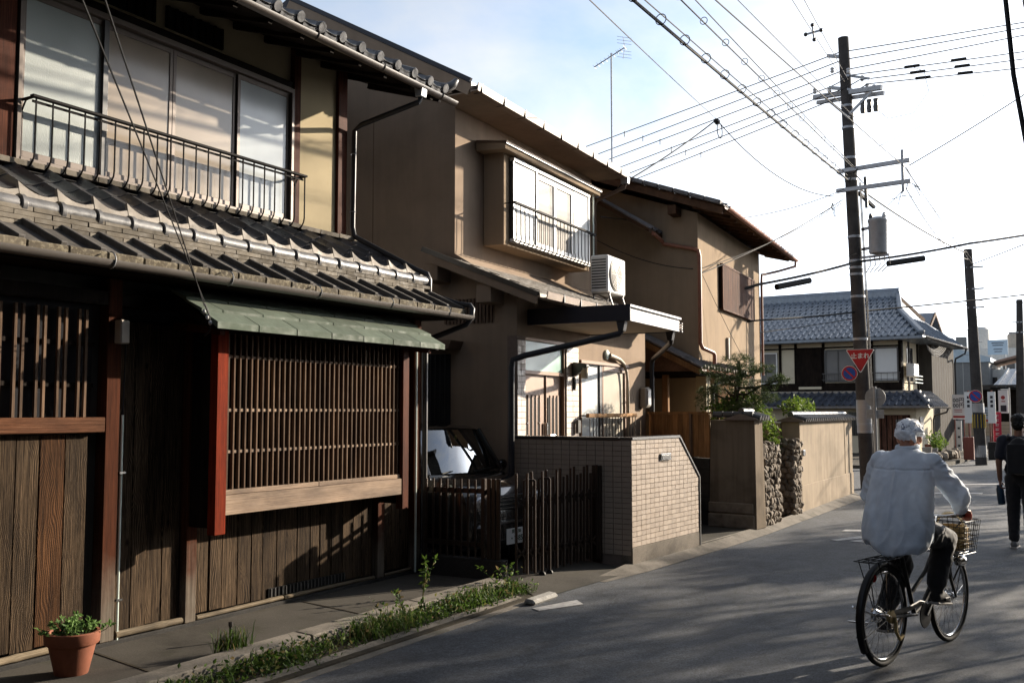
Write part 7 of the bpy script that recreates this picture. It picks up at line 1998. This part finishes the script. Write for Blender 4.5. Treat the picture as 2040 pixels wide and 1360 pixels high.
# backpack
BP = thing('backpack', 'black backpack worn by the walker', 'backpack', (-.82, 14.05, ZR), -6)
bp_ = MB().ell(tuple(Vs(.03, -.19, 1.20)), (.15, .10, .24), 16, 12).box(-.10, .15, -.27, -.10, .98 * sc, 1.36 * sc)
remeshed(bp_, 'pack', 'black_cloth', BP, .012, 5)
for s_ in (-1, 1): MB().tube([Vs(.11 * s_, -.14, 1.42), Vs(.12 * s_, -.02, 1.475), Vs(.12 * s_, .12, 1.36), Vs(.14 * s_, .10, 1.15), Vs(.15 * s_, -.12, 1.02)], [.02] * 5, 8).build('strap', 'black_cloth', BP, smooth='all')
FLK = tag(MB().lathe([(0, 0), (.042, 0), (.046, .02), (.046, .20), (.036, .22), (.036, .25), (0, .25)], (0, 0, 0), 16).build('flask', 'bottle_blue', None, smooth=True, loc=(-1.045, 14.15, .47), rot=(R(6), R(-4), 0)), 'dark blue flask held low in the walker’s left hand', 'flask')

# ================================================================== flower pot and weeds
FP = thing('flower_pot', 'terracotta flower pot with leafy seedlings at the foot of the planks', 'flower pot', (-5.63, 4.14, 0))
FP.scale = (.83, .83, .83)
MB().lathe([(.0, 0), (.118, 0), (.122, .01), (.172, .225), (.188, .225), (.196, .235), (.202, .312), (.196, .318), (.176, .318), (.17, .28), (.0, .27)], (0, 0, 0), 36).build('pot', 'terracotta', FP, smooth=True)
MB().lathe([(0, .29), (.172, .285)], (0, 0, 0), 24).build('soil', 'soil', FP)
rp = random.Random(21)
st = MB(); lf = MB()
for k in range(60):
    a, r_ = rp.uniform(0, 6.28), rp.uniform(0, .17)
    b_ = Vector((r_ * math.cos(a), r_ * math.sin(a), .285)); out_ = Vector((math.cos(a), math.sin(a), 0)) * rp.uniform(.01, .07) * (r_ / .1)
    tp_ = b_ + out_ + Vector((0, 0, rp.uniform(.04, .12)))
    st.tube([b_, b_.lerp(tp_, .5) + out_ * .2, tp_], .0025, 4)
    leaves(lf, [b_.lerp(tp_, t) for t in (.5, .7, .85, 1, 1, 1, 1)], .038, rp, 1.5)
st.build('stems', 'pot_leaf', FP); stuff(lf.build('foliage', 'pot_leaf', FP))
# iron stake in the pavement
SK = tag(MB().tube([(0, 0, 0), (0, 0, .12)], [.011, .009], 8).lathe([(.011, .1), (.016, .11), (.016, .135), (0, .14)], (0, 0, 0), 8).build('iron_stake', 'dark_metal', None, loc=(-5.42, 5.28, 0)), 'short rusty iron stake standing in the pavement', 'stake')
# weeds of the verge: blades and small leaves
wd = MB(); rw_ = random.Random(8)
def blade(p, h, lean):
    d = Vector((rw_.gauss(0, 1), rw_.gauss(0, 1), 0)).normalized(); w = rw_.uniform(.002, .0042); e = d.cross(Vector((0, 0, 1))) * w
    p = Vector(p); m1 = p + Vector((0, 0, h * .55)) + d * lean * .35; m2 = p + Vector((0, 0, h * .9)) + d * lean * .75; t = p + Vector((0, 0, h)) + d * lean * 1.3
    wd.add([p - e, p + e, m1 + e, m1 - e, m2 + e * .6, m2 - e * .6, t], [(0, 1, 2, 3), (3, 2, 4, 5), (5, 4, 6)])
def dens(y):
    return (.10 if y < 5.2 else .18) + (.45 if y < 5.2 else .8) * max(0, math.sin(y * 2.9 + 2.2)) ** 1.5 + (.3 if y > 7.2 else 0)
n_ = 0
while n_ < 2300:
    y = rw_.uniform(.6, 8.35); x = -4.88 + abs(rw_.gauss(0, .15))
    if x > -4.55 or rw_.random() > dens(y): continue
    big = (abs(y - 7.55) < .35) or abs(y - 6.2) < .35 or abs(y - 4.9) < .4
    blade((x, y, -.05), rw_.uniform(.03, .10) * (1.7 if big else 1), rw_.uniform(.03, .16)); n_ += 1
pts = []
while len(pts) < 5200:
    y = rw_.uniform(.6, 8.35); x = -4.9 + abs(rw_.gauss(0, .15))
    if x > -4.53 or rw_.random() > dens(y + 1.2): continue
    pts.append((x, y, -.05 + abs(rw_.gauss(0, .055)) * (1.4 if dens(y) > .8 else .8)))
leaves(wd, pts, .036, rw_, 1.7)
for (x, y) in ((-5.15, 4.95), (-5.1, 5.05), (-5.13, 5.0)):
    for k in range(60): blade((x + rw_.gauss(0, .03), y + rw_.gauss(0, .05), 0), rw_.uniform(.08, .2), rw_.uniform(.02, .08))
wobj = stuff(wd.build('weeds', 'weed_leaf', None))
tag(wobj, 'green weeds and grass growing along the road edge below the kerb', 'weeds')
def weed(label, loc, h, seed):
    t = thing('weed', label, 'weed', loc); r_ = random.Random(seed); s1, l1 = MB(), MB()
    for k in range(4):
        tip = Vector((r_.gauss(0, .09), r_.gauss(0, .09), h * r_.uniform(.7, 1)))
        s1.tube([(0, 0, 0), tip * .5 + Vector((r_.gauss(0, .015), 0, 0)), tip], .003, 4)
        leaves(l1, [tip * (.25 + .75 * q / 9) for q in range(10)] + [tip] * 3, .05, r_, 2.2)
    s1.build('stems', 'weed_leaf', t); stuff(l1.build('foliage', 'weed_leaf', t))
weed('tall thin weed beside the kerb in front of the downpipe', (-5.2, 7.35, 0), .34, 4)
weed('leafy weed clump at the far end of the kerb', (-4.8, 8.2, -.05), .3, 6)
weed('leafy weed at the middle of the kerb below the lattice window', (-4.83, 6.6, -.05), .26, 9)

# ================================================================== the other side of the street (out of the picture, it shades the road)
OW = thing('opposite_wall', 'plaster garden wall along the pavement across the road', 'wall', (3.4, 8, 0), 0)
MB().box(0, .25, 6, 60, 0, 1.2).build('wall', 'garden_plaster', OW); MB().prism([(-.1, 1.2), (.35, 1.2), (.125, 1.35)], 1, 6, 60).build('coping', 'smoked_tile', OW)
def opposite_blocker(label, y0, y1, eave, mat):  # unseen houses added and made tall to cut sky light on the facades
    t = thing('opposite_blocker', label, 'house', (3.6, y0, 0)); L = y1 - y0
    MB().prism([(0, 0), (7, 0), (7, eave), (3.5, eave + 1.5), (0, eave)], 1, 0, L).build('wall', mat, t)
    MB().prism([(-.7, eave - .25), (-.7, eave - .12), (3.5, eave + 1.75), (7.7, eave - .12), (7.7, eave - .25), (3.5, eave + 1.6)], 1, -.5, L + .5).build('roof', 'dull_tile', t)
    MB().prism([(-.9, 2.6), (-.9, 2.7), (0, 3.1), (0, 2.6)], 1, -.2, L + .2).build('pent_roof', 'dull_tile', t)
    for k in range(int(L / 2.4)):
        for z0, z1 in ((.9, 2.2), (3.6, 4.9), (6.4, 7.7)):
            if z1 > eave - .3: continue
            w_ = box('window', 'pane_dark', t, -.03, -.005, .6 + k * 2.4, 2.2 + k * 2.4, z0, z1)
            for q in range(12): box('bar', 'dark_wood', w_, -.05, -.02, -.75 + q * .136, -.72 + q * .136, -.64, .64)
    box('door', 'dark_wood', t, -.04, -.005, L - 1.6, L - .6, 0.05, 2.1)
opposite_blocker('unseen dark boarded house across the road nearest the camera, added tall to block sky light', -22, 3.6, 9.6, 'dark_wood')
opposite_blocker('unseen grey plastered house across the road, added tall to block sky light', 4.2, 13.2, 9.8, 'grey_plaster')
NH = thing('neighbour_blocker', 'unseen wooden house next door behind the camera, added to block low sky', 'house', (-6.2, -16, 0))  # added out of view to hold back low sky light from behind
MB().prism([(0, 0), (-7, 0), (-7, 5.6), (-3.5, 7.1), (0, 5.6)], 1, 0, 17.2).build('wall', 'dark_wood', NH); MB().prism([(.9, 5.3), (.9, 5.42), (-3.5, 7.35), (-7.9, 5.42), (-7.9, 5.3), (-3.5, 7.2)], 1, -.3, 17.35).build('roof', 'dull_tile', NH)
for k in range(6): box('window', 'pane_dark', NH, .002, .03, .8 + k * 2.7, 2.6 + k * 2.7, 3.6, 4.8)
EH = thing('end_blocker', 'unseen plain dark house added behind the camera to block sky light', 'house', (-8, -11, 0))  # invented street end, put in to darken surfaces facing the camera
MB().prism([(0, 0), (14, 0), (14, 6.0), (7, 8.0), (0, 6.0)], 1, -6, 0).build('wall', 'grey_plaster', EH)
for k in range(4): box('window', 'pane_dark', EH, 1 + k * 3.2, 2.8 + k * 3.2, .002, .03, 3.4, 4.8)
rt = random.Random(33)
def street_tree(h, rad, seed):
    r_ = random.Random(seed); t = thing('street_tree', 'leafy street tree across the road', 'tree', (0, 0, 0), group='trees across the road')
    s1 = MB().tube([(0, 0, 0), (.05, .02, h * .25), (-.03, .05, h * .5), (.02, 0, h * .8)], [.16, .13, .09, .03], 10)
    lv = MB()
    for k in range(13):
        a = r_.uniform(0, 6.28); rr = rad * r_.uniform(.25, .95); z = h * r_.uniform(.36, .97)
        rr *= math.sqrt(max(.08, 1 - ((z / h - .62) / .45) ** 2))
        c = Vector((rr * math.cos(a), rr * math.sin(a), z)); s1.tube([(0, 0, min(z, h * .7) * .8), c * .5 + Vector((0, 0, z * .42)), c], [.05, .03, .01], 6)
        q = r_.uniform(.5, .95)
        leaves(lv, cloud_points(r_, 190, c, (q, q, q * .65), .15), .17, r_, 1.7)
    s1.build('trunk', 'bark', t, smooth=True); stuff(lv.build('crown', 'tree_leaf', t))
    return t
protos = [street_tree(5.9, 1.9, 1), street_tree(5.2, 1.7, 2)]
TREES = [(4.9, 14.7, 1.0), (4.7, 17.8, .68), (4.2, 20.6, .95), (4.3, 23.4, 1.0), (4.6, 26.4, .93), (4.9, 29.8, .9), (4.6, 34.0, .86), (4.3, 37.5, .9), (4.5, 43.5, .95)]
for i, (x, y, s_) in enumerate(TREES):
    src = protos[i % 2]
    if i < 2: o = src
    else:
        o = src.copy(); COL.objects.link(o)
        for ch in src.children:
            c_ = ch.copy(); COL.objects.link(c_); c_.parent = o
    o.location = (x, y, .03); o.scale = (s_, s_, s_); o.rotation_euler = (0, 0, i * 1.3)
